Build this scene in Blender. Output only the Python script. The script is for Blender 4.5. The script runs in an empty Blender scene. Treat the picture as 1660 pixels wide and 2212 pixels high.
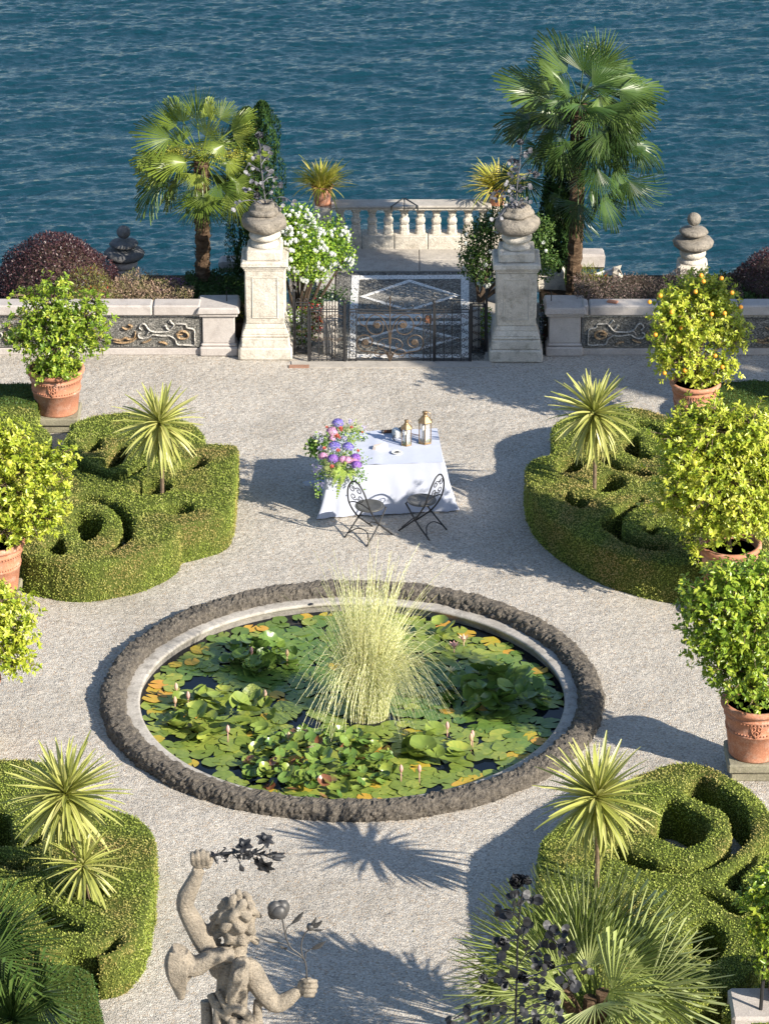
import bpy, math, random
import numpy as np
from mathutils import Vector, Matrix, noise, Quaternion
from mathutils.geometry import tessellate_polygon

SC = bpy.context.scene
COL = SC.collection
random.seed(7)
RNG = np.random.default_rng(7)

# ------------------------------------------------------------------ camera, world, sun, exposure
FPX, PITCH, CAMH = 8000.0, math.radians(24.7), 21.1      # focal length in 1660-px-wide units
cam_data = bpy.data.cameras.new('camera'); cam = bpy.data.objects.new('camera', cam_data)
COL.objects.link(cam); SC.camera = cam
cam.location = (0, 0, CAMH); cam.rotation_euler = (math.radians(90) - PITCH, 0, 0)
cam_data.sensor_fit = 'VERTICAL'; cam_data.sensor_height = 24.0; cam_data.lens = 24.0 * FPX / 2212
cam_data.clip_end = 6000; cam_data.clip_start = 0.5
SUN_EL = math.radians(29.3); SUN_AZ = math.radians(125.8)   # azimuth from +Y towards +X
SDIR = Vector((math.sin(SUN_AZ) * math.cos(SUN_EL), math.cos(SUN_AZ) * math.cos(SUN_EL), math.sin(SUN_EL)))
world = bpy.data.worlds.new('World'); SC.world = world; world.use_nodes = True
_n = world.node_tree.nodes; _sky = _n.new('ShaderNodeTexSky'); _sky.sky_type = 'NISHITA'
_sky.sun_disc = False; _sky.sun_elevation = SUN_EL; _sky.sun_rotation = SUN_AZ; _sky.altitude = 200
_sky.air_density = 1.0; _sky.dust_density = 0.6; _sky.ozone_density = 1.4
world.node_tree.links.new(_sky.outputs[0], _n['Background'].inputs[0])
_n['Background'].inputs[1].default_value = 0.10
sun_data = bpy.data.lights.new('sun', 'SUN'); sun = bpy.data.objects.new('sun', sun_data); COL.objects.link(sun)
sun_data.energy = 4.8; sun_data.angle = math.radians(0.53); sun_data.color = (1.0, 0.92, 0.79)
sun.rotation_euler = SDIR.to_track_quat('Z', 'Y').to_euler(); sun.location = SDIR * 60
SC.view_settings.view_transform = 'Standard'; SC.view_settings.look = 'None'
SC.view_settings.exposure = 1.0; SC.view_settings.gamma = 1.0; SC.view_settings.use_curve_mapping = False
SC.render.engine = 'CYCLES'; SC.cycles.use_denoising = True; SC.cycles.max_bounces = 7
SC.cycles.diffuse_bounces = 3; SC.cycles.glossy_bounces = 3; SC.cycles.transmission_bounces = 5
SC.cycles.transparent_max_bounces = 8; SC.cycles.caustics_reflective = False; SC.cycles.caustics_refractive = False

# ------------------------------------------------------------------ surveying: a sight line to a ground level or to a depth
_cp, _sp = math.cos(PITCH), math.sin(PITCH)
def ray(x, y): return Vector((x - 830, FPX * _cp + (1106 - y) * _sp, -FPX * _sp + (1106 - y) * _cp))
def G(x, y, z=0.0):
    d = ray(x, y); t = (z - CAMH) / d.z
    return Vector((d.x * t, d.y * t, z))
def V(x, y, Y):
    d = ray(x, y); t = Y / d.y
    return Vector((d.x * t, Y, CAMH + d.z * t))
def pxm(P): return FPX / (P[1] * _cp + (CAMH - P[2]) * _sp)     # pixels per metre at a point

# ------------------------------------------------------------------ objects
ORG = {}
def tag(o, label=None, cat=None, group=None, kind=None):
    if label: o['label'] = label
    if cat: o['category'] = cat
    if group: o['group'] = group
    if kind: o['kind'] = kind
    return o
def thing(name, label, cat, loc, group=None):
    o = bpy.data.objects.new(name, None); COL.objects.link(o); o.empty_display_size = 0.1
    o.location = loc; ORG[o.name] = Vector(loc)
    return tag(o, label, cat, group)
def link(name, me, parent=None, loc=None):
    o = bpy.data.objects.new(name, me); COL.objects.link(o)
    base = ORG[parent.name] if parent else Vector((0, 0, 0))
    L = Vector(loc) if loc is not None else Vector(base)
    if parent: o.parent = parent
    o.location = L - base; ORG[o.name] = L
    return o
def mk(name, v, f, mat, parent=None, smooth=False, rnd=None, loc=None, col=None):
    """one mesh object from WORLD coordinates; its origin is its parent's, or loc"""
    L = Vector(loc) if loc is not None else (ORG[parent.name] if parent else Vector((0, 0, 0)))
    v = np.asarray(v, dtype=np.float64).reshape(-1, 3) - np.array(L)
    me = bpy.data.meshes.new(name)
    if isinstance(f, np.ndarray):
        k = f.shape[1]; me.vertices.add(len(v)); me.vertices.foreach_set('co', v.astype(np.float32).ravel())
        me.loops.add(f.size); me.loops.foreach_set('vertex_index', f.astype(np.int32).ravel())
        me.polygons.add(len(f)); me.polygons.foreach_set('loop_start', np.arange(0, f.size, k, dtype=np.int32))
        me.polygons.foreach_set('loop_total', np.full(len(f), k, dtype=np.int32)); me.update(calc_edges=True)
    else:
        me.from_pydata(v.tolist(), [], f)
    if rnd is not None:
        a = me.attributes.new('rnd', 'FLOAT', 'POINT'); a.data.foreach_set('value', np.asarray(rnd, dtype=np.float32))
    if smooth: me.polygons.foreach_set('use_smooth', np.ones(len(me.polygons), dtype=bool))
    me.materials.append(mat); me.validate()
    return link(name, me, parent, L)
def inst(name, me, parent, M, label=None):
    """place a shared mesh under a thing with world matrix M"""
    o = bpy.data.objects.new(name, me); COL.objects.link(o)
    M = M.copy()
    if parent:
        o.parent = parent; M.translation = M.translation - ORG[parent.name]
    o.matrix_basis = M
    ORG[o.name] = M.translation + (ORG[parent.name] if parent else Vector((0, 0, 0)))
    if label: o['label'] = label
    return o
def copy_tree(root, delta, label=None, group=None, rot=0.0):
    def rec(o, par):
        c = o.copy(); COL.objects.link(c)
        if par: c.parent = par; ORG[c.name] = ORG[o.name] + Vector(delta)
        for ch in [k for k in bpy.data.objects if k.parent == o] if False else KIDS.get(o.name, []):
            rec(ch, c)
        return c
    KIDS = {}
    for k in bpy.data.objects:
        if k.parent: KIDS.setdefault(k.parent.name, []).append(k)
    c = rec(root, None); c.location = Vector(root.location) + Vector(delta); ORG[c.name] = Vector(c.location)
    c.rotation_euler = (0, 0, rot)
    if label: c['label'] = label
    if group: c['group'] = group; root['group'] = group
    return c

class B:
    """collects shapes in world coordinates"""
    def __init__(s): s.v = []; s.f = []
    def add(s, v, f):
        o = len(s.v); s.v += [tuple(p) for p in v]; s.f += [tuple(i + o for i in q) for q in f]; return s
    def box(s, c, d, rz=0.0, taper=1.0, bev=0.0, jit=0.0):
        x, y, z = d[0] / 2, d[1] / 2, d[2] / 2; t = taper
        ca, sa = math.cos(rz), math.sin(rz)
        if bev <= 0:
            P = [(-x, -y, -z), (x, -y, -z), (x, y, -z), (-x, y, -z), (-x * t, -y * t, z), (x * t, -y * t, z), (x * t, y * t, z), (-x * t, y * t, z)]
            F = [(0, 3, 2, 1), (4, 5, 6, 7), (0, 1, 5, 4), (1, 2, 6, 5), (2, 3, 7, 6), (3, 0, 4, 7)]
        else:
            b = min(bev, x * .9, y * .9, z * .9); P = []; rings = []
            for (zz, sx, sy) in ((-z, x - b, y - b), (-z + b, x, y), (z - b, x, y), (z, x - b, y - b)):
                k = 1 + (t - 1) * (zz + z) / (2 * z); r = []
                c2 = b if sx == x else b * .4
                for (a, e) in ((-sx + c2, -sy), (sx - c2, -sy), (sx, -sy + c2), (sx, sy - c2), (sx - c2, sy), (-sx + c2, sy), (-sx, sy - c2), (-sx, -sy + c2)):
                    r.append(len(P)); P.append((a * k, e * k, zz))
                rings.append(r)
            F = [tuple(reversed(rings[0])), tuple(rings[3])]
            for a, e in zip(rings, rings[1:]):
                for i in range(8): F.append((a[i], a[(i + 1) % 8], e[(i + 1) % 8], e[i]))
        if jit: P = [(a + random.uniform(-jit, jit), e + random.uniform(-jit, jit), g + random.uniform(-jit, jit)) for a, e, g in P]
        return s.add([(c[0] + a * ca - e * sa, c[1] + a * sa + e * ca, c[2] + g) for a, e, g in P], F)
    def lathe(s, c, prof, n=24, wob=0.0, sq=None, seed=0):
        """prof = [(r, z)...]; sq = squareness exponent for square-ish plans"""
        P = []; F = []; m = len(prof)
        for (r, z) in prof:
            for i in range(n):
                a = 2 * math.pi * (i + .5) / n; q = r
                if sq: q = r / max(abs(math.cos(a)), abs(math.sin(a))) if n > 4 else r * math.sqrt(2)
                if wob: q *= 1 + wob * noise.noise(Vector((math.cos(a) * 1.6 + seed, math.sin(a) * 1.6, z * 5)))
                P.append((c[0] + q * math.cos(a), c[1] + q * math.sin(a), c[2] + z))
        for j in range(m - 1):
            for i in range(n): F.append((j * n + i, j * n + (i + 1) % n, (j + 1) * n + (i + 1) % n, (j + 1) * n + i))
        if prof[0][0] > 1e-6: F.append(tuple(reversed(range(n))))
        if prof[-1][0] > 1e-6: F.append(tuple(range((m - 1) * n, m * n)))
        return s.add(P, F)
    def tube(s, pts, r, n=6, flat=1.0, cap=True):
        pts = [Vector(p) for p in pts]; m = len(pts)
        R = r if hasattr(r, '__len__') else [r] * m
        P = []; F = []; up = Vector((0, 0, 1)); prev = None
        for i, p in enumerate(pts):
            t = (pts[min(i + 1, m - 1)] - pts[max(i - 1, 0)])
            if t.length < 1e-9: t = Vector((0, 0, 1))
            t.normalize()
            if prev is None:
                a = t.cross(up)
                if a.length < .05: a = t.cross(Vector((1, 0, 0)))
            else: a = prev - t * prev.dot(t)
            if a.length < 1e-6: a = t.orthogonal()
            a.normalize(); prev = a; b = t.cross(a)
            for k in range(n):
                w = 2 * math.pi * k / n; P.append(p + a * (math.cos(w) * R[i]) + b * (math.sin(w) * R[i] * flat))
        for j in range(m - 1):
            for k in range(n): F.append((j * n + k, j * n + (k + 1) % n, (j + 1) * n + (k + 1) % n, (j + 1) * n + k))
        if cap: F.append(tuple(reversed(range(n)))); F.append(tuple(range((m - 1) * n, m * n)))
        return s.add(P, F)
    def ball(s, c, r, n=12, m=8, sc=(1, 1, 1), wob=0.0, fr=2.0, seed=0.0):
        P = []; F = []
        for j in range(m + 1):
            th = math.pi * j / m
            for i in range(n):
                a = 2 * math.pi * i / n; d = Vector((math.sin(th) * math.cos(a), math.sin(th) * math.sin(a), math.cos(th)))
                q = r * (1 + (wob * noise.noise(d * fr + Vector((seed, seed * .7, 0))) if wob else 0))
                P.append((c[0] + d.x * q * sc[0], c[1] + d.y * q * sc[1], c[2] + d.z * q * sc[2]))
        for j in range(m):
            for i in range(n): F.append((j * n + i, (j + 1) * n + i, (j + 1) * n + (i + 1) % n, j * n + (i + 1) % n))
        return s.add(P, F)
    def poly(s, pts, z0, z1):
        """vertical prism over a ground outline (may be concave)"""
        n = len(pts); P = [(p[0], p[1], z0) for p in pts] + [(p[0], p[1], z1) for p in pts]
        T = tessellate_polygon([[Vector((p[0], p[1], 0)) for p in pts]])
        area = sum(pts[i][0] * pts[(i + 1) % n][1] - pts[(i + 1) % n][0] * pts[i][1] for i in range(n))
        F = [tuple(i + n for i in t) for t in T]
        for i in range(n):
            q = (i, (i + 1) % n, (i + 1) % n + n, i + n); F.append(q if area > 0 else tuple(reversed(q)))
        return s.add(P, F)
    def mk(s, name, mat, parent=None, smooth=False, loc=None): return mk(name, s.v, s.f, mat, parent, smooth, loc=loc)

def catmull(P, k=6, closed=False):
    P = [Vector(p) for p in P]; n = len(P); out = []
    rng = range(n) if closed else range(n - 1)
    for i in rng:
        g = (lambda j: P[j % n]) if closed else (lambda j: P[max(0, min(n - 1, j))])
        a, b, c, d = g(i - 1), g(i), g(i + 1), g(i + 2)
        for t in [q / k for q in range(k)]:
            out.append(.5 * ((2 * b) + (c - a) * t + (2 * a - 5 * b + 4 * c - d) * t * t + (3 * b - a - 3 * c + d) * t ** 3))
    if not closed: out.append(P[-1])
    return out
def frame(loc, fwd, nrm=Vector((0, 0, 1)), s=1.0):
    """matrix with local +x along fwd, +z near nrm"""
    x = Vector(fwd).normalized(); z = Vector(nrm); z = z - x * z.dot(x)
    if z.length < 1e-4: z = x.orthogonal()
    z.normalize(); y = z.cross(x)
    return Matrix(((x.x * s, y.x * s, z.x * s, loc[0]), (x.y * s, y.y * s, z.y * s, loc[1]), (x.z * s, y.z * s, z.z * s, loc[2]), (0, 0, 0, 1)))
def unit(a): return a / np.maximum(np.linalg.norm(a, axis=1, keepdims=True), 1e-9)
def leafcloud(P, D, N, L, W, fold=0.25, rnd=None, bend=0.0):
    """folded diamond leaves at P along D with normal ~N; returns verts, tris, rnd"""
    D = unit(D); N = N - D * (N * D).sum(1, keepdims=True); N = unit(N); S = np.cross(N, D)
    L = np.asarray(L).reshape(-1, 1); W = np.asarray(W).reshape(-1, 1)
    mid = P + D * L * .45
    v = np.stack([P, mid + S * W * .5 + N * W * fold, P + D * L - N * L * bend, mid - S * W * .5 + N * W * fold], 1).reshape(-1, 3)
    n = len(P); b = np.arange(n)[:, None] * 4
    f = np.concatenate([b + np.array([[0, 2, 1]]), b + np.array([[0, 3, 2]])], 0)
    r = RNG.random(n) if rnd is None else rnd
    return v, f, np.repeat(r, 4)
def rdir(n): return unit(RNG.normal(size=(n, 3)))
def tomesh(me_name, v, f, mat, smooth=False, rnd=None):
    me = bpy.data.meshes.new(me_name); me.from_pydata([tuple(p) for p in v], [], [tuple(int(i) for i in q) for q in f])
    if rnd is not None:
        a = me.attributes.new('rnd', 'FLOAT', 'POINT'); a.data.foreach_set('value', np.asarray(rnd, dtype=np.float32))
    if smooth: me.polygons.foreach_set('use_smooth', np.ones(len(me.polygons), dtype=bool))
    me.materials.append(mat); return me

# ------------------------------------------------------------------ materials
def mat(name, rough=0.8, spec=0.3, metal=0.0):
    m = bpy.data.materials.new(name); m.use_nodes = True; nt = m.node_tree; b = nt.nodes['Principled BSDF']
    b.inputs['Roughness'].default_value = rough; b.inputs['Specular IOR Level'].default_value = spec
    b.inputs['Metallic'].default_value = metal
    return m, nt, b
def coord(nt, scale=1.0, obj=False):
    if obj: t = nt.nodes.new('ShaderNodeTexCoord'); out = t.outputs['Object']
    else: t = nt.nodes.new('ShaderNodeNewGeometry'); out = t.outputs['Position']
    return out
def nz(nt, co, scale, detail=4, rough=.55, vec=None):
    n = nt.nodes.new('ShaderNodeTexNoise'); n.inputs['Scale'].default_value = scale; n.inputs['Detail'].default_value = detail
    n.inputs['Roughness'].default_value = rough; nt.links.new(co, n.inputs['Vector']); return n.outputs['Fac']
def vor(nt, co, scale, out='Color', feat='F1', rnd=1.0):
    n = nt.nodes.new('ShaderNodeTexVoronoi'); n.inputs['Scale'].default_value = scale; n.feature = feat
    n.inputs['Randomness'].default_value = rnd; nt.links.new(co, n.inputs['Vector']); return n.outputs[out]
def ramp(nt, fac, stops):
    r = nt.nodes.new('ShaderNodeValToRGB'); e = r.color_ramp.elements
    while len(e) < len(stops): e.new(.5)
    for i, (p, c) in enumerate(stops): e[i].position = p; e[i].color = (*c, 1) if len(c) == 3 else c
    nt.links.new(fac, r.inputs['Fac']); return r.outputs['Color']
def mix(nt, a, b, fac, mode='MIX'):
    n = nt.nodes.new('ShaderNodeMix'); n.data_type = 'RGBA'; n.blend_type = mode
    for v, k in ((fac, 0), (a, 6), (b, 7)):
        if hasattr(v, 'node'): nt.links.new(v, n.inputs[k])
        elif k == 0: n.inputs[k].default_value = v
        else: n.inputs[k].default_value = (*v, 1)
    return n.outputs[2]
def bump(nt, b, h, strength=.5, dist=.01, prev=None):
    n = nt.nodes.new('ShaderNodeBump'); n.inputs['Strength'].default_value = strength; n.inputs['Distance'].default_value = dist
    nt.links.new(h, n.inputs['Height'])
    if prev is not None: nt.links.new(prev, n.inputs['Normal'])
    nt.links.new(n.outputs['Normal'], b.inputs['Normal']); return n.outputs['Normal']
def stretch(nt, co, sc):
    m = nt.nodes.new('ShaderNodeMapping'); m.inputs['Scale'].default_value = sc; nt.links.new(co, m.inputs['Vector']); return m.outputs['Vector']
def stone(name, c1, c2, dark, sc=3.0, bs=.5, stain=.5, rough=.85, grain=60.0):
    m, nt, b = mat(name, rough, .25); co = coord(nt)
    base = ramp(nt, nz(nt, co, sc, 6, .65), [(.3, c2), (.65, c1)])
    st = ramp(nt, nz(nt, co, sc * 2.3, 8, .75), [(.50, (0, 0, 0)), (.72, (1, 1, 1))])
    base = mix(nt, base, dark, st) if stain >= 1 else mix(nt, base, mix(nt, base, dark, stain), st)
    g = ramp(nt, nz(nt, co, grain, 2), [(.3, (.78, .78, .78)), (.7, (1.12, 1.12, 1.12))])
    base = mix(nt, base, g, 1.0, 'MULTIPLY'); nt.links.new(base, b.inputs['Base Color'])
    n1 = bump(nt, b, nz(nt, co, sc * 4, 8, .7), bs, .03); bump(nt, b, nz(nt, co, grain, 3), bs * .6, .006, n1)
    return m
def leafmat(name, stops, trans=.35, rough=.45, spec=.4, patch=None, sc=2.0):
    """leaf colour from a per-leaf number; light passes partly through"""
    m, nt, b = mat(name, rough, spec); co = coord(nt)
    at = nt.nodes.new('ShaderNodeAttribute'); at.attribute_name = 'rnd'
    c = ramp(nt, at.outputs['Fac'], stops)
    if patch: c = mix(nt, c, patch, ramp(nt, nz(nt, co, sc, 4), [(.48, (0, 0, 0)), (.66, (.75, .75, .75))]))
    nt.links.new(c, b.inputs['Base Color'])
    if trans > 0:
        t = nt.nodes.new('ShaderNodeBsdfTranslucent'); nt.links.new(c, t.inputs['Color'])
        ms = nt.nodes.new('ShaderNodeMixShader'); ms.inputs[0].default_value = trans
        nt.links.new(b.outputs[0], ms.inputs[1]); nt.links.new(t.outputs[0], ms.inputs[2])
        nt.links.new(ms.outputs[0], nt.nodes['Material Output'].inputs['Surface'])
    return m
def plain(name, c, rough=.6, spec=.4, metal=0.0, var=.12, sc=8.0, bs=0.0):
    m, nt, b = mat(name, rough, spec, metal); co = coord(nt)
    col = ramp(nt, nz(nt, co, sc, 5), [(.3, tuple(x * (1 - var) for x in c)), (.7, tuple(min(1, x * (1 + var)) for x in c))])
    nt.links.new(col, b.inputs['Base Color'])
    if bs: bump(nt, b, nz(nt, co, sc * 5, 4), bs, .01)
    return m

M = {}
def gravel():
    m, nt, b = mat('gravel', .9, .2); co = coord(nt)
    d = nt.nodes.new('ShaderNodeVectorMath'); d.operation = 'ADD'
    w = nt.nodes.new('ShaderNodeTexNoise'); w.inputs['Scale'].default_value = 30; nt.links.new(co, w.inputs['Vector'])
    sc = nt.nodes.new('ShaderNodeVectorMath'); sc.operation = 'SCALE'; sc.inputs['Scale'].default_value = .02
    nt.links.new(w.outputs['Color'], sc.inputs[0]); nt.links.new(co, d.inputs[0]); nt.links.new(sc.outputs[0], d.inputs[1])
    p = d.outputs[0]
    cell = vor(nt, p, 58, 'Color'); sx = nt.nodes.new('ShaderNodeSeparateColor'); nt.links.new(cell, sx.inputs[0])
    c = ramp(nt, sx.outputs[0], [(0, (.27, .248, .22)), (.22, (.40, .37, .33)), (.6, (.49, .455, .405)), (.9, (.57, .53, .475)), (1, (.66, .625, .57))])
    c = mix(nt, c, (.40, .29, .19), ramp(nt, sx.outputs[1], [(.86, (0, 0, 0)), (.97, (.7, .7, .7))]))
    big = ramp(nt, nz(nt, co, .55, 7, .68), [(.32, (.80, .785, .76)), (.5, (.97, .965, .955)), (.7, (1.10, 1.09, 1.07))])
    c = mix(nt, c, big, 1.0, 'MULTIPLY'); nt.links.new(c, b.inputs['Base Color'])
    dist = vor(nt, p, 58, 'Distance')
    inv = nt.nodes.new('ShaderNodeMath'); inv.operation = 'SUBTRACT'; inv.inputs[0].default_value = 1; nt.links.new(dist, inv.inputs[1])
    n1 = bump(nt, b, inv.outputs[0], .9, .012); n2 = bump(nt, b, nz(nt, co, 9, 5), .6, .035, n1); bump(nt, b, nz(nt, co, 2.6, 5, .55), .4, .08, n2)
    return m
def pebble(name, stops, sc=55, squash=(1, 1, 1), bs=.9):
    m, nt, b = mat(name, .7, .35); co = stretch(nt, coord(nt), squash)
    sx = nt.nodes.new('ShaderNodeSeparateColor'); nt.links.new(vor(nt, co, sc), sx.inputs[0])
    c = ramp(nt, sx.outputs[0], stops)
    d = vor(nt, co, sc, 'Distance')
    c = mix(nt, c, tuple(x * .35 for x in stops[0][1]), ramp(nt, d, [(.45, (0, 0, 0)), (.8, (.85, .85, .85))]))
    nt.links.new(c, b.inputs['Base Color'])
    inv = nt.nodes.new('ShaderNodeMath'); inv.operation = 'SUBTRACT'; inv.inputs[0].default_value = 1; nt.links.new(d, inv.inputs[1])
    bump(nt, b, inv.outputs[0], bs, .012); return m
def water(name, deep, rough=.06, sc=(2.5, 12.0), strength=.35, ior=1.33):
    m, nt, b = mat(name, rough, .5); b.inputs['IOR'].default_value = ior; co = coord(nt)
    b.inputs['Base Color'].default_value = (*deep, 1)
    s = stretch(nt, co, (.55, 1.0, 1.0))
    n1 = bump(nt, b, nz(nt, s, sc[0], 5, .6), strength, .12); bump(nt, b, nz(nt, s, sc[1], 4, .6), strength * .8, .02, n1)
    return m
def build_materials():
    M['gravel'] = gravel()
    M['pale_stone'] = stone('pale_stone', (.66, .61, .53), (.50, .45, .38), (.17, .155, .12), 3.2, .7, .7)
    M['pink_granite'] = stone('pink_granite', (.50, .46, .43), (.40, .36, .335), (.24, .21, .19), 2.0, .3, .5, .8, 90)
    M['grey_stone'] = stone('grey_stone', (.33, .29, .24), (.19, .17, .145), (.06, .055, .045), 6, .9, .85)
    M['dark_stone'] = stone('dark_stone', (.17, .17, .17), (.11, .11, .115), (.04, .04, .04), 5, .6, .6)
    M['statue_stone'] = stone('statue_stone', (.39, .335, .265), (.27, .235, .19), (.12, .11, .095), 9, 1.0, .65, .95, 80)
    M['lava'] = stone('lava_rock', (.17, .148, .122), (.065, .058, .052), (.42, .37, .31), 13, 1.0, .55, .95, 45)
    M['coping'] = stone('pool_coping', (.46, .43, .39), (.33, .305, .27), (.10, .09, .08), 3.2, .3, .8)
    M['moss_stone'] = stone('mossy_stone', (.30, .28, .20), (.21, .19, .14), (.09, .09, .05), 4, .4, .6)
    M['terracotta'] = stone('terracotta', (.50, .225, .135), (.38, .165, .10), (.66, .48, .39), 2.6, .25, .75, .85, 60)
    M['slab'] = stone('slab_stone', (.47, .43, .38), (.36, .33, .29), (.22, .20, .18), 3, .25, .5)
    M['brick'] = stone('brick_red', (.35, .20, .14), (.28, .16, .11), (.2, .12, .1), 5, .3, .5)
    M['black_pebble'] = pebble('black_pebble', [(0, (.09, .085, .075)), (.6, (.19, .178, .155)), (1, (.32, .30, .26))], 42, (1, .62, 1))
    M['grey_pebble'] = pebble('grey_pebble', [(0, (.19, .18, .16)), (.6, (.30, .28, .25)), (1, (.44, .41, .36))], 42, (1, .62, 1))
    M['white_pebble'] = pebble('white_pebble', [(0, (.72, .70, .67)), (1, (.86, .84, .81))], 60, (1, .8, 1), .4)
    M['wall_black'] = pebble('wall_black_pebble', [(0, (.10, .098, .09)), (.7, (.19, .182, .165)), (1, (.32, .30, .27))], 42, (1, 1, 1.25))
    M['wall_white'] = pebble('wall_white_pebble', [(0, (.42, .40, .36)), (1, (.70, .66, .60))], 48)
    M['wall_ochre'] = pebble('wall_ochre_pebble', [(0, (.30, .19, .10)), (.5, (.42, .28, .15)), (1, (.55, .42, .28))], 48)
    M['iron'] = plain('wrought_iron', (.030, .030, .032), .5, .5, .3, .3, 20)
    M['iron_brown'] = plain('worn_iron', (.085, .062, .045), .55, .4, .2, .3, 20)
    M['tin'] = plain('weathered_tin', (.13, .13, .145), .55, .4, .35, .25, 18)
    M['black_metal'] = plain('black_metal', (.022, .023, .027), .5, .45, .3, .35, 25)
    M['brass'] = plain('aged_brass', (.30, .205, .11), .45, .5, .6, .25, 30)
    M['candle'] = plain('wax', (.85, .82, .76), .5, .4, 0, .03)
    M['soil'] = plain('soil', (.055, .038, .025), .95, .1, 0, .4, 30, .6)
    M['bark'] = plain('bark', (.17, .125, .085), .9, .1, 0, .35, 25, .5)
    M['dark_bark'] = plain('dark_bark', (.075, .055, .04), .9, .1, 0, .35, 25, .5)
    M['white_paint'] = plain('white_paint', (.62, .62, .60), .5, .3, 0, .1, 6)
    M['rusty'] = plain('rusty', (.16, .07, .04), .8, .2, 0, .4, 30)
    M['cream'] = plain('cream_fabric', (.78, .66, .55), .8, .2, 0, .05)
    M['brown_leather'] = plain('brown_leather', (.12, .05, .025), .5, .4, 0, .3, 40)
    M['plastic_black'] = plain('plastic_black', (.03, .03, .035), .4, .5)
    m, nt, b = mat('white_cloth', .85, .15); co = coord(nt)
    b.inputs['Base Color'].default_value = (.47, .50, .60, 1); bump(nt, b, nz(nt, co, 3.0, 3), .25, .03); M['cloth'] = m
    m, nt, b = mat('clear_glass', .02, .5); b.inputs['Base Color'].default_value = (.95, .97, .96, 1)
    g = nt.nodes.new('ShaderNodeBsdfTransparent'); ms = nt.nodes.new('ShaderNodeMixShader'); ms.inputs[0].default_value = .82
    nt.links.new(b.outputs[0], ms.inputs[1]); nt.links.new(g.outputs[0], ms.inputs[2])
    nt.links.new(ms.outputs[0], nt.nodes['Material Output'].inputs['Surface']); M['glass'] = m
    # fibrous palm trunk
    m, nt, b = mat('palm_fibre', .95, .1); co = stretch(nt, coord(nt), (1, 1, 3.2))
    c = ramp(nt, nz(nt, co, 9, 8, .75), [(.3, (.03, .02, .013)), (.52, (.12, .078, .05)), (.72, (.26, .185, .12))])
    nt.links.new(c, b.inputs['Base Color']); bump(nt, b, nz(nt, co, 12, 8, .8), 1.0, .04); M['fibre'] = m
    # foliage
    M['box_leaf'] = leafmat('box_leaf', [(0, (.15, .21, .035)), (.4, (.27, .33, .055)), (.75, (.37, .41, .085)), (1, (.52, .50, .20))], .2, .55, .25, (.40, .28, .12), 1.3)
    M['box_body'] = plain('box_wood_inside', (.075, .095, .022), .95, .05, 0, .4, 30, .8)
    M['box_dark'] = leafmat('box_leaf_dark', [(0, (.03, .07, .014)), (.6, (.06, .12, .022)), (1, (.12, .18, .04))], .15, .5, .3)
    M['citrus_yellow'] = leafmat('citrus_leaf_yellow', [(0, (.16, .25, .02)), (.4, (.38, .46, .04)), (.8, (.58, .60, .08)), (1, (.72, .66, .16))], .35, .35, .5)
    M['citrus_green'] = leafmat('citrus_leaf_green', [(0, (.07, .17, .02)), (.5, (.20, .35, .035)), (.9, (.38, .50, .06)), (1, (.60, .58, .11))], .35, .33, .5)
    M['citrus_mid'] = leafmat('citrus_leaf_mid', [(0, (.09, .18, .02)), (.45, (.25, .37, .035)), (.85, (.45, .53, .06)), (1, (.66, .62, .12))], .35, .33, .5)
    M['rose_leaf'] = leafmat('rose_leaf', [(0, (.07, .16, .02)), (.5, (.22, .38, .03)), (1, (.42, .54, .07))], .3, .45, .4)
    M['dark_leaf'] = leafmat('dark_leaf', [(0, (.02, .05, .012)), (1, (.07, .13, .03))], .2, .5, .3)
    M['cypress_leaf'] = leafmat('cypress_leaf', [(0, (.012, .035, .010)), (.6, (.035, .08, .018)), (1, (.07, .13, .03))], .1, .7, .2)
    M['purple_leaf'] = leafmat('purple_leaf', [(0, (.022, .010, .012)), (.55, (.06, .024, .030)), (.9, (.12, .05, .05)), (1, (.34, .22, .18))], .15, .4, .5)
    M['heather_leaf'] = leafmat('faded_flower', [(0, (.11, .10, .045)), (.5, (.30, .20, .14)), (1, (.52, .37, .29))], .2, .7, .2, (.16, .20, .05), 5)
    M['heather_dark'] = leafmat('faded_flower_dark', [(0, (.04, .05, .03)), (.5, (.11, .085, .07)), (1, (.28, .20, .18))], .2, .7, .2)
    M['red_spray'] = leafmat('red_spray', [(0, (.10, .16, .03)), (.6, (.24, .26, .05)), (.86, (.36, .20, .05)), (.9, (.75, .06, .03)), (1, (.85, .10, .05))], .25, .6, .3)
    M['purple_flower'] = leafmat('purple_aster', [(0, (.04, .08, .02)), (.35, (.10, .05, .12)), (1, (.34, .16, .40))], .2, .6, .2)
    M['red_petal'] = leafmat('red_petal', [(0, (.25, .01, .015)), (1, (.60, .03, .035))], .25, .5, .3)
    M['white_petal'] = leafmat('white_petal', [(0, (.62, .66, .60)), (1, (.85, .86, .84))], .25, .6, .2)
    M['blue_petal'] = leafmat('blue_hydrangea', [(0, (.13, .10, .42)), (.6, (.24, .19, .62)), (1, (.42, .36, .80))], .25, .6, .2)
    M['violet_petal'] = leafmat('violet_hydrangea', [(0, (.20, .07, .42)), (.6, (.36, .16, .60)), (1, (.55, .36, .78))], .25, .6, .2)
    M['pink_petal'] = leafmat('pink_hydrangea', [(0, (.50, .18, .36)), (.6, (.68, .36, .55)), (1, (.82, .60, .74))], .25, .6, .2)
    M['coral_petal'] = leafmat('coral_rose', [(0, (.72, .16, .12)), (.6, (.82, .30, .22)), (1, (.88, .55, .45))], .25, .5, .3)
    M['lilac_petal'] = leafmat('lilac_petal', [(0, (.45, .38, .66)), (1, (.72, .68, .86))], .25, .6, .2)
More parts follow.
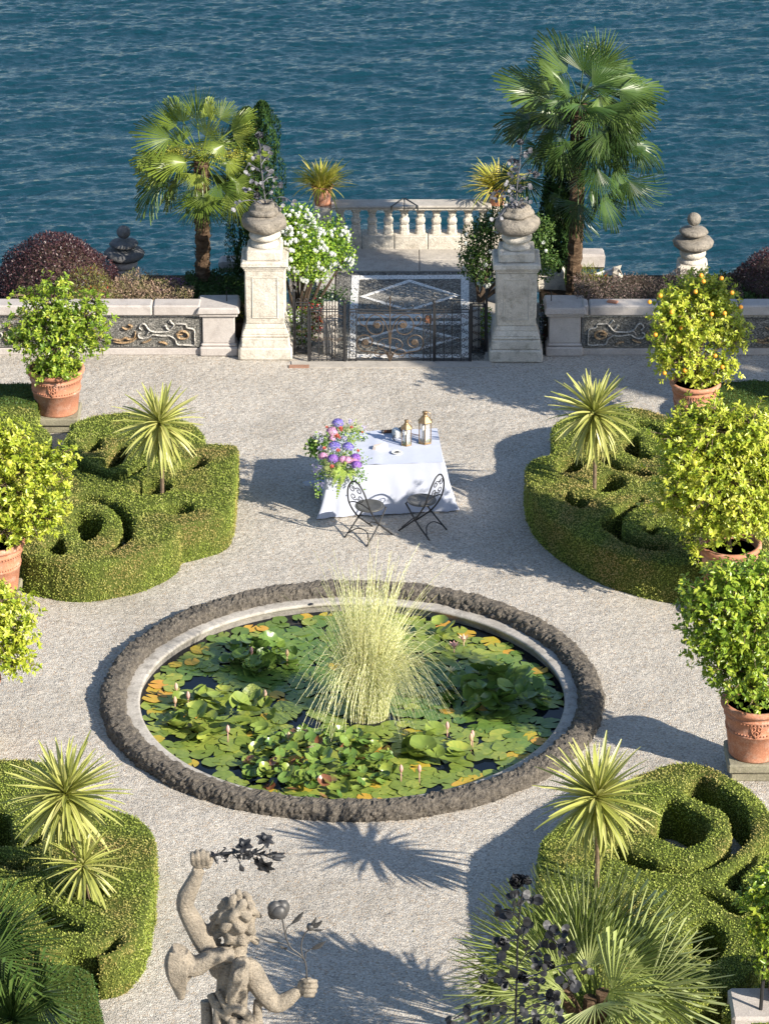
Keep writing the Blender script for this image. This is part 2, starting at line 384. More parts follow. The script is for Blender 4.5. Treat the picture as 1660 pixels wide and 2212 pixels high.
    M['orange_fruit'] = plain('orange_rind', (.80, .33, .03), .45, .45, 0, .12, 30, .1)
    M['lemon_fruit'] = plain('green_lemon', (.50, .48, .06), .45, .45, 0, .15, 30, .1)
    M['fern_leaf'] = leafmat('fern_leaf', [(0, (.22, .36, .05)), (1, (.50, .60, .15))], .35, .5, .3)
    M['ivy_leaf'] = leafmat('ivy_leaf', [(0, (.05, .13, .02)), (.7, (.15, .28, .04)), (1, (.35, .45, .12))], .3, .45, .4)
    M['green_umbel'] = leafmat('green_umbel', [(0, (.20, .27, .07)), (1, (.48, .50, .22))], .2, .7, .2)
    M['palm_seed'] = leafmat('palm_seed', [(0, (.22, .24, .03)), (1, (.50, .48, .08))], .2, .6, .3)
    def blade(name, stops, trans=.3, rough=.35, spec=.5):
        """leaf with a lighter rib pattern; per-object brightness"""
        m, nt, b = mat(name, rough, spec)
        at = nt.nodes.new('ShaderNodeAttribute'); at.attribute_name = 'rnd'
        oi = nt.nodes.new('ShaderNodeObjectInfo')
        a = nt.nodes.new('ShaderNodeMath'); a.operation = 'MULTIPLY_ADD'; a.inputs[1].default_value = .6
        nt.links.new(oi.outputs['Random'], a.inputs[0])
        h = nt.nodes.new('ShaderNodeMath'); h.operation = 'MULTIPLY'; h.inputs[1].default_value = .4; nt.links.new(at.outputs['Fac'], h.inputs[0])
        nt.links.new(h.outputs[0], a.inputs[2]); c = ramp(nt, a.outputs[0], stops); nt.links.new(c, b.inputs['Base Color'])
        t = nt.nodes.new('ShaderNodeBsdfTranslucent'); nt.links.new(c, t.inputs['Color'])
        ms = nt.nodes.new('ShaderNodeMixShader'); ms.inputs[0].default_value = trans
        nt.links.new(b.outputs[0], ms.inputs[1]); nt.links.new(t.outputs[0], ms.inputs[2])
        nt.links.new(ms.outputs[0], nt.nodes['Material Output'].inputs['Surface']); return m
    M['palm_leaf'] = blade('fan_palm_leaf', [(0, (.08, .14, .02)), (.5, (.20, .27, .04)), (1, (.38, .42, .09))])
    M['palm_leaf_dark'] = blade('fan_palm_leaf_dark', [(0, (.022, .055, .015)), (.5, (.065, .125, .028)), (1, (.17, .24, .065))], .2)
    M['shaded_skirt'] = blade('shaded_old_palm_leaf', [(0, (.018, .045, .012)), (.5, (.045, .09, .02)), (1, (.10, .15, .035))], .15)  # crown's self-shade put into the darker colour of low, older fronds
    M['shaded_skirt_light'] = blade('shaded_old_palm_leaf_light', [(0, (.05, .10, .015)), (.5, (.11, .17, .025)), (1, (.24, .28, .06))], .2)  # same self-shade in the leaf colour, for the yellower palm
    M['dwarf_palm_leaf'] = blade('dwarf_palm_leaf', [(0, (.16, .22, .05)), (.5, (.32, .39, .11)), (1, (.62, .66, .36))], .25)
    M['cordyline_leaf'] = blade('cordyline_leaf', [(0, (.22, .25, .045)), (.5, (.40, .42, .11)), (1, (.62, .58, .24))], .25, .35)
    M['bamboo_leaf'] = blade('potted_grass_leaf', [(0, (.20, .28, .03)), (.5, (.50, .48, .05)), (1, (.70, .55, .20))], .3, .5)
    M['lily_green'] = blade('lily_pad', [(0, (.12, .18, .035)), (.5, (.21, .28, .055)), (.85, (.32, .36, .07)), (1, (.46, .40, .07))], .15, .3)
    M['lily_yellow'] = blade('lily_pad_yellow', [(0, (.34, .34, .04)), (.5, (.55, .36, .05)), (1, (.66, .30, .07))], .15, .4)
    M['lily_deep'] = blade('lily_pad_deep', [(0, (.07, .14, .028)), (.5, (.12, .20, .04)), (1, (.21, .29, .06))], .1, .25)
    M['lily_red'] = blade('lily_pad_red', [(0, (.16, .06, .03)), (.6, (.25, .11, .06)), (1, (.16, .2, .04))], .1, .3)
    M['bud'] = leafmat('lily_bud', [(0, (.62, .45, .25)), (.5, (.72, .40, .38)), (1, (.80, .72, .40))], .2, .5, .3)
    m, nt, b = mat('zebra_rush', .55, .3)
    at = nt.nodes.new('ShaderNodeAttribute'); at.attribute_name = 'rnd'
    sp = nt.nodes.new('ShaderNodeSeparateXYZ'); nt.links.new(coord(nt), sp.inputs[0])
    wv = nt.nodes.new('ShaderNodeMath'); wv.operation = 'MULTIPLY'; wv.inputs[1].default_value = 110; nt.links.new(sp.outputs[2], wv.inputs[0])
    ad = nt.nodes.new('ShaderNodeMath'); ad.operation = 'MULTIPLY_ADD'; ad.inputs[1].default_value = 30; nt.links.new(at.outputs['Fac'], ad.inputs[0]); nt.links.new(wv.outputs[0], ad.inputs[2])
    sn = nt.nodes.new('ShaderNodeMath'); sn.operation = 'SINE'; nt.links.new(ad.outputs[0], sn.inputs[0])
    c = mix(nt, (.60, .62, .28), (.93, .91, .62), ramp(nt, sn.outputs[0], [(.2, (0, 0, 0)), (.6, (1, 1, 1))]))
    c = mix(nt, c, (.62, .50, .22), ramp(nt, at.outputs['Fac'], [(.8, (0, 0, 0)), (1, (.6, .6, .6))])); nt.links.new(c, b.inputs['Base Color'])
    t = nt.nodes.new('ShaderNodeBsdfTranslucent'); nt.links.new(c, t.inputs['Color'])
    ms = nt.nodes.new('ShaderNodeMixShader'); ms.inputs[0].default_value = .25
    nt.links.new(b.outputs[0], ms.inputs[1]); nt.links.new(t.outputs[0], ms.inputs[2]); nt.links.new(ms.outputs[0], nt.nodes['Material Output'].inputs['Surface'])
    M['rush'] = m
    M['lake'] = water('lake_water', (.004, .034, .050), .08, (11.0, 30.0), .4, 1.5)
    M['pond'] = water('pond_water', (.004, .007, .012), .04, (2.0, 9.0), .03)
build_materials()
# ================================================================== the lake
def build_lake():
    r = np.random.default_rng(11)
    def axis(a, b, step, far, g=1.18):
        mid = np.arange(a, b, step); out = [b]; s = step
        while out[-1] < far: s *= g; out.append(out[-1] + s)
        return mid, np.array(out)
    mx, ox = axis(-10.5, 10.5, .040, 2600); xs = np.concatenate([-ox[::-1], mx, ox])
    my, oy = axis(61.0, 86.5, .042, 5200); low = [61.0]; s = .042
    while low[-1] > 50: s *= 1.25; low.append(low[-1] - s)
    ys = np.concatenate([np.array(low[1:][::-1]), my, oy])
    X, Y = np.meshgrid(xs, ys); Z = np.zeros_like(X)
    main = math.radians(98)
    for i in range(130):
        u = i / 130
        if u < .10: lam = r.uniform(1.5, 3.0); slope = .020; sp = .35
        elif u < .42: lam = r.uniform(.42, 1.1); slope = .024; sp = .30
        else: lam = r.uniform(.13, .36); slope = .043; sp = .40
        th = main + r.normal() * sp; k = 2 * math.pi / lam; amp = slope / k; ph = r.random() * 6.283
        q = k * (math.cos(th) * X + math.sin(th) * Y) + ph + .7 * np.sin(.31 * X + .23 * Y + i)
        sn = np.sin(q); Z += amp * (sn + .30 * np.cos(2 * q)) * (.7 + .6 * np.sin(.35 * X * math.cos(i) + .42 * Y + i * 1.7))
    dx = np.gradient(xs)[None, :] * np.ones_like(X); dy = np.gradient(ys)[:, None] * np.ones_like(X)
    Z *= np.clip(.45 / np.maximum(dx, dy), 0, 1) ** 2
    Z = Z * 1.0 - 4.0
    nx, ny = len(xs), len(ys); i = (np.arange(ny - 1)[:, None] * nx + np.arange(nx - 1)[None, :]).ravel()
    f = np.stack([i, i + 1, i + nx + 1, i + nx], 1)
    o = mk('lake', np.stack([X, Y, Z], -1), f, M['lake'], smooth=True); tag(o, 'rippled blue green lake filling the background', None, None, 'structure')
build_lake()

# ================================================================== terrace ground
YW = G(830, 769).y                       # front of the low wall
PC = Vector((0, 0, 0)); _a = G(218, 1516); _b = G(1303, 1516)
PR = (_b.x - _a.x) / 2 + .01
PC = Vector(((_a.x + _b.x) / 2, G(760, 1778).y + PR, 0))     # pond centre
def build_ground():
    outer = [(-45, 8), (45, 8), (45, YW + .05), (-45, YW + .05)]
    hole = [(PC.x + (PR - .15) * math.cos(a), PC.y + (PR - .15) * math.sin(a)) for a in [2 * math.pi * i / 72 for i in range(72)]]
    pts = [Vector((x, y, 0)) for x, y in outer + hole]
    T = tessellate_polygon([[Vector((*p, 0)) for p in outer], [Vector((*p, 0)) for p in hole]])
    o = mk('gravel_ground', pts, [tuple(t) for t in T], M['gravel']); tag(o, 'pale grey gravel terrace', kind='structure')
    if o.data.polygons[0].normal.z < 0: o.data.flip_normals()
    b = B(); b.box((-24.05, YW + 1.28, .22), (44.4, 2.0, .40)); b.box((24.6, YW + 1.28, .22), (44.4, 2.0, .40))
    o = b.mk('planting_bed', M['soil']); tag(o, 'dark soil beds behind the low walls', kind='structure')
    b = B(); b.box((0, YW + .87, -3.55), (92, 2.9, 7.0)); b.box((.35, YW + 3.7, -3.56), (3.7, 2.8, 7.0))
    o = b.mk('lake_wall', M['grey_stone']); tag(o, 'stone retaining wall down to the lake', kind='structure')
build_ground()

# ================================================================== pebble mosaic path behind the gate
def build_path():
    z0 = .004
    def quad(pts, z, name, m, parent=None, th=.006):
        P = [G(x, y) for x, y in pts]; b = B(); b.poly([(p.x, p.y) for p in P], z - th, z); return b.mk(name, m, parent)
    L = [(727, 588.6), (1043, 588.6), (1044, 779), (716, 779)]
    base = quad(L, z0 + .004, 'mosaic_path', M['black_pebble'], None, .2); tag(base, 'pebble mosaic path with white diamonds behind the gate', kind='structure')
    z = z0 + .012
    w = M['white_pebble']
    quad([(759.5, 597), (1012, 595.5), (1012, 604), (759, 605)], z, 'white_band', w, base, .02)
    quad([(759, 605.2), (775.5, 605.2), (767, 775), (750, 775)], z, 'white_band', w, base, .02)
    quad([(995, 604.2), (1012, 604.2), (1014, 773), (994, 773)], z, 'white_band', w, base, .02)
    quad([(771.3, 680), (994.5, 680), (994.4, 688.5), (771, 688.5)], z, 'white_band', w, base, .02)
    quad([(770.5, 696), (994.3, 696), (994.3, 703), (770, 703)], z, 'white_band', w, base, .02)
    quad([(767.5, 767), (994, 767), (994, 774), (767, 774)], z, 'white_band', w, base, .02)
    for (T, R, Bm, Lf) in (((884, 605.5), (993, 640), (881, 675), (776, 642.5)), ((882, 704), (992, 732), (882, 763.5), (773, 736))):
        out = [G(*q) for q in (T, R, Bm, Lf)]; c = sum(out, Vector()) / 4
        inn = [c + (q - c) * (.885 if i % 2 else .83) for i, q in enumerate(out)]
        b = B()
        for i in range(4):
            j = (i + 1) % 4; b.poly([(out[i].x, out[i].y), (out[j].x, out[j].y), (inn[j].x, inn[j].y), (inn[i].x, inn[i].y)], z - .02, z + .001 * 1)
        b.mk('white_diamond', w, base)
        b = B(); k = [c + (q - c) * .99 for q in inn]; b.poly([(q.x, q.y) for q in k], z - .03, z - .004); b.mk('grey_diamond', M['grey_pebble'], base)
    # stone kerbs, threshold, slabs
    kb = B(); k = quad([(688, 560), (725, 560), (714, 779), (672, 779)], .03, 'path_kerb', M['slab'], None, .2); tag(k, 'pale stone kerb on the left of the mosaic path', kind='structure')
    k = quad([(1046, 560), (1084, 560), (1086, 779), (1047, 779)], .03, 'path_kerb', M['slab'], None, .2); tag(k, 'pale stone kerb on the right of the mosaic path', kind='structure')
    root = quad([(629, 781), (1060, 781), (1062, 795), (631, 795)], .015, 'gate_threshold', M['slab'], None, .2); tag(root, 'long stone threshold under the iron gate', kind='structure')
    P = [G(x, 792.5) for x in (560, 610)]
    o = tag(B().box(((P[0].x + P[1].x) / 2 + .42, P[0].y, .006), (.30, .10, .02)).mk('brick_paver', M['brick']), 'flat red brick set in the gravel by the left gate pillar', 'brick')
    o = B(); y0, y1 = G(880, 588.6).y, G(880, 541).y
    xs = [G(690, 570).x, G(735, 570).x, G(905, 570).x, G(1080, 570).x]
    root = tag(B().box(((xs[0] + xs[3]) / 2, (y0 + y1) / 2, -.1), (xs[3] - xs[0], y1 - y0, .2)).mk('lakeside_paving', M['slab']), 'stone paving strip between path and balustrade', kind='structure')
    yr = G(880, 564.7).y
    for i in range(2):
        for (a, c) in ((xs[0], xs[1]), (xs[1], xs[2]), (xs[2], xs[3])):
            ya, yb = (y0, yr) if i == 0 else (yr, y1)
            B().box(((a + c) / 2, (ya + yb) / 2, .012), (c - a - .012, yb - ya - .012, .03), bev=.006).mk('paving_slab', M['slab'], root)
build_path()

# ================================================================== low walls with pebble mosaic
CAPZ = V(300, 660.6, YW).z
def low_wall(side, xpost, label, xend):
    sgn = -1 if side == 'left' else 1
    Lx = abs(xend - xpost)
    cx = (xpost + xend) / 2
    w = thing('mosaic_wall', label, 'wall', (cx, YW + .15, 0))
    d = .31
    B().box((cx, YW + d / 2 + .03, .055), (Lx, d, .11), bev=.01).mk('plinth', M['pink_granite'], w)
    B().box((cx, YW + d / 2 + .05, (.11 + CAPZ - .16) / 2), (Lx - .004, d - .06, CAPZ - .27)).mk('wall_face', M['wall_white'], w)
    x = xpost; i = 0
    lens = [.72, 1.28, 1.5, 1.4, 1.6, 1.3] if side == 'left' else [.10, 1.04, 1.2, 1.5, 1.4, 1.3]
    while abs(x - xpost) < Lx - .3:
        l = min(lens[i % 6], Lx - abs(x - xpost)); 
        B().box((x + sgn * l / 2, YW + .145, CAPZ - .08), (l - .012, .31, .165), bev=.022, jit=.002).mk('coping_stone', M['pink_granite'], w); x += sgn * l; i += 1
    # mosaic: coordinates measured on the left panel, mirrored for the right and about the panel's middle
    def MX(x, y):
        p = V(432 - (432 - .3318 * x), 468.2 + .3318 * y, YW)
        u = V(432, 700, YW).x - p.x
        return u, p.z
    u1 = MX(460, 700)[0]
    def place(u, z, dy):
        return Vector((xpost + sgn * (u + .03), YW + .02 - dy, z))
    def strokes(m, lines, r, name, dy):
        for ln in lines:
            b = B()
            for mir in (0, 1):
                pts = []
                for (x, y) in ln:
                    u, z = MX(x, y)
                    pts.append(place(u if not mir else 2 * u1 - u, z, dy))
                pts = catmull(pts, 4)
                m_ = len(pts)
                rr = [r * (.55 + .45 * min(1, min(i, m_ - 1 - i) / 3)) for i in range(m_)]
                b.tube(pts, rr, 6, .35)
            b.mk(name, m, w)
    uA, zT = MX(1302, 668); zB = MX(1300, 852)[1]
    b = B(); xa, xb = xpost + sgn * (uA + .03), xpost + sgn * (2 * u1 - uA + .03)
    b.box(((xa + xb) / 2, YW + .055, (zT + zB) / 2), (abs(xb - xa), .05, zT - zB)); b.mk('dark_mosaic_panel', M['wall_black'], w)
    W = M['wall_white']; O = M['wall_ochre']
    strokes(W, [[(1148, 700), (1212, 702), (1222, 724), (1268, 738), (1272, 790), (1270, 836), (1205, 836), (1160, 832), (1146, 800), (1112, 778)],
                [(1148, 700), (1128, 722), (1110, 742), (1080, 752), (1010, 752), (972, 735), (952, 705), (928, 700), (912, 722), (930, 740)],
                [(1112, 778), (1060, 778), (1000, 770), (975, 785), (940, 795), (912, 788), (906, 765), (925, 758)],
                [(1110, 742), (1092, 728), (1085, 712), (1068, 715)],
                [(985, 745), (968, 760), (962, 775)],
                [(1140, 705), (1122, 690), (1112, 676), (1102, 690)]], .030, 'white_scroll', .0)
    strokes(O, [[(1150, 768), (1180, 748), (1215, 752), (1232, 775), (1212, 795), (1175, 792), (1160, 772), (1195, 768)],
                [(745, 800), (790, 805), (820, 790), (850, 800), (880, 785), (888, 750)],
                [(745, 815), (800, 822), (860, 815), (895, 790)],
                [(1040, 818), (1075, 822), (1095, 835)], [(930, 822), (960, 815), (990, 800)], [(840, 705), (865, 715), (835, 735), (800, 722)]], .040, 'ochre_flourish', .002)
    return w
XPL = G(436, 769).x; XPR = G(1254, 769).x
low_wall('left', XPL, 'low granite coped wall with pebble mosaic panel, left of the gate', -9.8)
low_wall('right', XPR, 'low granite coped wall with pebble mosaic panel, right of the gate', 9.9)
def wall_post(x0, x1, label, sx):
    a, c = G(x0, 771).x, G(x1, 771).x; cx = (a + c) / 2; w = c - a; y = YW + .22
    t = thing('wall_post', label, 'post', (cx, y, 0))
    zc = V(470, 683, YW - .02).z
    B().box((cx, y, .075), (w + .09, .50, .15), bev=.02, jit=.003).mk('base', M['pink_granite'], t)
    B().box((cx, y, .175), (w + .05, .46, .05), bev=.02).mk('base_moulding', M['pink_granite'], t)
    B().box((cx, y, (zc + .2) / 2), (w, .42, zc - .2), bev=.012).mk('shaft', M['pink_granite'], t)
    B().box((cx, y, zc + .02), (w + .09, .52, .06), bev=.012).mk('cap_moulding', M['pink_granite'], t)
    B().box((cx, y, zc + .09), (w + .16, .60, .10), taper=.93, bev=.018, jit=.006).mk('cap', M['pink_granite'], t)
    B().tube([(cx + sx, y + .02, zc + .12), (cx + sx, y + .02, zc + .30)], .008, 6).mk('iron_spike', M['iron'], t)
wall_post(438, 508, 'granite wall post with pitched cap left of the left gate pillar', .12)
wall_post(1184, 1252, 'granite wall post with chipped cap right of the right gate pillar', -.20)
# little orange tile on the right wall
p = V(1454 * 0 + 1322, 648, YW + .12)
tag(B().box((p.x, YW + .14, CAPZ + .012), (.16, .09, .03), rz=-.4, bev=.008).mk('broken_tile', M['terracotta']), 'small broken clay fragment on the right wall coping', 'tile')

# ================================================================== gate pillars with urns
def pillar(xc, ybase, label, ulabel, seed):
    c = G(xc, ybase); y = c.y + .40; t = thing('gate_pillar', label, 'pillar', (c.x, y, 0)); m = M['pale_stone']; x = c.x
    B().box((x, y, .10), (.80, .80, .20), bev=.025, jit=.006).mk('plinth', m, t)
    B().box((x, y, .27), (.735, .735, .16), taper=.98, bev=.02, jit=.004).mk('base_block', m, t)
    b = B().box((x, y, .375), (.71, .71, .05), bev=.018); b.box((x, y, .44), (.70, .70, .08), taper=.90, bev=.01); b.box((x, y, .515), (.63, .63, .07), taper=.93, bev=.01); b.mk('base_moulding', m, t)
    zs = .55; ze = 1.395
    sh = B().box((x, y, (zs + ze) / 2), (.575, .575, ze - zs), taper=1.03, bev=.012).mk('shaft', m, t)
    zc = (zs + ze) / 2
    for (dx, dy, rz) in ((0, -1, 0), (1, 0, math.pi / 2), (-1, 0, math.pi / 2)):
        f = B(); off = .2925
        cx_, cy_ = x + dx * off, y + dy * off
        for (u, w, ww, hh) in ((-.185, 0, .022, .66), (.185, 0, .022, .66)): 
            f.box((cx_ + u * math.cos(rz), cy_ + u * math.sin(rz), zc), (ww, .022, hh), rz, bev=.006)
        for w in (-.32, .32): f.box((cx_, cy_, zc + w), (.348, .022, .022), rz, bev=.006)
        f.mk('panel_frame', m, t)
        B().box((x + dx * (off - .003), y + dy * (off - .003), zc), (.345, .012, .615), rz, bev=.004).mk('panel', m, t)
    b = B().box((x, y, 1.415), (.62, .62, .04), bev=.012); b.box((x, y, 1.45), (.655, .655, .035), bev=.012); b.mk('cap_moulding', m, t)
    B().box((x, y, 1.505), (.71, .71, .08), taper=.97, bev=.015, jit=.006).mk('cap', m, t)
    B().box((x, y, 1.62), (.54, .54, .155), taper=.97, bev=.02, jit=.008).mk('top_block', m, t)
    z0 = 1.695
    u = thing('stone_urn', ulabel, 'urn', (x, y, z0))
    B().lathe((x, y, z0), [(.0, .0), (.20, 0), (.215, .03), (.19, .06), (.155, .09), (.15, .12)], 28, .06, seed=seed).mk('foot', M['pale_stone'], u, True)
    B().lathe((x, y, z0), [(.15, .10), (.21, .12), (.235, .16), (.225, .20), (.17, .235), (.15, .25)], 28, .09, seed=seed + 3).mk('neck_ring', M['pale_stone'], u, True)
    B().lathe((x, y, z0), [(.14, .235), (.24, .25), (.315, .30), (.34, .37), (.325, .44), (.27, .485), (.20, .50), (.18, .52)], 40, .16, seed=seed + 5).mk('bowl', M['grey_stone'], u, True)
    B().lathe((x, y, z0), [(.17, .49), (.225, .51), (.245, .545), (.225, .58), (.175, .60), (.19, .635), (.15, .67), (.10, .675), (.08, .64), (.0, .62)], 32, .20, seed=seed + 8).mk('top_ring', M['grey_stone'], u, True)
    return Vector((x, y, z0 + .66))
URN_L = pillar(573.5, 779.5, 'pale stone gate pillar left of the iron gate, sunlit', 'grey stone urn on the sunlit left gate pillar', 1)
URN_R = pillar(1113.5, 784.5, 'pale stone gate pillar right of the iron gate, in shade', 'fluted stone urn on the shaded right gate pillar', 9)

# lakeside finials of stacked millstones
def finial(xc, top, base_y, Y, label, m1, m2, seed):
    p = V(xc, base_y, Y); x = p.x; z0 = p.z
    k = pxm(p)
    def z(yy): return V(xc, yy, Y).z
    t = thing('stone_finial', label, 'finial', (x, Y, .42))
    q = (z(top) - z0) / 1.06
    B().box((x, Y, (z0 + .42) / 2 + .14 * q), (.47, .47, z0 - .42 + .30 * q), bev=.04, jit=.01).mk('pedestal', m2, t)
    def L(name, m, z1, prof, wob, k): B().lathe((x, Y, z0 + z1 * q), [(r, h * q) for r, h in prof], 32, wob, seed=seed + k).mk(name, m, t, True)
    L('foot', m2, .28, [(0, 0), (.20, 0), (.215, .03), (.17, .07), (.14, .09)], .05, 0)
    L('neck', m2, .36, [(.12, -.01), (.19, .01), (.205, .05), (.20, .09), (.15, .13), (.12, .15)], .03, 1)
    L('millstone', m1, .49, [(.12, -.01), (.25, .01), (.30, .05), (.315, .10), (.27, .15), (.13, .17)], .03, 2)
    L('upper_stone', m1, .70, [(.10, 0), (.19, .005), (.225, .04), (.20, .075), (.06, .10)], .035, 3)
    B().ball((x, Y, z0 + .93 * q), .105, 20, 12, wob=.06, seed=seed).mk('stone_ball', m1, t, True)
finial(271, 484, 624, YW + 1.9, 'dark stacked stone finial with ball beside the purple bush', M['dark_stone'], M['pink_granite'], 2)
finial(1493, 455, 604, YW + 1.9, 'sunlit stacked stone finial with ball behind the orange tree', M['grey_stone'], M['pale_stone'], 5)

# ================================================================== balustrade at the lake
def balustrade():
    Yb = G(880, 541.5).y
    xs = [V(x, 480, Yb + .1).x for x in (734.7, 768.5, 803.5, 838.3, 873, 907.5, 941.7, 976, 1010.5, 1043)]
    c = (xs[0] + xs[-1]) / 2
    t = thing('balustrade', 'weathered stone balustrade at the lake edge behind the gate', 'balustrade', (c, Yb + .15, 0))
    zb = V(880, 510.3, Yb).z; zr = V(880, 455, Yb).z; zt = V(880, 444.7, Yb).z
    x0, x1 = V(722, 500, Yb).x, V(1060, 500, Yb).x
    br = [x0, V(781, 520, Yb).x, V(851, 520, Yb).x, V(923, 520, Yb).x, V(995, 520, Yb).x, x1]
    for a, e in zip(br, br[1:]):
        B().box(((a + e) / 2, Yb + .17, (zb + .0) / 2), (e - a - .008, .34, zb), bev=.012, jit=.005).mk('base_block', M['pale_stone'], t)
    h = zr - zb; w = .075
    prof = [(w * 1.08, 0), (w * 1.08, h * .10), (w * .98, h * .12), (w * 1.0, h * .31), (w * .72, h * .34), (w * .72, h * .37), (w * .95, h * .42), (w * 1.08, h * .50), (w * 1.02, h * .56), (w * .68, h * .63),
            (w * .62, h * .70), (w * .80, h * .72), (w * .80, h * .77), (w * .62, h * .79), (w * .70, h * .83), (w * 1.0, h * .86), (w * 1.05, h * .90), (w * .95, h)]
    me = B().lathe((0, 0, 0), prof, 16, .03); mm = tomesh('baluster', me.v, me.f, M['pale_stone'], False)
    # squarish plan
    for v in mm.vertices:
        k = 1 / (abs(math.cos(math.atan2(v.co.y, v.co.x))) ** 4 + abs(math.sin(math.atan2(v.co.y, v.co.x))) ** 4) ** .25; v.co.x *= k; v.co.y *= k
    for i, x in enumerate(xs): inst('baluster', mm, t, Matrix.Translation((x, Yb + .15, zb)) @ Matrix.Rotation(random.uniform(-.04, .04), 4, 'Z'))
    rx = [V(714, 440, Yb).x, V(872, 440, Yb).x, V(1061, 440, Yb).x]
    for a, e in zip(rx, rx[1:]):
        B().box(((a + e) / 2, Yb + .14, (zr + zt) / 2 - .018), (e - a - .004, .28, zt - zr - .035), bev=.012, jit=.003).mk('rail_moulding', M['pale_stone'], t)
        B().box(((a + e) / 2, Yb + .14, zt - .016), (e - a - .006, .34, .04), bev=.012, jit=.004).mk('rail', M['slab'], t)
    cl = B(); xc = rx[1]
    cl.tube([(xc - .20, Yb - .045, zr + .02), (xc - .20, Yb - .045, zt + .01), (xc - .02, Yb + .30, zt + .014), (xc + .03, Yb + .30, zt + .014), (xc + .22, Yb - .045, zt + .01), (xc + .22, Yb - .045, zr + .02)], .013, 6, .6)
    cl.mk('iron_clamp', M['iron'], t)
    peds = []
    for (a, e, lab) in ((677, 714.5, 0), (1062, 1100, 1)):
        xa, xe = V(a, 443, Yb).x, V(e, 443, Yb).x
        B().box(((xa + xe) / 2, Yb + .17, zt / 2 - .02), (xe - xa, .36, zt - .03), bev=.02, jit=.004).mk('pedestal', M['pale_stone'], t); peds.append(Vector(((xa + xe) / 2, Yb + .17, zt - .035)))
    return peds
PEDS = balustrade()

# carved volutes beside the path, and loose blocks near the lake
def volute(x0, x1, y0, y1, label):
    p = G((x0 + x1) / 2, y1); w = G(x1, y1).x - G(x0, y1).x
    Y = p.y + .15; h = V(x0, y0, Y + .2).z
    t = thing('carved_volute', label, 'stone carving', (p.x, Y, 0))
    b = B().box((p.x, Y + .12, h * .42), (w * .92, .42, h * .84), taper=.92, bev=.03); b.mk('block', M['slab'], t)
    for i in range(5):
        u = (i - 2) * w * .19
        pts = [(p.x + u, Y - .12, .02), (p.x + u, Y - .11, h * .5), (p.x + u, Y - .06, h * .78), (p.x + u, Y + .03, h * .93), (p.x + u, Y + .15, h), (p.x + u, Y + .26, h * .95), (p.x + u, Y + .33, h * .8)]
        B().tube(catmull(pts, 4), w * .105, 8).mk('flute', M['slab'], t, True)
volute(697, 730, 653, 772, 'fluted stone volute inside the gate on its left side')
volute(1014, 1037, 665, 760, 'narrow fluted stone volute inside the gate on its right side')
def block(x0, x1, y0, y1, Y, d, label, m, cat='stone block', name='stone_block', jit=.02):
    a, c = V(x0, y1, Y), V(x1, y0, Y)
    b = B(); zb = a.z
    b.box(((a.x + c.x) / 2, Y + d / 2, (zb + c.z) / 2), (c.x - a.x, d, c.z - zb), bev=.03, jit=jit); o = b.mk(name, m); return tag(o, label, cat)
block(473, 524, 566, 592, YW + 2.0, .30, 'granite block at the lake edge left of the left pillar', M['pink_granite'])
block(1246, 1307, 552, 582, YW + 2.0, .30, 'sunlit granite block at the lake edge right of the big palm', M['pink_granite'])
block(1157, 1222, 592, 632, YW + 1.6, .5, 'rough pale boulder between the right pillar and the palm trunk', M['pale_stone'], 'boulder', 'boulder', .05)
block(1325, 1345, 588, 612, YW + 1.9, .3, 'small rough boulder at the end of the white gangway', M['pale_stone'], 'boulder', 'boulder', .04)
def gangway():
    Y = YW + 1.9
    a, c = V(1172, 630, Y), V(1321, 581, Y + .7)
    t = thing('gangway', 'white metal gangway rail sloping behind the right wall post', 'gangway', (a.x, Y, a.z))
    d = (c - a); n = Vector((0, -.25, -1)).normalized()
    for k, th in ((0, .022), (.14, .014)):
        B().tube([a + n * k, c + n * k], th, 6).mk('rail_bar', M['white_paint'], t)
    v = [a + n * .015, c + n * .015, c + n * .13, a + n * .13]; w = [p + Vector((0, .02, 0)) for p in v]
    mk('side_panel', v + w, [(0, 1, 2, 3), (7, 6, 5, 4), (0, 4, 5, 1), (3, 2, 6, 7), (1, 5, 6, 2), (0, 3, 7, 4)], plain('blue_white', (.45, .52, .58), .4), t)
    B().box((c.x + .01, c.y, c.z - .12), (.05, .05, .28), bev=.01).mk('end_post', M['white_paint'], t)
gangway()
def louvre():
    t0 = V(1180, 700, YW + .55); t = thing('slatted_lid', 'grey slatted lid leaning behind the right wall post', 'lid', t0)
    for i in range(4):
        p = V(1180, 680 + i * 12, YW + .55)
        B().box((p.x, p.y, p.z), (.22, .16, .035), rz=.3, bev=.008).mk('slat', M['tin'], t)
louvre()
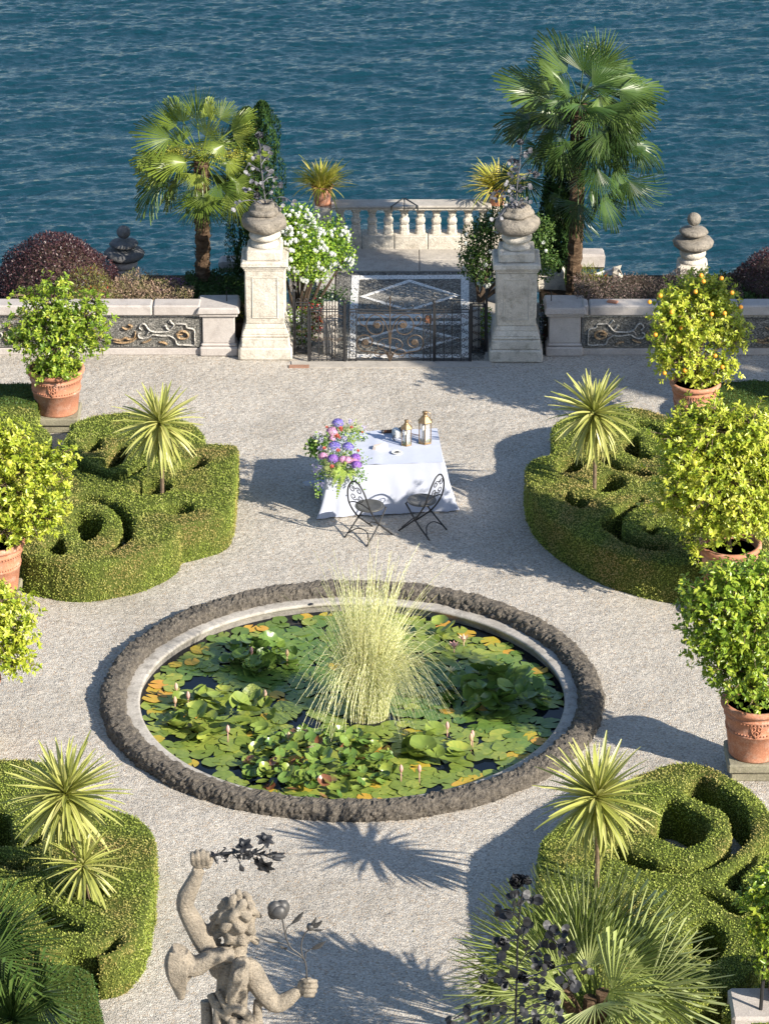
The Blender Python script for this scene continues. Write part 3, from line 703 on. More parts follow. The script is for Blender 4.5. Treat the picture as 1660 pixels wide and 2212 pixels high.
# ================================================================== wrought iron gate
def spiral(c, r0, r1, a0, turns, n=18):
    """points (u, w) of a spiral about c"""
    return [(c[0] + (r0 + (r1 - r0) * i / n) * math.cos(a0 + turns * 2 * math.pi * i / n), c[1] + (r0 + (r1 - r0) * i / n) * math.sin(a0 + turns * 2 * math.pi * i / n)) for i in range(n + 1)]
def build_gate():
    Yg = G(840, 783).y + .02; k = pxm((0, Yg, .4))
    cz = G(840, 783)
    def U(x, y, Y=None):    # photo point -> point in the gate's plane
        return V(x, y, Y or Yg)
    t = thing('iron_gate', 'black wrought iron gate with scrollwork between the two stone pillars', 'gate', (G(845, 783).x, Yg, 0))
    def zx(x, y): return (1100 + x / 1.844) * .5508, (1000 + y / 1.844) * .5508
    def W(pts, Y=None, m=1):
        return [U(*zx(x, y), Y) for x, y in pts]
    zc = 0
    def post(x, top, bot, dY=0, fin=True):
        Y = Yg + dY; px, pt = zx(x, top); pb = zx(x, bot)[1]; a = V(px, pb, Y); a.z = max(a.z, 0.0) if dY == 0 else 0.0; a = Vector((a.x, Y, 0)); b_ = V(px, pt, Y)
        b = B().box((a.x, Y, b_.z / 2), (.038, .038, b_.z)); b.ball((a.x, Y, b_.z + .02), .028, 8, 6)
        if fin:
            for s in (-1, 1): b.tube([(a.x, Y, b_.z + .03), (a.x + s * .035, Y, b_.z + .06), (a.x + s * .03, Y, b_.z + .10), (a.x, Y, b_.z + .13), (a.x - s * .02, Y, b_.z + .16)], .006, 5)
        b.mk('gate_post', M['iron'], t)
    post(465, 352, 780); post(1107, 348, 785); post(1482, 262, 745, .35); post(100, 268, 730, .35); post(205, 372, 770, 0, False); post(1370, 372, 770, 0, False)
    def panel(xa, xb, yt, yb, name, motif, Y=None, mirror=False, parent=None, r=.008):
        """frame, bars and scrolls between photo columns xa..xb, rows yt..yb"""
        f = B(); R = lambda p, rr=r, n=5: f.tube(W(p, Y), rr, n)
        for yy in (yt, yt + 18, yb - 12, yb): R([(xa, yy), (xb, yy)], r * 1.15)
        for xx in (xa, xb): R([(xx, yt), (xx, yb)], r * 1.2)
        o = f.mk(name, M['iron'], t)
        wd = xb - xa
        nb = max(1, round(wd / 60)) 
        for i in range(1, nb):
            x = xa + wd * i / nb; B().tube(W([(x, yt), (x, yb)], Y), r, 5).mk('bar', M['iron'], o)
        h = yb - yt
        rows = max(3, int(h / 58)); cols = nb
        for j in range(rows):
            b = B()
            for i in range(cols):
                x0 = xa + wd * i / cols; w = wd / cols; cy = yt + 22 + (h - 40) * (j + .5) / rows; q = min(w * .26, h / rows * .42)
                s = 1 if (i + j) % 2 else -1
                b.tube(catmull(W(spiral((x0 + w * .5 - s * q * .7, cy - q * .5), q, q * .25, math.pi * (0 if s > 0 else 1), s * 1.2, 10), Y), 1), r * .7, 4)
                b.tube(catmull(W(spiral((x0 + w * .5 + s * q * .7, cy + q * .5), q, q * .25, math.pi * (1 if s > 0 else 0), s * 1.2, 10), Y), 1), r * .7, 4)
            b.mk('scroll', M['iron'] if j % 3 else M['iron_brown'], o)
        b = B(); n = max(1, int(wd / 75))
        for i in range(n):
            cx = xa + wd * (i + .5) / n; q = wd / n * .2
            for s in (-1, 1):
                b.tube(W([(cx, yt - 2)] + spiral((cx + s * q * 1.3, yt - q * .9), q, q * .35, math.pi / 2, -s * 1.1 if s > 0 else 1.1, 10), Y), r * .7, 4)
            b.tube(W([(cx, yt), (cx, yt - q * 2.6)], Y), r * .8, 4)
        b.mk('crest_scroll', M['iron'], o)
        return o
    panel(215, 455, 392, 768, 'side_panel', 0); panel(1118, 1362, 395, 765, 'side_panel', 0)
    panel(1384, 1476, 352, 715, 'return_panel', 0, Yg + .33); panel(108, 200, 345, 700, 'return_panel', 0, Yg + .33)
    # the leaf: outer frame, two narrow scroll strips, large scrolled middle and crest
    f = B(); 
    for yy in (393, 412, 752, 770):
        f.tube(catmull(W([(495, yy), (640, yy + 4), (790, yy + 7), (940, yy + 4), (1085, yy)]), 3), .011, 6)
    for xx in (497, 547, 1032, 1083): f.tube(W([(xx, 395), (xx, 770)]), .010, 6)
    leaf = f.mk('gate_leaf', M['iron'], t)
    for x in (522, 1058):
        b = B()
        for j in range(6):
            cy = 432 + j * 56
            b.tube(W(spiral((x - 7, cy - 8), 16, 4, 0, 1.2, 12)), .006, 4); b.tube(W(spiral((x + 7, cy + 18), 16, 4, math.pi, 1.2, 12)), .006, 4)
        b.mk('strip_scroll', M['iron'], leaf)
    br = M['iron_brown']
    for s in (-1, 1):
        X = lambda x: 790 + s * (x - 790)
        S = lambda pts: [(X(x), y) for x, y in pts]
        for (pts, r) in ((S([(795, 640), (800, 560), (830, 480), (880, 435), (930, 445), (960, 500), (945, 550), (900, 575), (850, 560), (838, 515), (860, 480), (895, 480), (910, 510), (890, 530)]), .009),
                         (S([(800, 700), (850, 720), (930, 700), (1000, 690), (1030, 640), (1010, 590), (960, 580), (920, 610), (925, 650), (960, 668), (990, 650), (985, 618), (962, 612)]), .010),
                         (S([(795, 740), (830, 690), (870, 680), (900, 700), (890, 730), (862, 735), (855, 712)]), .008),
                         (S([(800, 600), (850, 610), (880, 640), (870, 672), (840, 672), (832, 648), (850, 638)]), .007),
                         (S([(800, 450), (850, 428), (920, 420), (1010, 425)]), .007), (S([(960, 520), (1000, 500), (1015, 460), (995, 440), (975, 455), (985, 475)]), .007),
                         (S([(1000, 740), (960, 745), (930, 730), (940, 712), (958, 720)]), .007)):
            B().tube(catmull(W(pts), 4), r, 5).mk('leaf_scroll', br, leaf)
        for (x, y, q) in ((883, 510, 24), (965, 632, 26)):
            c = U(*zx(X(x), y), Yg - .012); b = B()
            for i in range(6):
                a = i * math.pi / 3; b.ball((c.x + math.cos(a) * .03, c.y, c.z + math.sin(a) * .03), .022, 8, 5, (1, .45, 1))
            b.ball(c, .014, 8, 5); b.mk('iron_rosette', br, leaf)
        for pts in (S([(790, 392), (830, 375), (860, 385), (885, 370), (880, 345), (862, 348), (868, 362)]), S([(790, 380), (812, 360), (818, 335), (800, 318), (790, 300), (782, 290)]), S([(860, 395), (930, 392), (960, 380), (952, 362), (938, 370)]), S([(960, 392), (1010, 392), (1045, 382), (1040, 365), (1026, 372)])):
            B().tube(catmull(W(pts), 4), .007, 5).mk('crest_scroll', M['iron'], leaf)
    c = W([(790, 640), (790, 420)]); B().tube(W([(790, 300), (790, 768)]), .010, 6).mk('centre_bar', br, leaf)
    b = B()
    for i in range(5):
        a = math.radians(-50 + 25 * i); p = U(*zx(790, 765), Yg - .01); b.tube(catmull([p, p + Vector((math.sin(a) * .06, 0, .10)), p + Vector((math.sin(a) * .075, -.01, .16 - abs(a) * .05))], 3), [.012] * 3 + [.01] * 3 + [.003], 5)
    b.mk('palmette', br, leaf)
    b = B(); p = U(*zx(1068, 465), Yg + .02); b.box((p.x, p.y, p.z), (.10, .04, .14), bev=.01); b.mk('lock_box', M['rusty'], t)
build_gate()

# ================================================================== metal rose trees
def rose_head(b, c, r, up=Vector((0, 0, 1)), seed=0):
    rr = random.Random(seed); up = Vector(up).normalized(); a = up.orthogonal().normalized(); e = up.cross(a)
    for ring, (n, q, tilt) in enumerate(((3, .32, .25), (4, .55, .55), (5, .80, .95))):
        for i in range(n):
            w = 2 * math.pi * (i + ring * .4) / n; o = a * math.cos(w) + e * math.sin(w); s = up.cross(o)
            base = c - up * r * .3; V_ = []; F = []
            for j in range(5):
                t = j / 4; wd = r * q * .75 * math.sin(math.pi * min(1, .15 + t * .8)) * 1.15
                cen = base + o * (r * q * math.sin(tilt + t * .6) * (.35 + t * .75)) + up * (r * (1.0 - ring * .17) * t)
                for k in (-1, 0, 1): V_.append(cen + s * wd * k + o * (-.18 * r * abs(k)))
            for j in range(4):
                for k in range(2): F.append((j * 3 + k, j * 3 + k + 1, j * 3 + k + 4, j * 3 + k + 3))
            b.add(V_, F)
    b.ball(c + up * r * .35, r * .22, 7, 5)
_disc = {}
def disc_mesh(m):
    if m.name not in _disc:
        V_ = [(0, 0, 0)]; n = 14
        for i in range(n):
            a = 2 * math.pi * i / n; V_.append((.5 + .5 * math.cos(a), .42 * math.sin(a), .05 * math.cos(2 * a)))
        V_[0] = (.5, 0, -.04); F = [(0, i + 1, (i + 1) % n + 1) for i in range(n)]
        w = [(x, y, z - .03) for x, y, z in V_]; F2 = [(a + n + 1, c + n + 1, b_ + n + 1) for a, b_, c in F]
        F3 = [(i + 1, i + 2 + n, (i + 1) % n + 1) for i in range(0)]
        side = [(i + 1, i + 1 + n + 1, (i + 1) % n + 2 + n, (i + 1) % n + 1) for i in range(n)]
        _disc[m.name] = tomesh('metal_leaf', V_ + w, F + F2 + side, m)
    return _disc[m.name]
def rose_tree(base, label, m, pts, branches, roses, leaf=.07, r0=.014, seed=1, cat='metal sculpture'):
    """pts: main stem points; branches: list of polylines; leaves along them"""
    rr = random.Random(seed); t = thing('metal_rose_tree', label, cat, base)
    B().tube(catmull(pts, 5), [r0 * (1 - .6 * i / (5 * (len(pts) - 1))) for i in range(5 * (len(pts) - 1) + 1)], 6).mk('stem', m, t)
    for br in branches:
        p = catmull(br, 4); B().tube(p, r0 * .5, 5).mk('branch', m, t)
        for q in [len(p) - 1, len(p) - 4, len(p) // 3]:
            if q < 1: continue
            nl = 3 if q == len(p) - 1 else 2
            d = (p[q] - p[q - 1]).normalized()
            for i in range(nl):
                o = (d * (1.0 if q == len(p) - 1 else .3) + Vector((rr.uniform(-1, 1), rr.uniform(-1, 1), rr.uniform(-.7, .8)))).normalized()
                nrm = Vector((rr.uniform(-.7, .7), -1 + rr.uniform(-.3, .5), rr.uniform(-.2, 1))).normalized()
                inst('metal_leaf', disc_mesh(m), t, frame(p[q] + o * leaf * .25, o, nrm, leaf * rr.uniform(.8, 1.2)))
    for (c, r, up) in roses:
        b = B(); rose_head(b, c, r, up, seed); b.mk('metal_rose', m, t)
    return t
def zt(sc, x0, y0):
    return lambda x, y: ((x0 + x / sc) * .5508, (y0 + y / sc) * .5508)
Z3 = zt(2.2111, 800, 500); Z4 = zt(2.2127, 1850, 500)
def PL(Z, Y, L): return [V(*Z(q[0], q[1]), Y + (q[2] if len(q) > 2 else 0)) for q in L]
Y3 = URN_L.y
rose_tree(URN_L, 'grey metal rose tree rising from the urn on the left pillar', M['tin'],
    PL(Z3, Y3, [(530, 760), (530, 650), (515, 520), (505, 420), (492, 300), (488, 180), (472, 110), (480, 80)]),
    [PL(Z3, Y3, q) for q in ([(530, 700), (480, 650), (400, 630, -.1), (320, 645, -.15), (265, 690, -.15)], [(530, 690), (580, 640), (640, 605, -.1), (700, 608, -.1), (755, 645, -.15)],
     [(525, 640), (480, 600), (430, 545, .1), (380, 540, .1)], [(522, 600), (560, 560), (600, 530, -.1), (640, 505, -.1)], [(520, 540), (480, 490, -.1), (440, 470, -.1)],
     [(510, 480), (550, 440, .1), (600, 430, .15)], [(500, 400), (450, 350), (390, 320, -.1), (360, 360, -.1)], [(497, 370), (540, 370, -.05), (560, 380, -.05)], [(492, 330), (530, 270, .1), (565, 240, .1)],
     [(488, 240), (460, 235), (440, 245)], [(486, 190), (510, 170), (535, 180)], [(530, 720), (490, 700, -.1), (500, 740, -.15)], [(530, 690), (600, 700, .1), (660, 690, .15)])],
    [(V(*Z3(480, 72), Y3), .085, (0, -.6, 1)), (V(*Z3(460, 590), Y3 - .12), .07, (0, -1, .3)), (V(*Z3(385, 405), Y3 - .1), .045, (0, -.3, -1))], .062, .015, 3)
Y4 = URN_R.y
rose_tree(URN_R, 'grey metal rose tree rising from the urn on the right pillar', M['tin'],
    PL(Z4, Y4, [(385, 740), (385, 640), (388, 540), (395, 450), (412, 340), (418, 250), (425, 180), (418, 140)]),
    [PL(Z4, Y4, q) for q in ([(388, 500), (430, 440), (490, 395, .1), (545, 400, .1)], [(386, 560), (350, 510), (315, 492)], [(386, 570), (430, 525), (480, 510, .1)], [(385, 650), (330, 600), (270, 590, -.1), (225, 620, -.1)],
     [(385, 680), (420, 650, -.1), (450, 640, -.1), (480, 645, -.1)], [(385, 690), (300, 700, -.1), (250, 760, -.2), (195, 790, -.2)], [(385, 640), (300, 560, .1), (230, 555, .1), (180, 575, .1)],
     [(400, 440), (375, 380), (345, 395)], [(395, 430), (370, 350), (340, 320)], [(405, 370), (380, 300, .1), (350, 290, .1)], [(420, 240), (450, 230), (485, 215)], [(385, 690), (400, 670, -.1), (415, 680, -.15)], [(385, 680), (360, 640, -.1), (370, 660, -.1)])],
    [(V(*Z4(419, 132), Y4), .075, (0, -.4, 1)), (V(*Z4(548, 405), Y4 + .1), .065, (.3, -.6, .5)), (V(*Z4(385, 300), Y4 + .05), .06, (-.2, -.2, 1))], .062, .014, 8)
# ================================================================== lily pond
def build_pond():
    t = thing('pond_rim', 'round dark lava rock rim around the lily pond', 'pond rim', (PC.x, PC.y, 0))
    n, m = 760, 40; V_ = []; R0 = PR - .165
    for i in range(n):
        a = 2 * math.pi * i / n; ca, sa = math.cos(a), math.sin(a)
        for j in range(m):
            w = 2 * math.pi * j / m
            rr, zz = .145 * math.copysign(abs(math.cos(w)) ** .75, math.cos(w)), .045 + .13 * math.copysign(abs(math.sin(w)) ** .85, math.sin(w))
            p = Vector(((R0 + rr) * ca, (R0 + rr) * sa, zz))
            d = noise.noise(p * 3.2) * .020 + noise.noise(p * 9) * .018 + noise.noise(p * 21) * .020 + abs(noise.noise(p * 17)) * .030 + noise.noise(p * 48) * .018
            nn = Vector((math.cos(w) * ca, math.cos(w) * sa, math.sin(w)))
            q = p + nn * d; V_.append((PC.x + q.x, PC.y + q.y, q.z))
    f = [(i * m + j, ((i + 1) % n) * m + j, ((i + 1) % n) * m + (j + 1) % m, i * m + (j + 1) % m) for i in range(n) for j in range(m)]
    mk('rock_ring', V_, f, M['lava'], t)
    Ri = PR - .29
    prof = [(Ri + .14, -.5), (Ri + .14, .02), (Ri + .02, .035), (Ri - .17, .045), (Ri - .20, .035), (Ri - .20, .005), (Ri - .165, -.015), (Ri - .165, -.5)]
    V_ = []; k = len(prof); n = 120
    for i in range(n):
        a = 2 * math.pi * i / n
        for r, z in prof: V_.append((PC.x + r * math.cos(a), PC.y + r * math.sin(a), z))
    f = [(i * k + j, i * k + j + 1, ((i + 1) % n) * k + j + 1, ((i + 1) % n) * k + j) for i in range(n) for j in range(k - 1)]
    mk('coping', V_, f, M['coping'], t, True)
    p = G(672, 1308, .03); B().tube([p + Vector((0, 0, .02)), p + Vector((0, 0, .025))], .028, 12).mk('drain_hole', M['plastic_black'], t)
    WZ = -.09; Rw = Ri - .17
    pts = [(PC.x + (Rw + .03) * math.cos(2 * math.pi * i / 64), PC.y + (Rw + .03) * math.sin(2 * math.pi * i / 64)) for i in range(64)]
    tag(mk('pond_water', [(x, y, WZ) for x, y in pts], [tuple(range(64))], M['pond']), 'dark still water of the round pond', kind='structure')
    tag(mk('pond_floor', [(x, y, -.5) for x, y in pts], [tuple(range(64))], M['soil']), 'muddy floor of the pond', kind='structure')
    return WZ, Rw
WZ, RW = build_pond()

def pad_mesh(m, name, cup, seed):
    rr = random.Random(seed); n = 18; V_ = [(0, 0, 0)]; R_ = [.5]; 
    for ring in (.55, 1.0):
        for i in range(n + 1):
            a = math.radians(12) + math.radians(336) * i / n
            wv = 1 + (.05 * math.sin(a * 5 + seed) + rr.uniform(-.02, .02)) * (ring > .9)
            z = cup * ring * ring + (.03 * math.sin(a * 3 + seed) + .02 * math.sin(a * 7)) * ring
            V_.append((ring * wv * math.cos(a), ring * wv * math.sin(a), z)); R_.append(rr.random())
    F = [(0, i + 1, i + 2) for i in range(n)] + [(i + 1, i + n + 2, i + n + 3, i + 2) for i in range(n)]
    return tomesh(name, V_, F, m, True, R_)
def build_lilies():
    rr = random.Random(21)
    flat = {k: [pad_mesh(M[k], 'lily_pad', .015, i) for i in range(4)] for k in ('lily_green', 'lily_yellow', 'lily_deep', 'lily_red')}
    cup = {k: [pad_mesh(M[k], 'lily_leaf', .14 + .13 * i, i + 7) for i in range(3)] for k in ('lily_green', 'lily_deep', 'lily_red')}
    clumps = [  # centre px, label, raised radius m, material, leaf size, count raised
        ((560, 1425), 'dark green water lily clump at the back left of the pond', .45, 'lily_deep', .115, 40),
        ((480, 1555), 'big bright green water lily clump at the left of the pond', .70, 'lily_green', .13, 50),
        ((690, 1655), 'small leaved reddish water lily clump at the front of the pond', .90, 'lily_red', .082, 210),
        ((940, 1625), 'water lily with a few large standing leaves at the front right of the pond', .35, 'lily_green', .16, 14),
        ((1065, 1505), 'shaded dark green water lily clump at the right of the pond', .62, 'lily_deep', .14, 52),
        ((960, 1385), 'sparse yellowing water lily at the back right of the pond', .20, 'lily_green', .11, 4)]
    T = []
    for (px, lab, R, mk_, sz, cnt) in clumps:
        c = G(px[0], px[1], WZ); T.append((thing('water_lily', lab, 'water lily', c), c, R, mk_, sz, cnt))
    tuft = G(792, 1548, WZ)
    gaps = [(G(430, 1480, WZ), .22), (G(585, 1690, WZ), .20), (G(520, 1672, WZ), .14), (G(640, 1350, WZ), .12), (G(1150, 1420, WZ), .18), (G(1185, 1545, WZ), .16), (G(1050, 1655, WZ), .18), (G(960, 1660, WZ), .14), (G(660, 1560, WZ), .18), (G(370, 1600, WZ), .08), (G(930, 1710, WZ), .12), (G(1040, 1375, WZ), .12), (tuft, .30), (G(700, 1725, WZ), .12), (G(450, 1665, WZ), .1)]
    placed = []; cell = {}
    tries = 0
    per = {id(x[0]): 0 for x in T}
    while len(placed) < 760 and tries < 26000:
        tries += 1
        a = rr.uniform(0, 6.2832); r = RW * math.sqrt(rr.random()) * .985; p = Vector((PC.x + r * math.cos(a), PC.y + r * math.sin(a), WZ))
        s = rr.uniform(.085, .15)
        if r + s > RW - .01: continue
        if any((p - g).length < q + s * .4 for g, q in gaps): continue
        if any((p - q).xy.length < (s + t) * .53 for q, t in placed): continue
        k = min(T, key=lambda T_: (p - T_[1]).length / (1.0 + (T_[2])))
        if per[id(k[0])] > 260: continue
        per[id(k[0])] += 1
        edge = r / RW; rnd = rr.random()
        m = 'lily_yellow' if rnd < (.20 if edge > .88 else .03) else ('lily_deep' if k[3] == 'lily_deep' and rr.random() < .8 else 'lily_green')
        if p.y < PC.y - 2.0 and rr.random() < .08: m = 'lily_yellow'
        z = WZ + .004 + .022 * rr.random(); placed.append((p, s))
        Mx = Matrix.Translation((p.x, p.y, z)) @ Matrix.Rotation(rr.uniform(0, 6.28), 4, 'Z') @ Matrix.Rotation(rr.gauss(0, .05), 4, 'X') @ Matrix.Diagonal((s, s * rr.uniform(.86, 1), s * .6, 1))
        inst('lily_pad', rr.choice(flat[m]), k[0], Mx, 'yellowing lily pad' if m == 'lily_yellow' else None)
    for (t, c, R, m, sz, cnt) in T:
        for i in range(cnt):
            a = rr.uniform(0, 6.28); r = R * math.sqrt(rr.random()); h = (1 - (r / R) ** 2) * rr.uniform(.10, .26) + .03
            p = Vector((c.x + r * math.cos(a), c.y + r * math.sin(a), WZ + h)); s = sz * rr.uniform(.7, 1.12)
            if (p - tuft).xy.length < .3: continue
            mm = m
            if m == 'lily_red': mm = 'lily_deep' if rr.random() < .55 else ('lily_green' if rr.random() < .74 else 'lily_red'); h *= .7
            Mx = Matrix.Translation(p) @ Matrix.Rotation(rr.uniform(0, 6.28), 4, 'Z') @ Matrix.Rotation(rr.gauss(.0, .38), 4, 'X') @ Matrix.Rotation(rr.gauss(0, .42), 4, 'Y') @ Matrix.Diagonal((s, s * .92, s, 1))
            inst('lily_leaf', rr.choice(cup[mm]), t, Mx)
    B_ = {}
    def bud(x, y, t, h=.16, open_=False):
        p = G(x, y, WZ + h); b = B()
        b.lathe((p.x, p.y, p.z), [(.0, -.02), (.018, 0), (.026, .035), (.018, .07), (.0, .095)], 8)
        if open_:
            for i in range(8):
                a = i * .785; b.add([(p.x, p.y, p.z), (p.x + .05 * math.cos(a - .3), p.y + .05 * math.sin(a - .3), p.z + .05), (p.x + .08 * math.cos(a), p.y + .08 * math.sin(a), p.z + .07), (p.x + .05 * math.cos(a + .3), p.y + .05 * math.sin(a + .3), p.z + .05)], [(0, 1, 2, 3)])
        b.tube([(p.x, p.y, WZ - .02), (p.x, p.y, p.z)], .006, 5)
        nV = len(b.v); mk('lily_bud', b.v, b.f, M['bud'], t, True, rnd=[rr.random()] * nV)
    for x, y, k in ((352, 0, 0),): pass
    for x, y, k in ((522, 1522, 1), (545, 1536, 1), (520, 1560, 1), (578, 1422, 0), (738, 1537, 1), (1006, 1565, 3), (1052, 1577, 3), (570, 1420, 0), (655, 1475, 0), (612, 1672, 1), (652, 1580, 2), (622, 1610, 2), (742, 1658, 2), (1085, 1560, 4), (830, 1625, 2), (820, 1520, 4), (590, 1400, 0)):
        pass
    Zp = lambda x, y, ox: ((ox + x / 1.509) * .5508, (2200 + y / 1.509) * .5508)
    for x, y, k in ((515, 760, 1), (585, 810, 1), (508, 840, 1), (1040, 800, 1), (908, 480, 0), (960, 545, 0), (1170, 560, 0), (820, 1010, 1), (1180, 1050, 2)): bud(*Zp(x, y, 350), T[k][0])
    for x, y, k in ((608, 990, 3), (757, 1040, 3), (748, 1060, 3), (335, 1245, 3), (443, 1245, 3)): bud(*Zp(x, y, 1350), T[k][0])
    bud(*Zp(705, 475, 1350), T[5][0], .08, True); bud(*Zp(648, 515, 1350), T[5][0], .08, True); bud(*Zp(628, 662, 1350), T[4][0], .08, True)
    return tuft
TUFT = build_lilies()

def build_rush():
    r = np.random.default_rng(5); V_ = []; F = []; R_ = []
    c = TUFT
    def blade(base, top, ctrl, w, n=9, rnd=.5):
        o = len(V_); prev = None
        for i in range(n + 1):
            t = i / n; p = (1 - t) ** 2 * base + 2 * t * (1 - t) * ctrl + t * t * top
            d = (2 * (1 - t) * (ctrl - base) + 2 * t * (top - ctrl)); d = d / (np.linalg.norm(d) + 1e-9)
            a = np.cross(d, np.array([0, 1, .45])); a = a / (np.linalg.norm(a) + 1e-9); q = w * (1 - .75 * t)
            e = np.cross(a, d)
            V_.extend([p - a * q, p + e * q * .8, p + a * q]); R_.extend([rnd] * 3)
            if i < n:
                k = o + i * 3
                F.append((k, k + 1, k + 4)); F.append((k, k + 4, k + 3)); F.append((k + 1, k + 2, k + 5)); F.append((k + 1, k + 5, k + 4))
    base = np.array(c)
    for i in range(1150):
        a = r.random() * 6.283; q = .26 * math.sqrt(r.random()); b = base + np.array([q * math.cos(a), q * math.sin(a) * .8, -.02])
        h = r.uniform(.9, 1.9) * (1.0 if r.random() < .85 else 1.15); out = r.gamma(2.0, .12); aa = a + r.normal() * .5
        dx, dy = math.cos(aa) * out + r.normal() * .06 + .04, math.sin(aa) * out
        k = r.random()
        if k < .66: top = b + np.array([dx, dy, h]); ctrl = b + np.array([-dx * .1, -dy * .1, h * .6])
        else:  # arching over
            out = r.uniform(.25, .85); h = r.uniform(.8, 1.35); sgn = 1 if r.random() < .68 else -1
            dx, dy = sgn * out * r.uniform(.6, 1.15) + .1, r.normal() * .35 - .12
            top = b + np.array([dx, dy, h * r.uniform(.05, .75)]); ctrl = b + np.array([dx * .25, dy * .2, h * 1.35])
        blade(b, top, ctrl, r.uniform(.0042, .0072), rnd=r.random())
    o = mk('rush_clump', V_, np.array(F), M['rush'], None, False, R_, loc=c)
    tag(o, 'tall pale zebra striped rush clump in the middle of the pond', 'rush')
build_rush()
# ================================================================== fan palms
def fan_mesh(m, name, n=34, spread=2.35, split=.5, droop=.25, width=1.0, seed=0, fold=.10):
    rr = random.Random(seed); V_ = []; F = []; R_ = []
    for i in range(n):
        t = -1 + 2 * (i + .5) / n; a = t * spread + rr.gauss(0, .02); da = spread / n * width
        L = (1 - .18 * abs(t) ** 2) * rr.uniform(.86, 1.06); o = len(V_); tip_d = droop * rr.uniform(.5, 1.5)
        ca = lambda w, r, z: (r * math.cos(w), r * math.sin(w), z)
        lift = .10 * math.cos(a * .6)
        def z(r): return lift * r - tip_d * max(0, r - split) ** 2 * 1.6
        pts = [(0.02, 0), (split * .5 * L, 1), (split * L, 1), ((split + (1 - split) * .5) * L, .62), (L, .06)]
        for (r, k) in pts:
            w = da * k if r > .03 else 0
            if r > split * L + 1e-6: w = da * k * split * L / r * 1.0
            zz = z(r)
            V_ += [ca(a - w, r, zz - fold * r * da * 2.2), ca(a, r, zz + fold * r * da * 2.2), ca(a + w, r, zz - fold * r * da * 2.2)]; R_ += [.35, .75, .35] if r > .05 else [.9] * 3
        for j in range(4):
            k = o + j * 3; F += [(k, k + 1, k + 4, k + 3), (k + 1, k + 2, k + 5, k + 4)]
    return tomesh(name, V_, F, m, False, R_)
def trunk(b, pts, r0, r1, n=14, wob=.12, rings=30, seed=0):
    P = catmull(pts, 8); k = len(P) - 1
    for i, p in enumerate(P): pass
    V_ = []; F = []; m = rings
    for j in range(m + 1):
        t = j / m * k; i = min(int(t), k - 1); p = P[i].lerp(P[i + 1], t - i); r = r0 + (r1 - r0) * j / m
        for q in range(n):
            a = 2 * math.pi * q / n; w = 1 + wob * noise.noise(Vector((math.cos(a) * 2, math.sin(a) * 2, p.z * 7 + seed))) + wob * .6 * ((j % 2) - .5)
            V_.append((p.x + r * w * math.cos(a), p.y + r * w * math.sin(a), p.z))
    for j in range(m):
        for q in range(n): F.append((j * n + q, j * n + (q + 1) % n, (j + 1) * n + (q + 1) % n, (j + 1) * n + q))
    return b.add(V_, F)
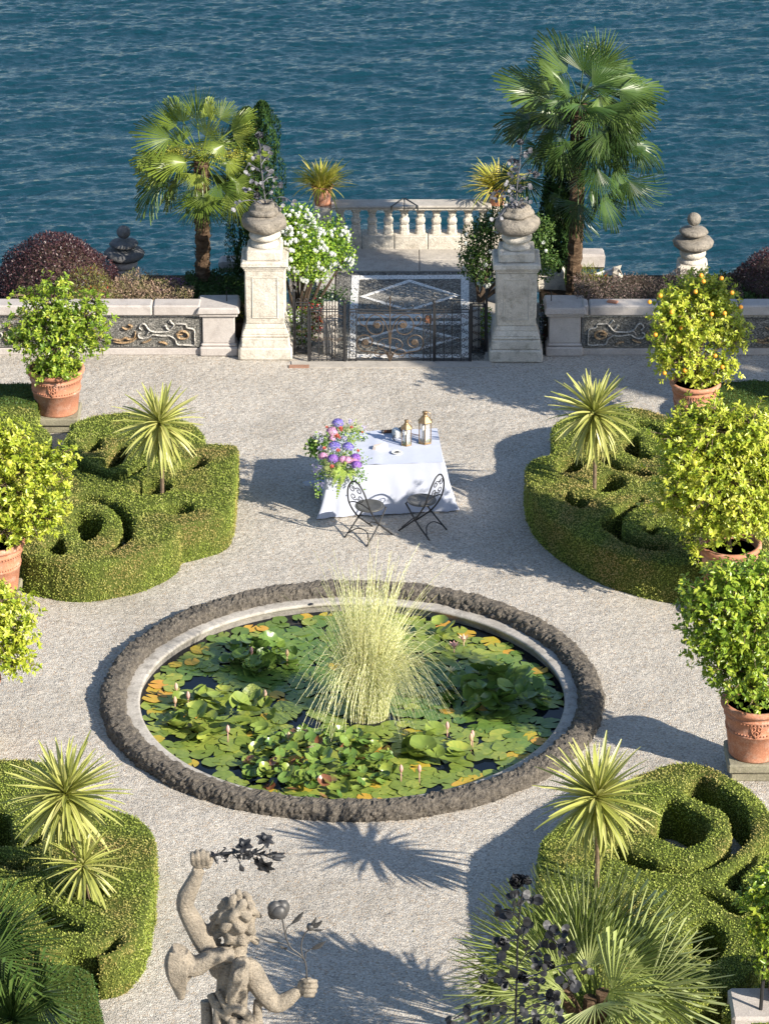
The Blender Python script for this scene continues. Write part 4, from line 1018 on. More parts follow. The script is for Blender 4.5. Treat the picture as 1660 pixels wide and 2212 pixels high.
def fan_palm(label, base, crown_px, Y, Z, fronds, leafm, trunk_r, seed, extra=10, size=1.0, dead=3, seeds=()):
    rr = random.Random(seed); cx, cy = Z(*crown_px); cr = V(cx, cy, Y)
    t = thing('fan_palm', label, 'palm tree', base)
    top = cr + Vector((0, 0, .05))
    b = B(); trunk(b, [base, base.lerp(top, .35) + Vector((.02, 0, 0)), base.lerp(top, .7), top], trunk_r * 1.05, trunk_r * 1.1, 14, .22, 44, seed); b.mk('trunk', M['fibre'], t)
    b = B()
    for i in range(70):   # fibre stubs
        h = rr.random() ** .7; a = rr.uniform(0, 6.28); p = base.lerp(top, h); d = Vector((math.cos(a), math.sin(a), rr.uniform(.4, 1.2)))
        b.tube([p + Vector((math.cos(a), math.sin(a), 0)) * trunk_r * .9, p + Vector((math.cos(a), math.sin(a), 0)) * trunk_r * .9 + d * rr.uniform(.03, .08)], [.016, .006], 5, .5)
    b.mk('trunk_fibre', M['fibre'], t)
    meshes = [fan_mesh(leafm, 'frond', rr.randint(26, 32), rr.uniform(1.05, 1.5), rr.uniform(.40, .52), rr.uniform(.05, .4), .92, seed * 10 + i, .22) for i in range(6)]
    low = [fan_mesh(M['shaded_skirt'] if leafm == M['palm_leaf_dark'] else M['shaded_skirt_light'], 'frond', rr.randint(26, 32), rr.uniform(1.05, 1.5), rr.uniform(.38, .5), rr.uniform(.25, .7), .9, seed * 10 + i + 50, .18) for i in range(4)]
    def put(hub, tip, nrm, L=None):
        d = tip - hub; L = L or d.length
        self_shaded = hub.z < cr.z - .05 and rr.random() < .8  # most fronds below the crown take the colour with the shade painted in
        inst('frond', rr.choice(low if self_shaded else meshes), t, frame(hub, d, nrm, L))
        mid = cr.lerp(hub, .5) + Vector((0, 0, .06)); bb = B().tube(catmull([cr, mid, hub + d.normalized() * .04], 4), .009, 5); bb.mk('leaf_stalk', M['citrus_green'] if False else leafm, t)
    for f in fronds:
        hx, hy, tx, ty = f[:4]; dz = f[4] if len(f) > 4 else 0; dt = f[5] if len(f) > 5 else dz; L = f[6] if len(f) > 6 else None
        hub = V(*Z(hx, hy), Y + dz); tip = V(*Z(tx, ty), Y + dt)
        d = (tip - hub).normalized(); out = (hub - cr).normalized() if (hub - cr).length > .01 else Vector((0, 0, 1))
        mode = f[7] if len(f) > 7 else 'c'
        if mode == 'c': nrm = Vector((rr.uniform(-.9, .9), rr.uniform(-1, -.35), rr.uniform(.3, 1.6)))       # blade shows its face
        elif mode == 'u': nrm = Vector((rr.uniform(-.3, .3), -.25, 1))                         # lies flat, seen edge-on
        else: nrm = Vector((1 if tx > hx else -1, -.5, .4))
        put(hub, tip, nrm, L)
    for i in range(extra):   # back of the crown
        a = rr.uniform(0, 6.28); e = rr.uniform(-1.3, .7); o = Vector((math.cos(a), math.sin(a) * .9 + .3, e)).normalized()
        hub = cr + o * rr.uniform(.35, .62) * size; put(hub, hub + (o + Vector((0, 0, -.35))) * .5 * size, Vector((o.x * .5 + rr.uniform(-.4, .4), o.y * .6 - .4, 1)), .60 * size)
    for (sx, sy, w, h) in seeds:
        n = 900; c = V(*Z(sx, sy), Y - .12); P = np.array(c) + RNG.normal(size=(n, 3)) * np.array([w, .08, h])
        v, f, r_ = leafcloud(P, rdir(n), rdir(n), np.full(n, .02), np.full(n, .018)); mk('seed_cluster', v, f, M['palm_seed'], t, rnd=r_)
    return t
ZA = zt(1.509, 400, 250); ZB = zt(1.3833, 1500, 50)
Yp = YW + 1.35
bl = V(435, 622, Yp); bl.z = .40
fan_palm('shorter fan palm with yellow green fronds left of the gate', bl, (590, 585), Yp, ZA, [
    (560, 330, 592, 132, .1, .15), (480, 345, 412, 188, .1, .1), (700, 330, 780, 222, .0, .1), (440, 370, 285, 245, .1, .2), (615, 432, 650, 318, -.45, -.5, .42), (400, 440, 165, 420, -.1, -.1), (330, 570, 152, 578, .1, .1, None, 'u'),
    (760, 400, 915, 285, .1, .1, None, 'u'), (780, 440, 903, 370, .0, 0), (720, 480, 560, 565, -.4, -.6, None, 'u'), (500, 585, 335, 578, -.4, -.5, None, 'u'), (560, 650, 545, 725, -.5, -.55, .36), (335, 700, 195, 900, -.1, -.1, None, 's'),
    (450, 690, 360, 815, .0, .0, None, 's'), (625, 765, 590, 915, -.45, -.45, .48), (790, 690, 930, 745, -.3, -.4), (760, 740, 810, 920, -.1, -.1), (850, 545, 1000, 550, .1, .1, None, 'u'), (740, 580, 850, 660, -.2, -.2), (645, 330, 640, 190, -.1, -.1, None, 's'),
    (470, 470, 380, 350, .2, .3), (700, 600, 830, 590, .1, .2), (400, 600, 260, 640, .2, .2)], M['palm_leaf'], .105, 3, 20, seeds=((450, 525, .16, .05), (700, 530, .18, .05)))
br_ = V(1236, 628, Yp + .1); br_.z = .40
fan_palm('taller dark fan palm right of the gate, sunlit crown and shaded skirt', br_, (1065, 500), Yp + .1, ZB, [
    (1085, 320, 1105, 95, .1, .1, None, 'c'), (1180, 290, 1250, 85, .1, .1), (1000, 320, 815, 135, .1, .1), (930, 400, 760, 285, .1, .1), (870, 440, 592, 378, -.1, -.1, None, 'u'), (1135, 400, 1290, 325, -.5, -.5, .55), (1010, 465, 920, 365, -.45, -.5, .42),
    (1180, 450, 1190, 600, -.5, -.55, .52), (1280, 420, 1480, 480, -.1, -.2, None, 'u'), (1310, 440, 1545, 428, .1, .1, None, 'u'), (1340, 500, 1490, 570, -.1, -.1), (950, 545, 762, 540, -.3, -.4, None, 'u'), (800, 590, 590, 610, -.1, -.1, None, 'u'),
    (1220, 640, 1060, 760, -.4, -.5), (1230, 650, 1310, 760, -.2, -.2), (1330, 720, 1540, 790, -.1, -.2), (1400, 760, 1450, 880, .0, .0), (980, 750, 870, 880, -.3, -.3), (840, 730, 740, 830, -.1, -.1), (1160, 840, 1120, 1010, -.5, -.5, .62),
    (1330, 910, 1450, 1110, -.3, -.3), (1060, 1030, 1030, 1225, -.5, -.5, .62), (1190, 990, 1290, 1170, -.3, -.3), (1250, 850, 1350, 1010, -.1, -.1), (960, 990, 890, 1100, .0, 0), (1150, 700, 1240, 830, -.4, -.4), (1000, 600, 900, 640, -.2, -.2),
    (1130, 960, 1180, 1120, -.2, -.2), (720, 880, 570, 1030, .3, .3), (770, 890, 840, 1060, .3, .3), (1010, 470, 880, 480, .1, .1), (1250, 520, 1390, 660, -.2, -.3)], M['palm_leaf_dark'], .105, 4, 34, 1.15)

# ================================================================== citrus trees in terracotta pots
def leaf_small(m, name='leaf', bend=.12):
    V_ = [(0, 0, 0), (.25, .17, .02), (.25, 0, -.02), (.25, -.17, .02), (.55, .22, .03), (.55, 0, -.03), (.55, -.22, .03), (.82, .12, -.01), (.82, 0, -.05), (.82, -.12, -.01), (1, 0, -bend)]
    F = [(0, 2, 1), (0, 3, 2), (1, 2, 5, 4), (2, 3, 6, 5), (4, 5, 8, 7), (5, 6, 9, 8), (7, 8, 10), (8, 9, 10)]
    return tomesh(name, V_, F, m, True, [.5] * 11)
def terracotta_pot(x, y, r, h, z0, label, seed):
    t = thing('terracotta_pot', label, 'plant pot', (x, y, z0)); m = M['terracotta']; k = r / .40; hk = h / .68
    P = lambda L: [(a * k, c * hk) for a, c in L]
    B().lathe((x, y, z0), P([(.0, 0), (.285, 0), (.295, .02), (.292, .05), (.30, .07), (.335, .33), (.345, .335), (.345, .355), (.337, .36), (.358, .53), (.368, .535), (.368, .555), (.36, .56), (.368, .60), (.40, .615), (.412, .64), (.41, .67), (.39, .685), (.355, .68), (.345, .63), (.335, .56)]), 48, .006, seed=seed).mk('body', m, t, True)
    B().lathe((x, y, z0), P([(.0, .585), (.345, .585)]), 24).mk('potting_soil', M['soil'], t)
    n = 56
    for zz, rr_ in ((.375, .342), (.525, .362)):
        b = B()
        for i in range(n):
            a = 2 * math.pi * i / n; b.ball((x + math.cos(a) * rr_ * k, y + math.sin(a) * rr_ * k, z0 + zz * hk), .012 * k, 5, 4)
        o = b.mk('beading', m, t); o['kind'] = 'stuff'
    b = B(); a = -math.pi / 2 - .06   # three lobed emblem facing the path
    for (u, w) in ((-.035, .03), (.035, .03), (0, -.035)):
        aa = a + u / .35; b.tube([(x + math.cos(aa + .06 * math.cos(q)) * .352 * k, y + math.sin(aa + .06 * math.cos(q)) * .352 * k, z0 + (.445 + w + .028 * math.sin(q)) * hk) for q in [i * .7 for i in range(10)]], .009, 5)
    for s in (-1, 1):
        b.tube(catmull([(x + math.cos(a + s * u) * .352 * k, y + math.sin(a + s * u) * .352 * k, z0 + w * hk) for u, w in ((0, .36), (.13, .42), (.19, .49), (.15, .51), (.0, .505))], 3), .008, 5)
    b.mk('emblem', m, t, True)
    return t
def plinth(x, y, w, z1, label):
    t = thing('pot_plinth', label, 'plinth', (x, y, 0)); m = M['moss_stone']
    B().box((x, y, z1 - .06), (w, w, .12), bev=.02, jit=.004).mk('top_slab', m, t)
    B().box((x, y, (z1 - .12) / 2), (w * .88, w * .88, z1 - .12), bev=.015).mk('foot', m, t)
def citrus(label, base, lobes, Y, leafk, n, L, seed, fruit=None, cluster=7, sparse=1.0, cat='citrus tree'):
    n = int(n * sparse)
    """lobes: (px, py, rx_m, rz_m, dy) ellipsoids; base: stem foot"""
    r = np.random.default_rng(seed); rr = random.Random(seed); t = thing('citrus_tree', label, cat, base)
    C = [(V(a, c, Y + d), rx, rz) for a, c, rx, rz, d in lobes]
    vol = np.array([rx * rx * rz for _, rx, rz in C]); vol = vol ** .8; vol /= vol.sum()
    cen = sum((c for c, _, _ in C), Vector()) / len(C); fork = base.lerp(cen, .35); fork.x = base.x * .7 + cen.x * .3
    b = B(); b.tube(catmull([base, base.lerp(fork, .5) + Vector((.01, .01, 0)), fork], 4), [.035] * 4 + [.03] * 4 + [.028], 8); b.mk('trunk', M['bark'], t)
    br = B(); pos = []; dirs = []
    for (c, rx, rz), w in zip(C, vol):
        br.tube(catmull([fork, fork.lerp(c, .5) + Vector((rr.uniform(-.05, .05), 0, .04)), c], 4), [.02 - .0016 * i for i in range(9)], 5)
        k = max(8, int(n / cluster * w))
        d = unit(r.normal(size=(k, 3))); q = (r.random(k) ** .36)[:, None]; P = np.array(c) + d * q * np.array([rx, rx, rz]) * (1 + .20 * r.normal(size=(k, 1)))
        for i in range(0, k, 4):
            p = Vector(P[i]); br.tube(catmull([c, c.lerp(p, .55) + Vector((0, 0, .02)), p], 2), [.008, .007, .006, .005, .003], 4)
        pos.append(P); dirs.append(unit(d * .9 + np.array([0, 0, .55]) + r.normal(size=(k, 3)) * .35))
    br.mk('branches', M['bark'], t)
    P = np.concatenate(pos); D = np.concatenate(dirs)
    # rosettes of leaves along each twig
    k = len(P); reps = cluster; PP = np.repeat(P, reps, 0); DD = np.repeat(D, reps, 0)
    j = np.tile(np.arange(reps), k)[:, None]; side = unit(np.cross(DD, rdir(len(PP)))) 
    PP = PP + DD * (j / reps) * L * 1.1 - DD * L * .5; LD = unit(DD * .55 + side * 1.0)
    NN = unit(DD + r.normal(size=LD.shape) * .35 + np.array([.25, -.35, .5]) * .8)
    Ls = L * r.uniform(.75, 1.15, len(PP)); tw = np.repeat(r.random(k), reps); rnd = np.clip(tw * .55 + r.random(len(PP)) * .45, 0, 1)
    view = np.array([0 - cen.x, 0 - cen.y, CAMH - cen.z]); view = view / np.linalg.norm(view)
    score = (PP - np.array(cen)) @ view + r.random(len(PP)) * .1; order = np.argsort(-score); big = order[:300]; rest = order[300:]
    me = [None] * 4
    for q in range(4):
        mm = leaf_small(M[leafk], 'leaf', .05 + .1 * q); a = mm.attributes['rnd']; a.data.foreach_set('value', np.full(11, (q + .5) / 4, dtype=np.float32)); me[q] = mm
    for i in big:
        inst('leaf', me[min(3, int(rnd[i] * 4))], t, frame(PP[i], Vector(LD[i]), Vector(NN[i]), Ls[i] * 1.05))
    v, f, r_ = leafcloud(PP[rest], LD[rest], NN[rest], Ls[rest], Ls[rest] * .46, .22, rnd[rest], .12)
    o = mk('foliage', v, f, M[leafk], t, rnd=r_); o['kind'] = 'stuff'
    if fruit:
        fm, cnt, rad, pts = fruit; me_f = B().ball((0, 0, 0), 1, 12, 8); me_f = tomesh('fruit', me_f.v, me_f.f, M[fm], True)
        for (fx, fy) in pts:
            p = V(fx, fy, Y - .34 - .1 * rr.random()); inst('fruit', me_f, t, Matrix.Translation(p) @ Matrix.Scale(rad, 4))
    return t
def potted(px, rim, bot, pr, ph, treeargs, plabel, pllabel, label, n, leafk, L, seed, **kw):
    """px column, rim row (centre of rim), depth from the foot row"""
    zpl = .24
    c = G(px, bot, zpl); c.y += pr * .72
    x = V(px, rim, c.y).x
    plinth(x, c.y, pr * 1.62, zpl, pllabel)
    terracotta_pot(x, c.y, pr, ph, zpl, plabel, seed)
    base = Vector((x, c.y, zpl + ph * .86))
    citrus(label, base, treeargs, c.y, leafk, n, L, seed, **kw)
potted(121, 812, 903, .405, .66, [(120, 745, .50, .40, 0), (70, 700, .38, .30, .05), (180, 690, .40, .30, 0), (120, 665, .42, .30, .1), (210, 735, .22, .22, -.05), (40, 735, .22, .20, 0), (115, 790, .34, .18, -.15), (205, 655, .20, .20, .1), (120, 615, .22, .18, .1), (60, 640, .20, .16, .1), (130, 800, .3, .12, -.2)],
       'terracotta pot with trefoil emblem, standing far left by the low wall', 'mossy stone plinth under the far left terracotta pot', 'loose lime green citrus tree in the far left pot by the wall', 9000, 'citrus_mid', .066, 31)
potted(-14, 1182, 1292, .40, .70, [(20, 1060, .62, .50, 0), (70, 1010, .42, .36, 0), (-10, 960, .50, .30, .1), (110, 1040, .30, .28, -.05), (60, 1110, .45, .30, -.1), (130, 985, .22, .16, 0), (20, 940, .30, .22, .1), (110, 1120, .25, .18, -.1), (10, 1150, .4, .16, -.2), (-60, 1050, .5, .5, 0)],
       'terracotta pot cut by the left picture edge beside the swirled hedge', 'pale plinth under the pot at the left picture edge', 'yellow green citrus tree at the left edge beside the swirled hedge', 11000, 'citrus_yellow', .070, 32, fruit=('lemon_fruit', 3, .045, ((58, 1036), (20, 1000))))
potted(-72, 1470, 1600, .40, .70, [(-20, 1360, .50, .42, 0), (40, 1385, .26, .24, -.1), (5, 1300, .36, .22, 0), (20, 1430, .28, .22, -.1), (-60, 1330, .5, .4, .1), (60, 1340, .16, .12, -.05)],
       'terracotta pot just outside the left picture edge', 'plinth of the pot outside the left edge', 'lowest citrus tree on the left, only its branch tips reach into view', 6000, 'citrus_yellow', .072, 33)
potted(1501, 822, 925, .355, .62, [(1500, 690, .50, .46, 0), (1450, 700, .34, .42, -.1), (1560, 690, .34, .38, .1), (1510, 620, .36, .22, .1), (1455, 650, .26, .22, -.05), (1590, 730, .20, .22, .1), (1470, 780, .34, .26, -.12), (1550, 790, .30, .24, 0), (1520, 820, .24, .14, -.1), (1425, 770, .18, .16, -.1), (1550, 630, .26, .2, .15)],
       'terracotta pot of the orange tree right of the lawn hedge, mostly hidden by leaves', 'plinth under the orange tree pot', 'orange tree with ripe fruit in a pot on the right, half in shade', 13000, 'citrus_yellow', .066, 34,
       fruit=('orange_fruit', 1, .031, [((2100 + x / 1.816) * .5508, (1000 + y / 1.816) * .5508) for x, y in ((885, 290), (1135, 262), (1250, 422), (808, 335), (850, 568), (1017, 612), (1033, 520), (1058, 823), (1325, 798), (1395, 268), (1458, 370), (1342, 415), (1175, 145), (1192, 188), (1275, 718), (914, 842), (1320, 165), (965, 408))]))
potted(1574, 1190, 1300, .40, .70, [(1560, 1040, .66, .56, 0), (1480, 1010, .42, .42, -.1), (1640, 1000, .50, .50, .1), (1540, 930, .50, .30, .1), (1470, 1080, .36, .34, -.1), (1600, 1110, .46, .30, -.15), (1620, 920, .40, .26, .1), (1460, 950, .28, .24, 0), (1487, 905, .26, .24, .25), (1540, 890, .2, .16, .1), (1530, 1140, .34, .22, -.2), (1505, 1195, .14, .14, -.3), (1655, 1100, .36, .3, 0)],
       'terracotta pot with garlands under the biggest citrus tree on the right', 'plinth under the pot of the biggest citrus tree', 'biggest yellow green citrus tree, in the middle pot on the right', 19000, 'citrus_yellow', .074, 35, fruit=('lemon_fruit', 3, .045, ((1500, 1000), (1580, 1090), (1440, 1060))))
potted(1632, 1512, 1650, .405, .70, [(1610, 1350, .56, .50, 0), (1540, 1300, .38, .34, -.1), (1660, 1290, .50, .45, .1), (1600, 1260, .40, .24, .1), (1530, 1380, .34, .30, -.1), (1640, 1430, .42, .30, -.15), (1570, 1450, .30, .24, -.1), (1490, 1330, .14, .12, -.1), (1640, 1490, .34, .16, -.2), (1500, 1290, .16, .12, 0), (1555, 1235, .2, .12, 0)],
       'terracotta pot with two beaded bands, fully seen at the right edge', 'mossy stone plinth under the terracotta pot at the right edge', 'bushy bright green citrus tree in the pot at the right edge', 15000, 'citrus_mid', .074, 36)
potted(1735, 2090, 2240, .405, .70, [(1680, 1960, .34, .40, 0), (1655, 2010, .20, .24, -.1), (1655, 1930, .20, .22, 0), (1670, 2070, .22, .22, -.1), (1720, 1920, .4, .3, 0)],
       'terracotta pot outside the lower right corner', 'plinth of the pot outside the lower right corner', 'citrus branches entering at the lower right edge', 6000, 'citrus_mid', .074, 37)

# ================================================================== cordylines
def strap_mesh(m, droop, seed, w=.030):
    rr = random.Random(seed); n = 7; V_ = []; R_ = []; F = []
    for i in range(n + 1):
        t = i / n; q = w * (math.sin(math.pi * min(.97, .16 + t * .84)) ** .7); z = -droop * t * t * (1 + .3 * t); x = t * (1 - .25 * droop * t)
        V_ += [(x, -q, z + q * .45), (x, 0, z), (x, q, z + q * .45)]; R_ += [.95, .35, .95]
    for i in range(n): k = i * 3; F += [(k, k + 1, k + 4, k + 3), (k + 1, k + 2, k + 5, k + 4)]
    return tomesh('leaf', V_, F, m, False, R_)
def cordyline(label, base_px, head_px, R, seed, n=120, z0=0.0, lean=(0, 0)):
    rr = random.Random(seed); base = G(*base_px, .50); base.z = 0
    head = V(head_px[0], head_px[1], base.y + lean[1])
    t = thing('cordyline', label, 'cordyline', base)
    mid = base.lerp(head, .5) + Vector((.02, 0, 0))
    b = B(); b.tube(catmull([base, mid, head], 6), [.030 - .0006 * i for i in range(13)], 8); b.mk('stem', M['bark'], t)
    ms = [strap_mesh(M['cordyline_leaf'], d, i, .040) for i, d in enumerate((.02, .08, .16, .28, .42))]
    for i in range(n):
        u = (i + .5) / n; e = math.radians(80 - 148 * u ** .85); a = i * 2.39996 + rr.uniform(-.25, .25)
        d = Vector((math.cos(a) * math.cos(e), math.sin(a) * math.cos(e), math.sin(e)))
        k = min(4, max(0, int((.35 + u * .9 - .2 * rr.random()) * 3.2)))
        if d.z > .5: k = min(k, 1)
        L = R * rr.uniform(.72, 1.10) * (1.0 if u > .12 else .85)
        nrm = Vector((rr.uniform(-.3, .3), rr.uniform(-.3, .3), 1)) if abs(d.z) < .9 else Vector((math.cos(a + 1), math.sin(a + 1), .2))
        inst('leaf', ms[k], t, frame(head + Vector((0, 0, .06 * (1 - 2 * u))), d, nrm, L))
    return t
cordyline('upper left cordyline with spiky yellow green head above the swirled hedge', (347, 1060), (345, 917), .66, 1, 165)
cordyline('upper right cordyline with spiky yellow green head above the right hedge', (1281, 1052), (1282, 896), .67, 2, 170)
cordyline('tallest cordyline, big spiky head over the lower left hedge', (165, 1900), (142, 1722), .70, 3, 180)
cordyline('small low cordyline beside the tallest one in the lower left hedge', (188, 1937), (181, 1872), .56, 4, 80)
cordyline('lower right cordyline on a tall stem beside the curled hedge', (1284, 1925), (1288, 1728), .70, 5, 185)
# ================================================================== clipped box parterre
def inside(poly, X, Y):
    r = np.zeros(X.shape, bool); n = len(poly)
    for i in range(n):
        x0, y0 = poly[i]; x1, y1 = poly[(i + 1) % n]
        if y0 == y1: continue
        c = ((y0 > Y) != (y1 > Y)) & (X < (x1 - x0) * (Y - y0) / (y1 - y0) + x0); r ^= c
    return r
def hedge(label, outline, holes, h, conv, leafk='box_leaf', seed=1, cell=.034, dens=4000, ls=.0215, body='box_body'):
    """outline and holes are traced on the clipped top (height h)"""
    def W(L, k=3): 
        P = [G(*conv(x, y), h) for x, y in L]; return [(p.x, p.y) for p in catmull(P, k, True)]
    o = W(outline); hs = [W(q) for q in holes]
    xs = [p[0] for p in o]; ys = [p[1] for p in o]
    x0, y0 = min(xs) - cell, min(ys) - cell; nx, ny = int((max(xs) - x0) / cell) + 3, int((max(ys) - y0) / cell) + 3
    X, Y = np.meshgrid(x0 + (np.arange(nx) + .5) * cell, y0 + (np.arange(ny) + .5) * cell)
    m = inside(o, X, Y)
    for q in hs: m &= ~inside(q, X, Y)
    if hs:
        hm = np.zeros_like(m)
        for q in hs: hm |= inside(q, X, Y)
        g = hm.copy(); g[1:] |= hm[:-1]; g[:-1] |= hm[1:]; g[:, 1:] |= hm[:, :-1]; g[:, :-1] |= hm[:, 1:]
        h2 = g.copy(); g[1:] |= h2[:-1]; g[:-1] |= h2[1:]; g[:, 1:] |= h2[:, :-1]; g[:, :-1] |= h2[:, 1:]; m &= ~g
    m[0, :] = m[-1, :] = m[:, 0] = m[:, -1] = False
    # vertices
    vid = {}; V_ = []; F = []
    def top(i, j):
        k = (i, j, 0)
        if k not in vid: vid[k] = len(V_); V_.append([x0 + i * cell, y0 + j * cell, h])
        return vid[k]
    def bot(i, j, l):
        k = (i, j, l)
        if l == 0: return top(i, j)
        if k not in vid: vid[k] = len(V_); V_.append([x0 + i * cell, y0 + j * cell, h * (1 - l / 4)])
        return vid[k]
    J, I = np.nonzero(m); sides = []
    for j, i in zip(J.tolist(), I.tolist()):
        F.append((top(i, j), top(i + 1, j), top(i + 1, j + 1), top(i, j + 1)))
        for (dj, di, a, e) in ((0, -1, (i, j + 1), (i, j)), (0, 1, (i + 1, j), (i + 1, j + 1)), (-1, 0, (i, j), (i + 1, j)), (1, 0, (i + 1, j + 1), (i, j + 1))):
            if not m[j + dj, i + di]:
                for l in range(4): F.append((bot(*a, l), bot(*a, l + 1), bot(*e, l + 1), bot(*e, l)))
                sides.append((a, e))
    # smooth the stair-stepped rim in plan
    nb = {}
    for a, e in sides: nb.setdefault(a, []).append(e); nb.setdefault(e, []).append(a)
    pos = {k: np.array([x0 + k[0] * cell, y0 + k[1] * cell]) for k in nb}
    for it in range(5): pos = {k: pos[k] * .4 + .6 * sum(pos[q] for q in nb[k]) / len(nb[k]) for k in nb}
    for (i, j, l), v in vid.items():
        if (i, j) in pos: V_[v][0], V_[v][1] = pos[(i, j)]
        if l == 0 and (i, j) in pos: V_[v][2] -= .018
        p = Vector(V_[v]); V_[v][2] += .018 * noise.noise(p * 2.3) * (1 if l == 0 else 0) 
        V_[v][0] += .012 * noise.noise(p * 4 + Vector((9, 0, 0))); V_[v][1] += .012 * noise.noise(p * 4 + Vector((0, 9, 0)))
    VA = np.array(V_); FA = np.array(F)
    t = mk('box_hedge', VA, FA, M[body], None, False, loc=(float(VA[:, 0].mean()), float(VA[:, 1].mean()), 0)); tag(t, label, 'hedge')
    r = np.random.default_rng(seed)
    q = VA[FA]; c1 = np.cross(q[:, 2] - q[:, 0], q[:, 3] - q[:, 1]); area = np.linalg.norm(c1, axis=1) / 2; nr = c1 / np.maximum(area[:, None] * 2, 1e-9)
    ok = q[:, :, 0].min(1) < 9; w = area * ok; n = int(w.sum() * dens); k = r.choice(len(FA), n, p=w / w.sum())
    a, b_ = r.random((n, 1)), r.random((n, 1)); P = (q[k, 0] * (1 - a) + q[k, 1] * a) * (1 - b_) + (q[k, 3] * (1 - a) + q[k, 2] * a) * b_
    N = nr[k]; P = P + N * r.uniform(-.012, .014, (n, 1)); D = unit(r.normal(size=(n, 3)) + N * .5); L = r.uniform(.7, 1.25, n) * ls
    rnd = np.clip(r.beta(1.6, 2.2, n) + .25 * np.array([noise.noise(Vector(p) * 5) for p in P]), 0, 1)
    v, f, r_ = leafcloud(P, D, unit(N + r.normal(size=(n, 3)) * .38 + np.array([.12, -.08, .12])), L, L * .74, .1, rnd)
    o2 = mk('leaves', v, f, M[leafk], t, rnd=r_); o2['kind'] = 'stuff'
    return t
HH = .55
cUL = lambda x, y: (x * .3318, 771.1 + .3318 * y)
hedge('swirled box hedge in the upper left with crescent and D shaped hollows',
    [(330, 520), (400, 470), (500, 418), (600, 385), (740, 362), (860, 358), (1000, 372), (1150, 400), (1280, 450), (1325, 510), (1335, 556), (1430, 566), (1535, 574), (1540, 650), (1536, 760), (1520, 880), (1490, 985), (1420, 1035), (1330, 1062), (1250, 1085), (1168, 1100),
     (1160, 1140), (1110, 1190), (1020, 1240), (900, 1285), (760, 1320), (600, 1345), (450, 1345), (300, 1325), (160, 1290), (60, 1220), (-40, 1100), (-60, 950), (60, 820), (200, 720), (300, 640)],
    [[(500, 905), (580, 900), (680, 925), (770, 965), (825, 1030), (845, 1110), (825, 1185), (780, 1230), (720, 1258), (690, 1262), (760, 1215), (805, 1160), (822, 1100), (810, 1040), (760, 985), (690, 950), (600, 930), (520, 925)],
     [(462, 1040), (500, 1005), (560, 1010), (655, 1048), (640, 1110), (605, 1160), (560, 1192), (545, 1150), (525, 1105), (480, 1075)],
     [(310, 1205), (390, 1180), (395, 1220), (420, 1265), (400, 1280), (340, 1262)],
     [(1070, 965), (1150, 950), (1238, 960), (1248, 995), (1200, 1010), (1120, 1005)], [(880, 855), (950, 805), (1030, 800), (1095, 825), (1075, 862), (1010, 878), (920, 878)],
     [(1185, 695), (1245, 665), (1322, 655), (1308, 705), (1225, 722)], [(690, 700), (735, 628), (785, 575), (810, 590), (800, 650), (745, 702)], [(540, 585), (600, 550), (648, 535), (632, 592), (580, 606)],
     [(440, 690), (480, 670), (560, 700), (640, 722), (740, 770), (900, 715), (940, 700), (880, 745), (800, 790), (740, 800), (640, 765), (520, 735)],
     [(320, 590), (340, 520), (420, 462), (450, 455), (400, 520), (360, 590), (330, 640)]], HH, cUL, seed=11)
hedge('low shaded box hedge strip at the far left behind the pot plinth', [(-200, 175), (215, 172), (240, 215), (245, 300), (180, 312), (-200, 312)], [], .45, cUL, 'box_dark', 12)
hedge('short box hedge block at the far left in front of the pot plinth', [(-200, 335), (215, 335), (250, 362), (248, 410), (230, 425), (-200, 420)], [], .45, cUL, seed=13)
hedge('rounded box hedge end at the far left beside the swirled hedge', [(-200, 435), (120, 430), (240, 440), (315, 480), (325, 545), (290, 600), (180, 620), (60, 600), (-200, 600)], [], .45, cUL, seed=14)
cUR = lambda x, y: (1101.6 + .3365 * x, 853.7 + .3365 * y)
hedge('stepped and curled box hedge in the upper right behind the citrus pots',
    [(268, 240), (290, 180), (370, 135), (500, 95), (680, 72), (850, 85), (960, 112), (1040, 150), (1250, 200), (1600, 230), (1800, 300), (1900, 600), (1850, 900), (1700, 1040), (1500, 1085), (1300, 1095), (1170, 1092), (1050, 1090), (900, 1065), (750, 1025), (600, 975), (450, 900), (330, 825), (230, 745),
     (160, 665), (118, 590), (102, 520), (104, 450), (135, 410), (200, 388), (285, 372), (272, 320)],
    [[(325, 482), (350, 415), (400, 400), (455, 425), (440, 462), (385, 486)], [(560, 380), (600, 372), (660, 420), (740, 458), (880, 485), (900, 508), (800, 498), (700, 465), (640, 440)],
     [(738, 295), (800, 255), (815, 300), (830, 345), (905, 385), (890, 405), (800, 382), (750, 335)], [(820, 172), (880, 180), (960, 215), (1015, 245), (1010, 268), (975, 272), (930, 215), (860, 190)],
     [(545, 550), (600, 515), (660, 512), (722, 545), (690, 592), (610, 608), (560, 590)], [(348, 618), (400, 640), (478, 662), (472, 705), (425, 700), (370, 662)],
     [(855, 652), (740, 702), (665, 760), (608, 805), (612, 845), (680, 888), (760, 950), (860, 975), (990, 992), (1010, 968), (870, 942), (755, 900), (700, 855), (690, 815), (715, 770), (780, 715)],
     [(868, 852), (905, 838), (938, 845), (920, 882), (885, 876)]], HH, cUR, seed=15)
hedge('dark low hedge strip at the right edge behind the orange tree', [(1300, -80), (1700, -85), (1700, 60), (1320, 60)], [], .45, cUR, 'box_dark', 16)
cLL = lambda x, y: (.2903 * x, 1569.8 + .2903 * y)
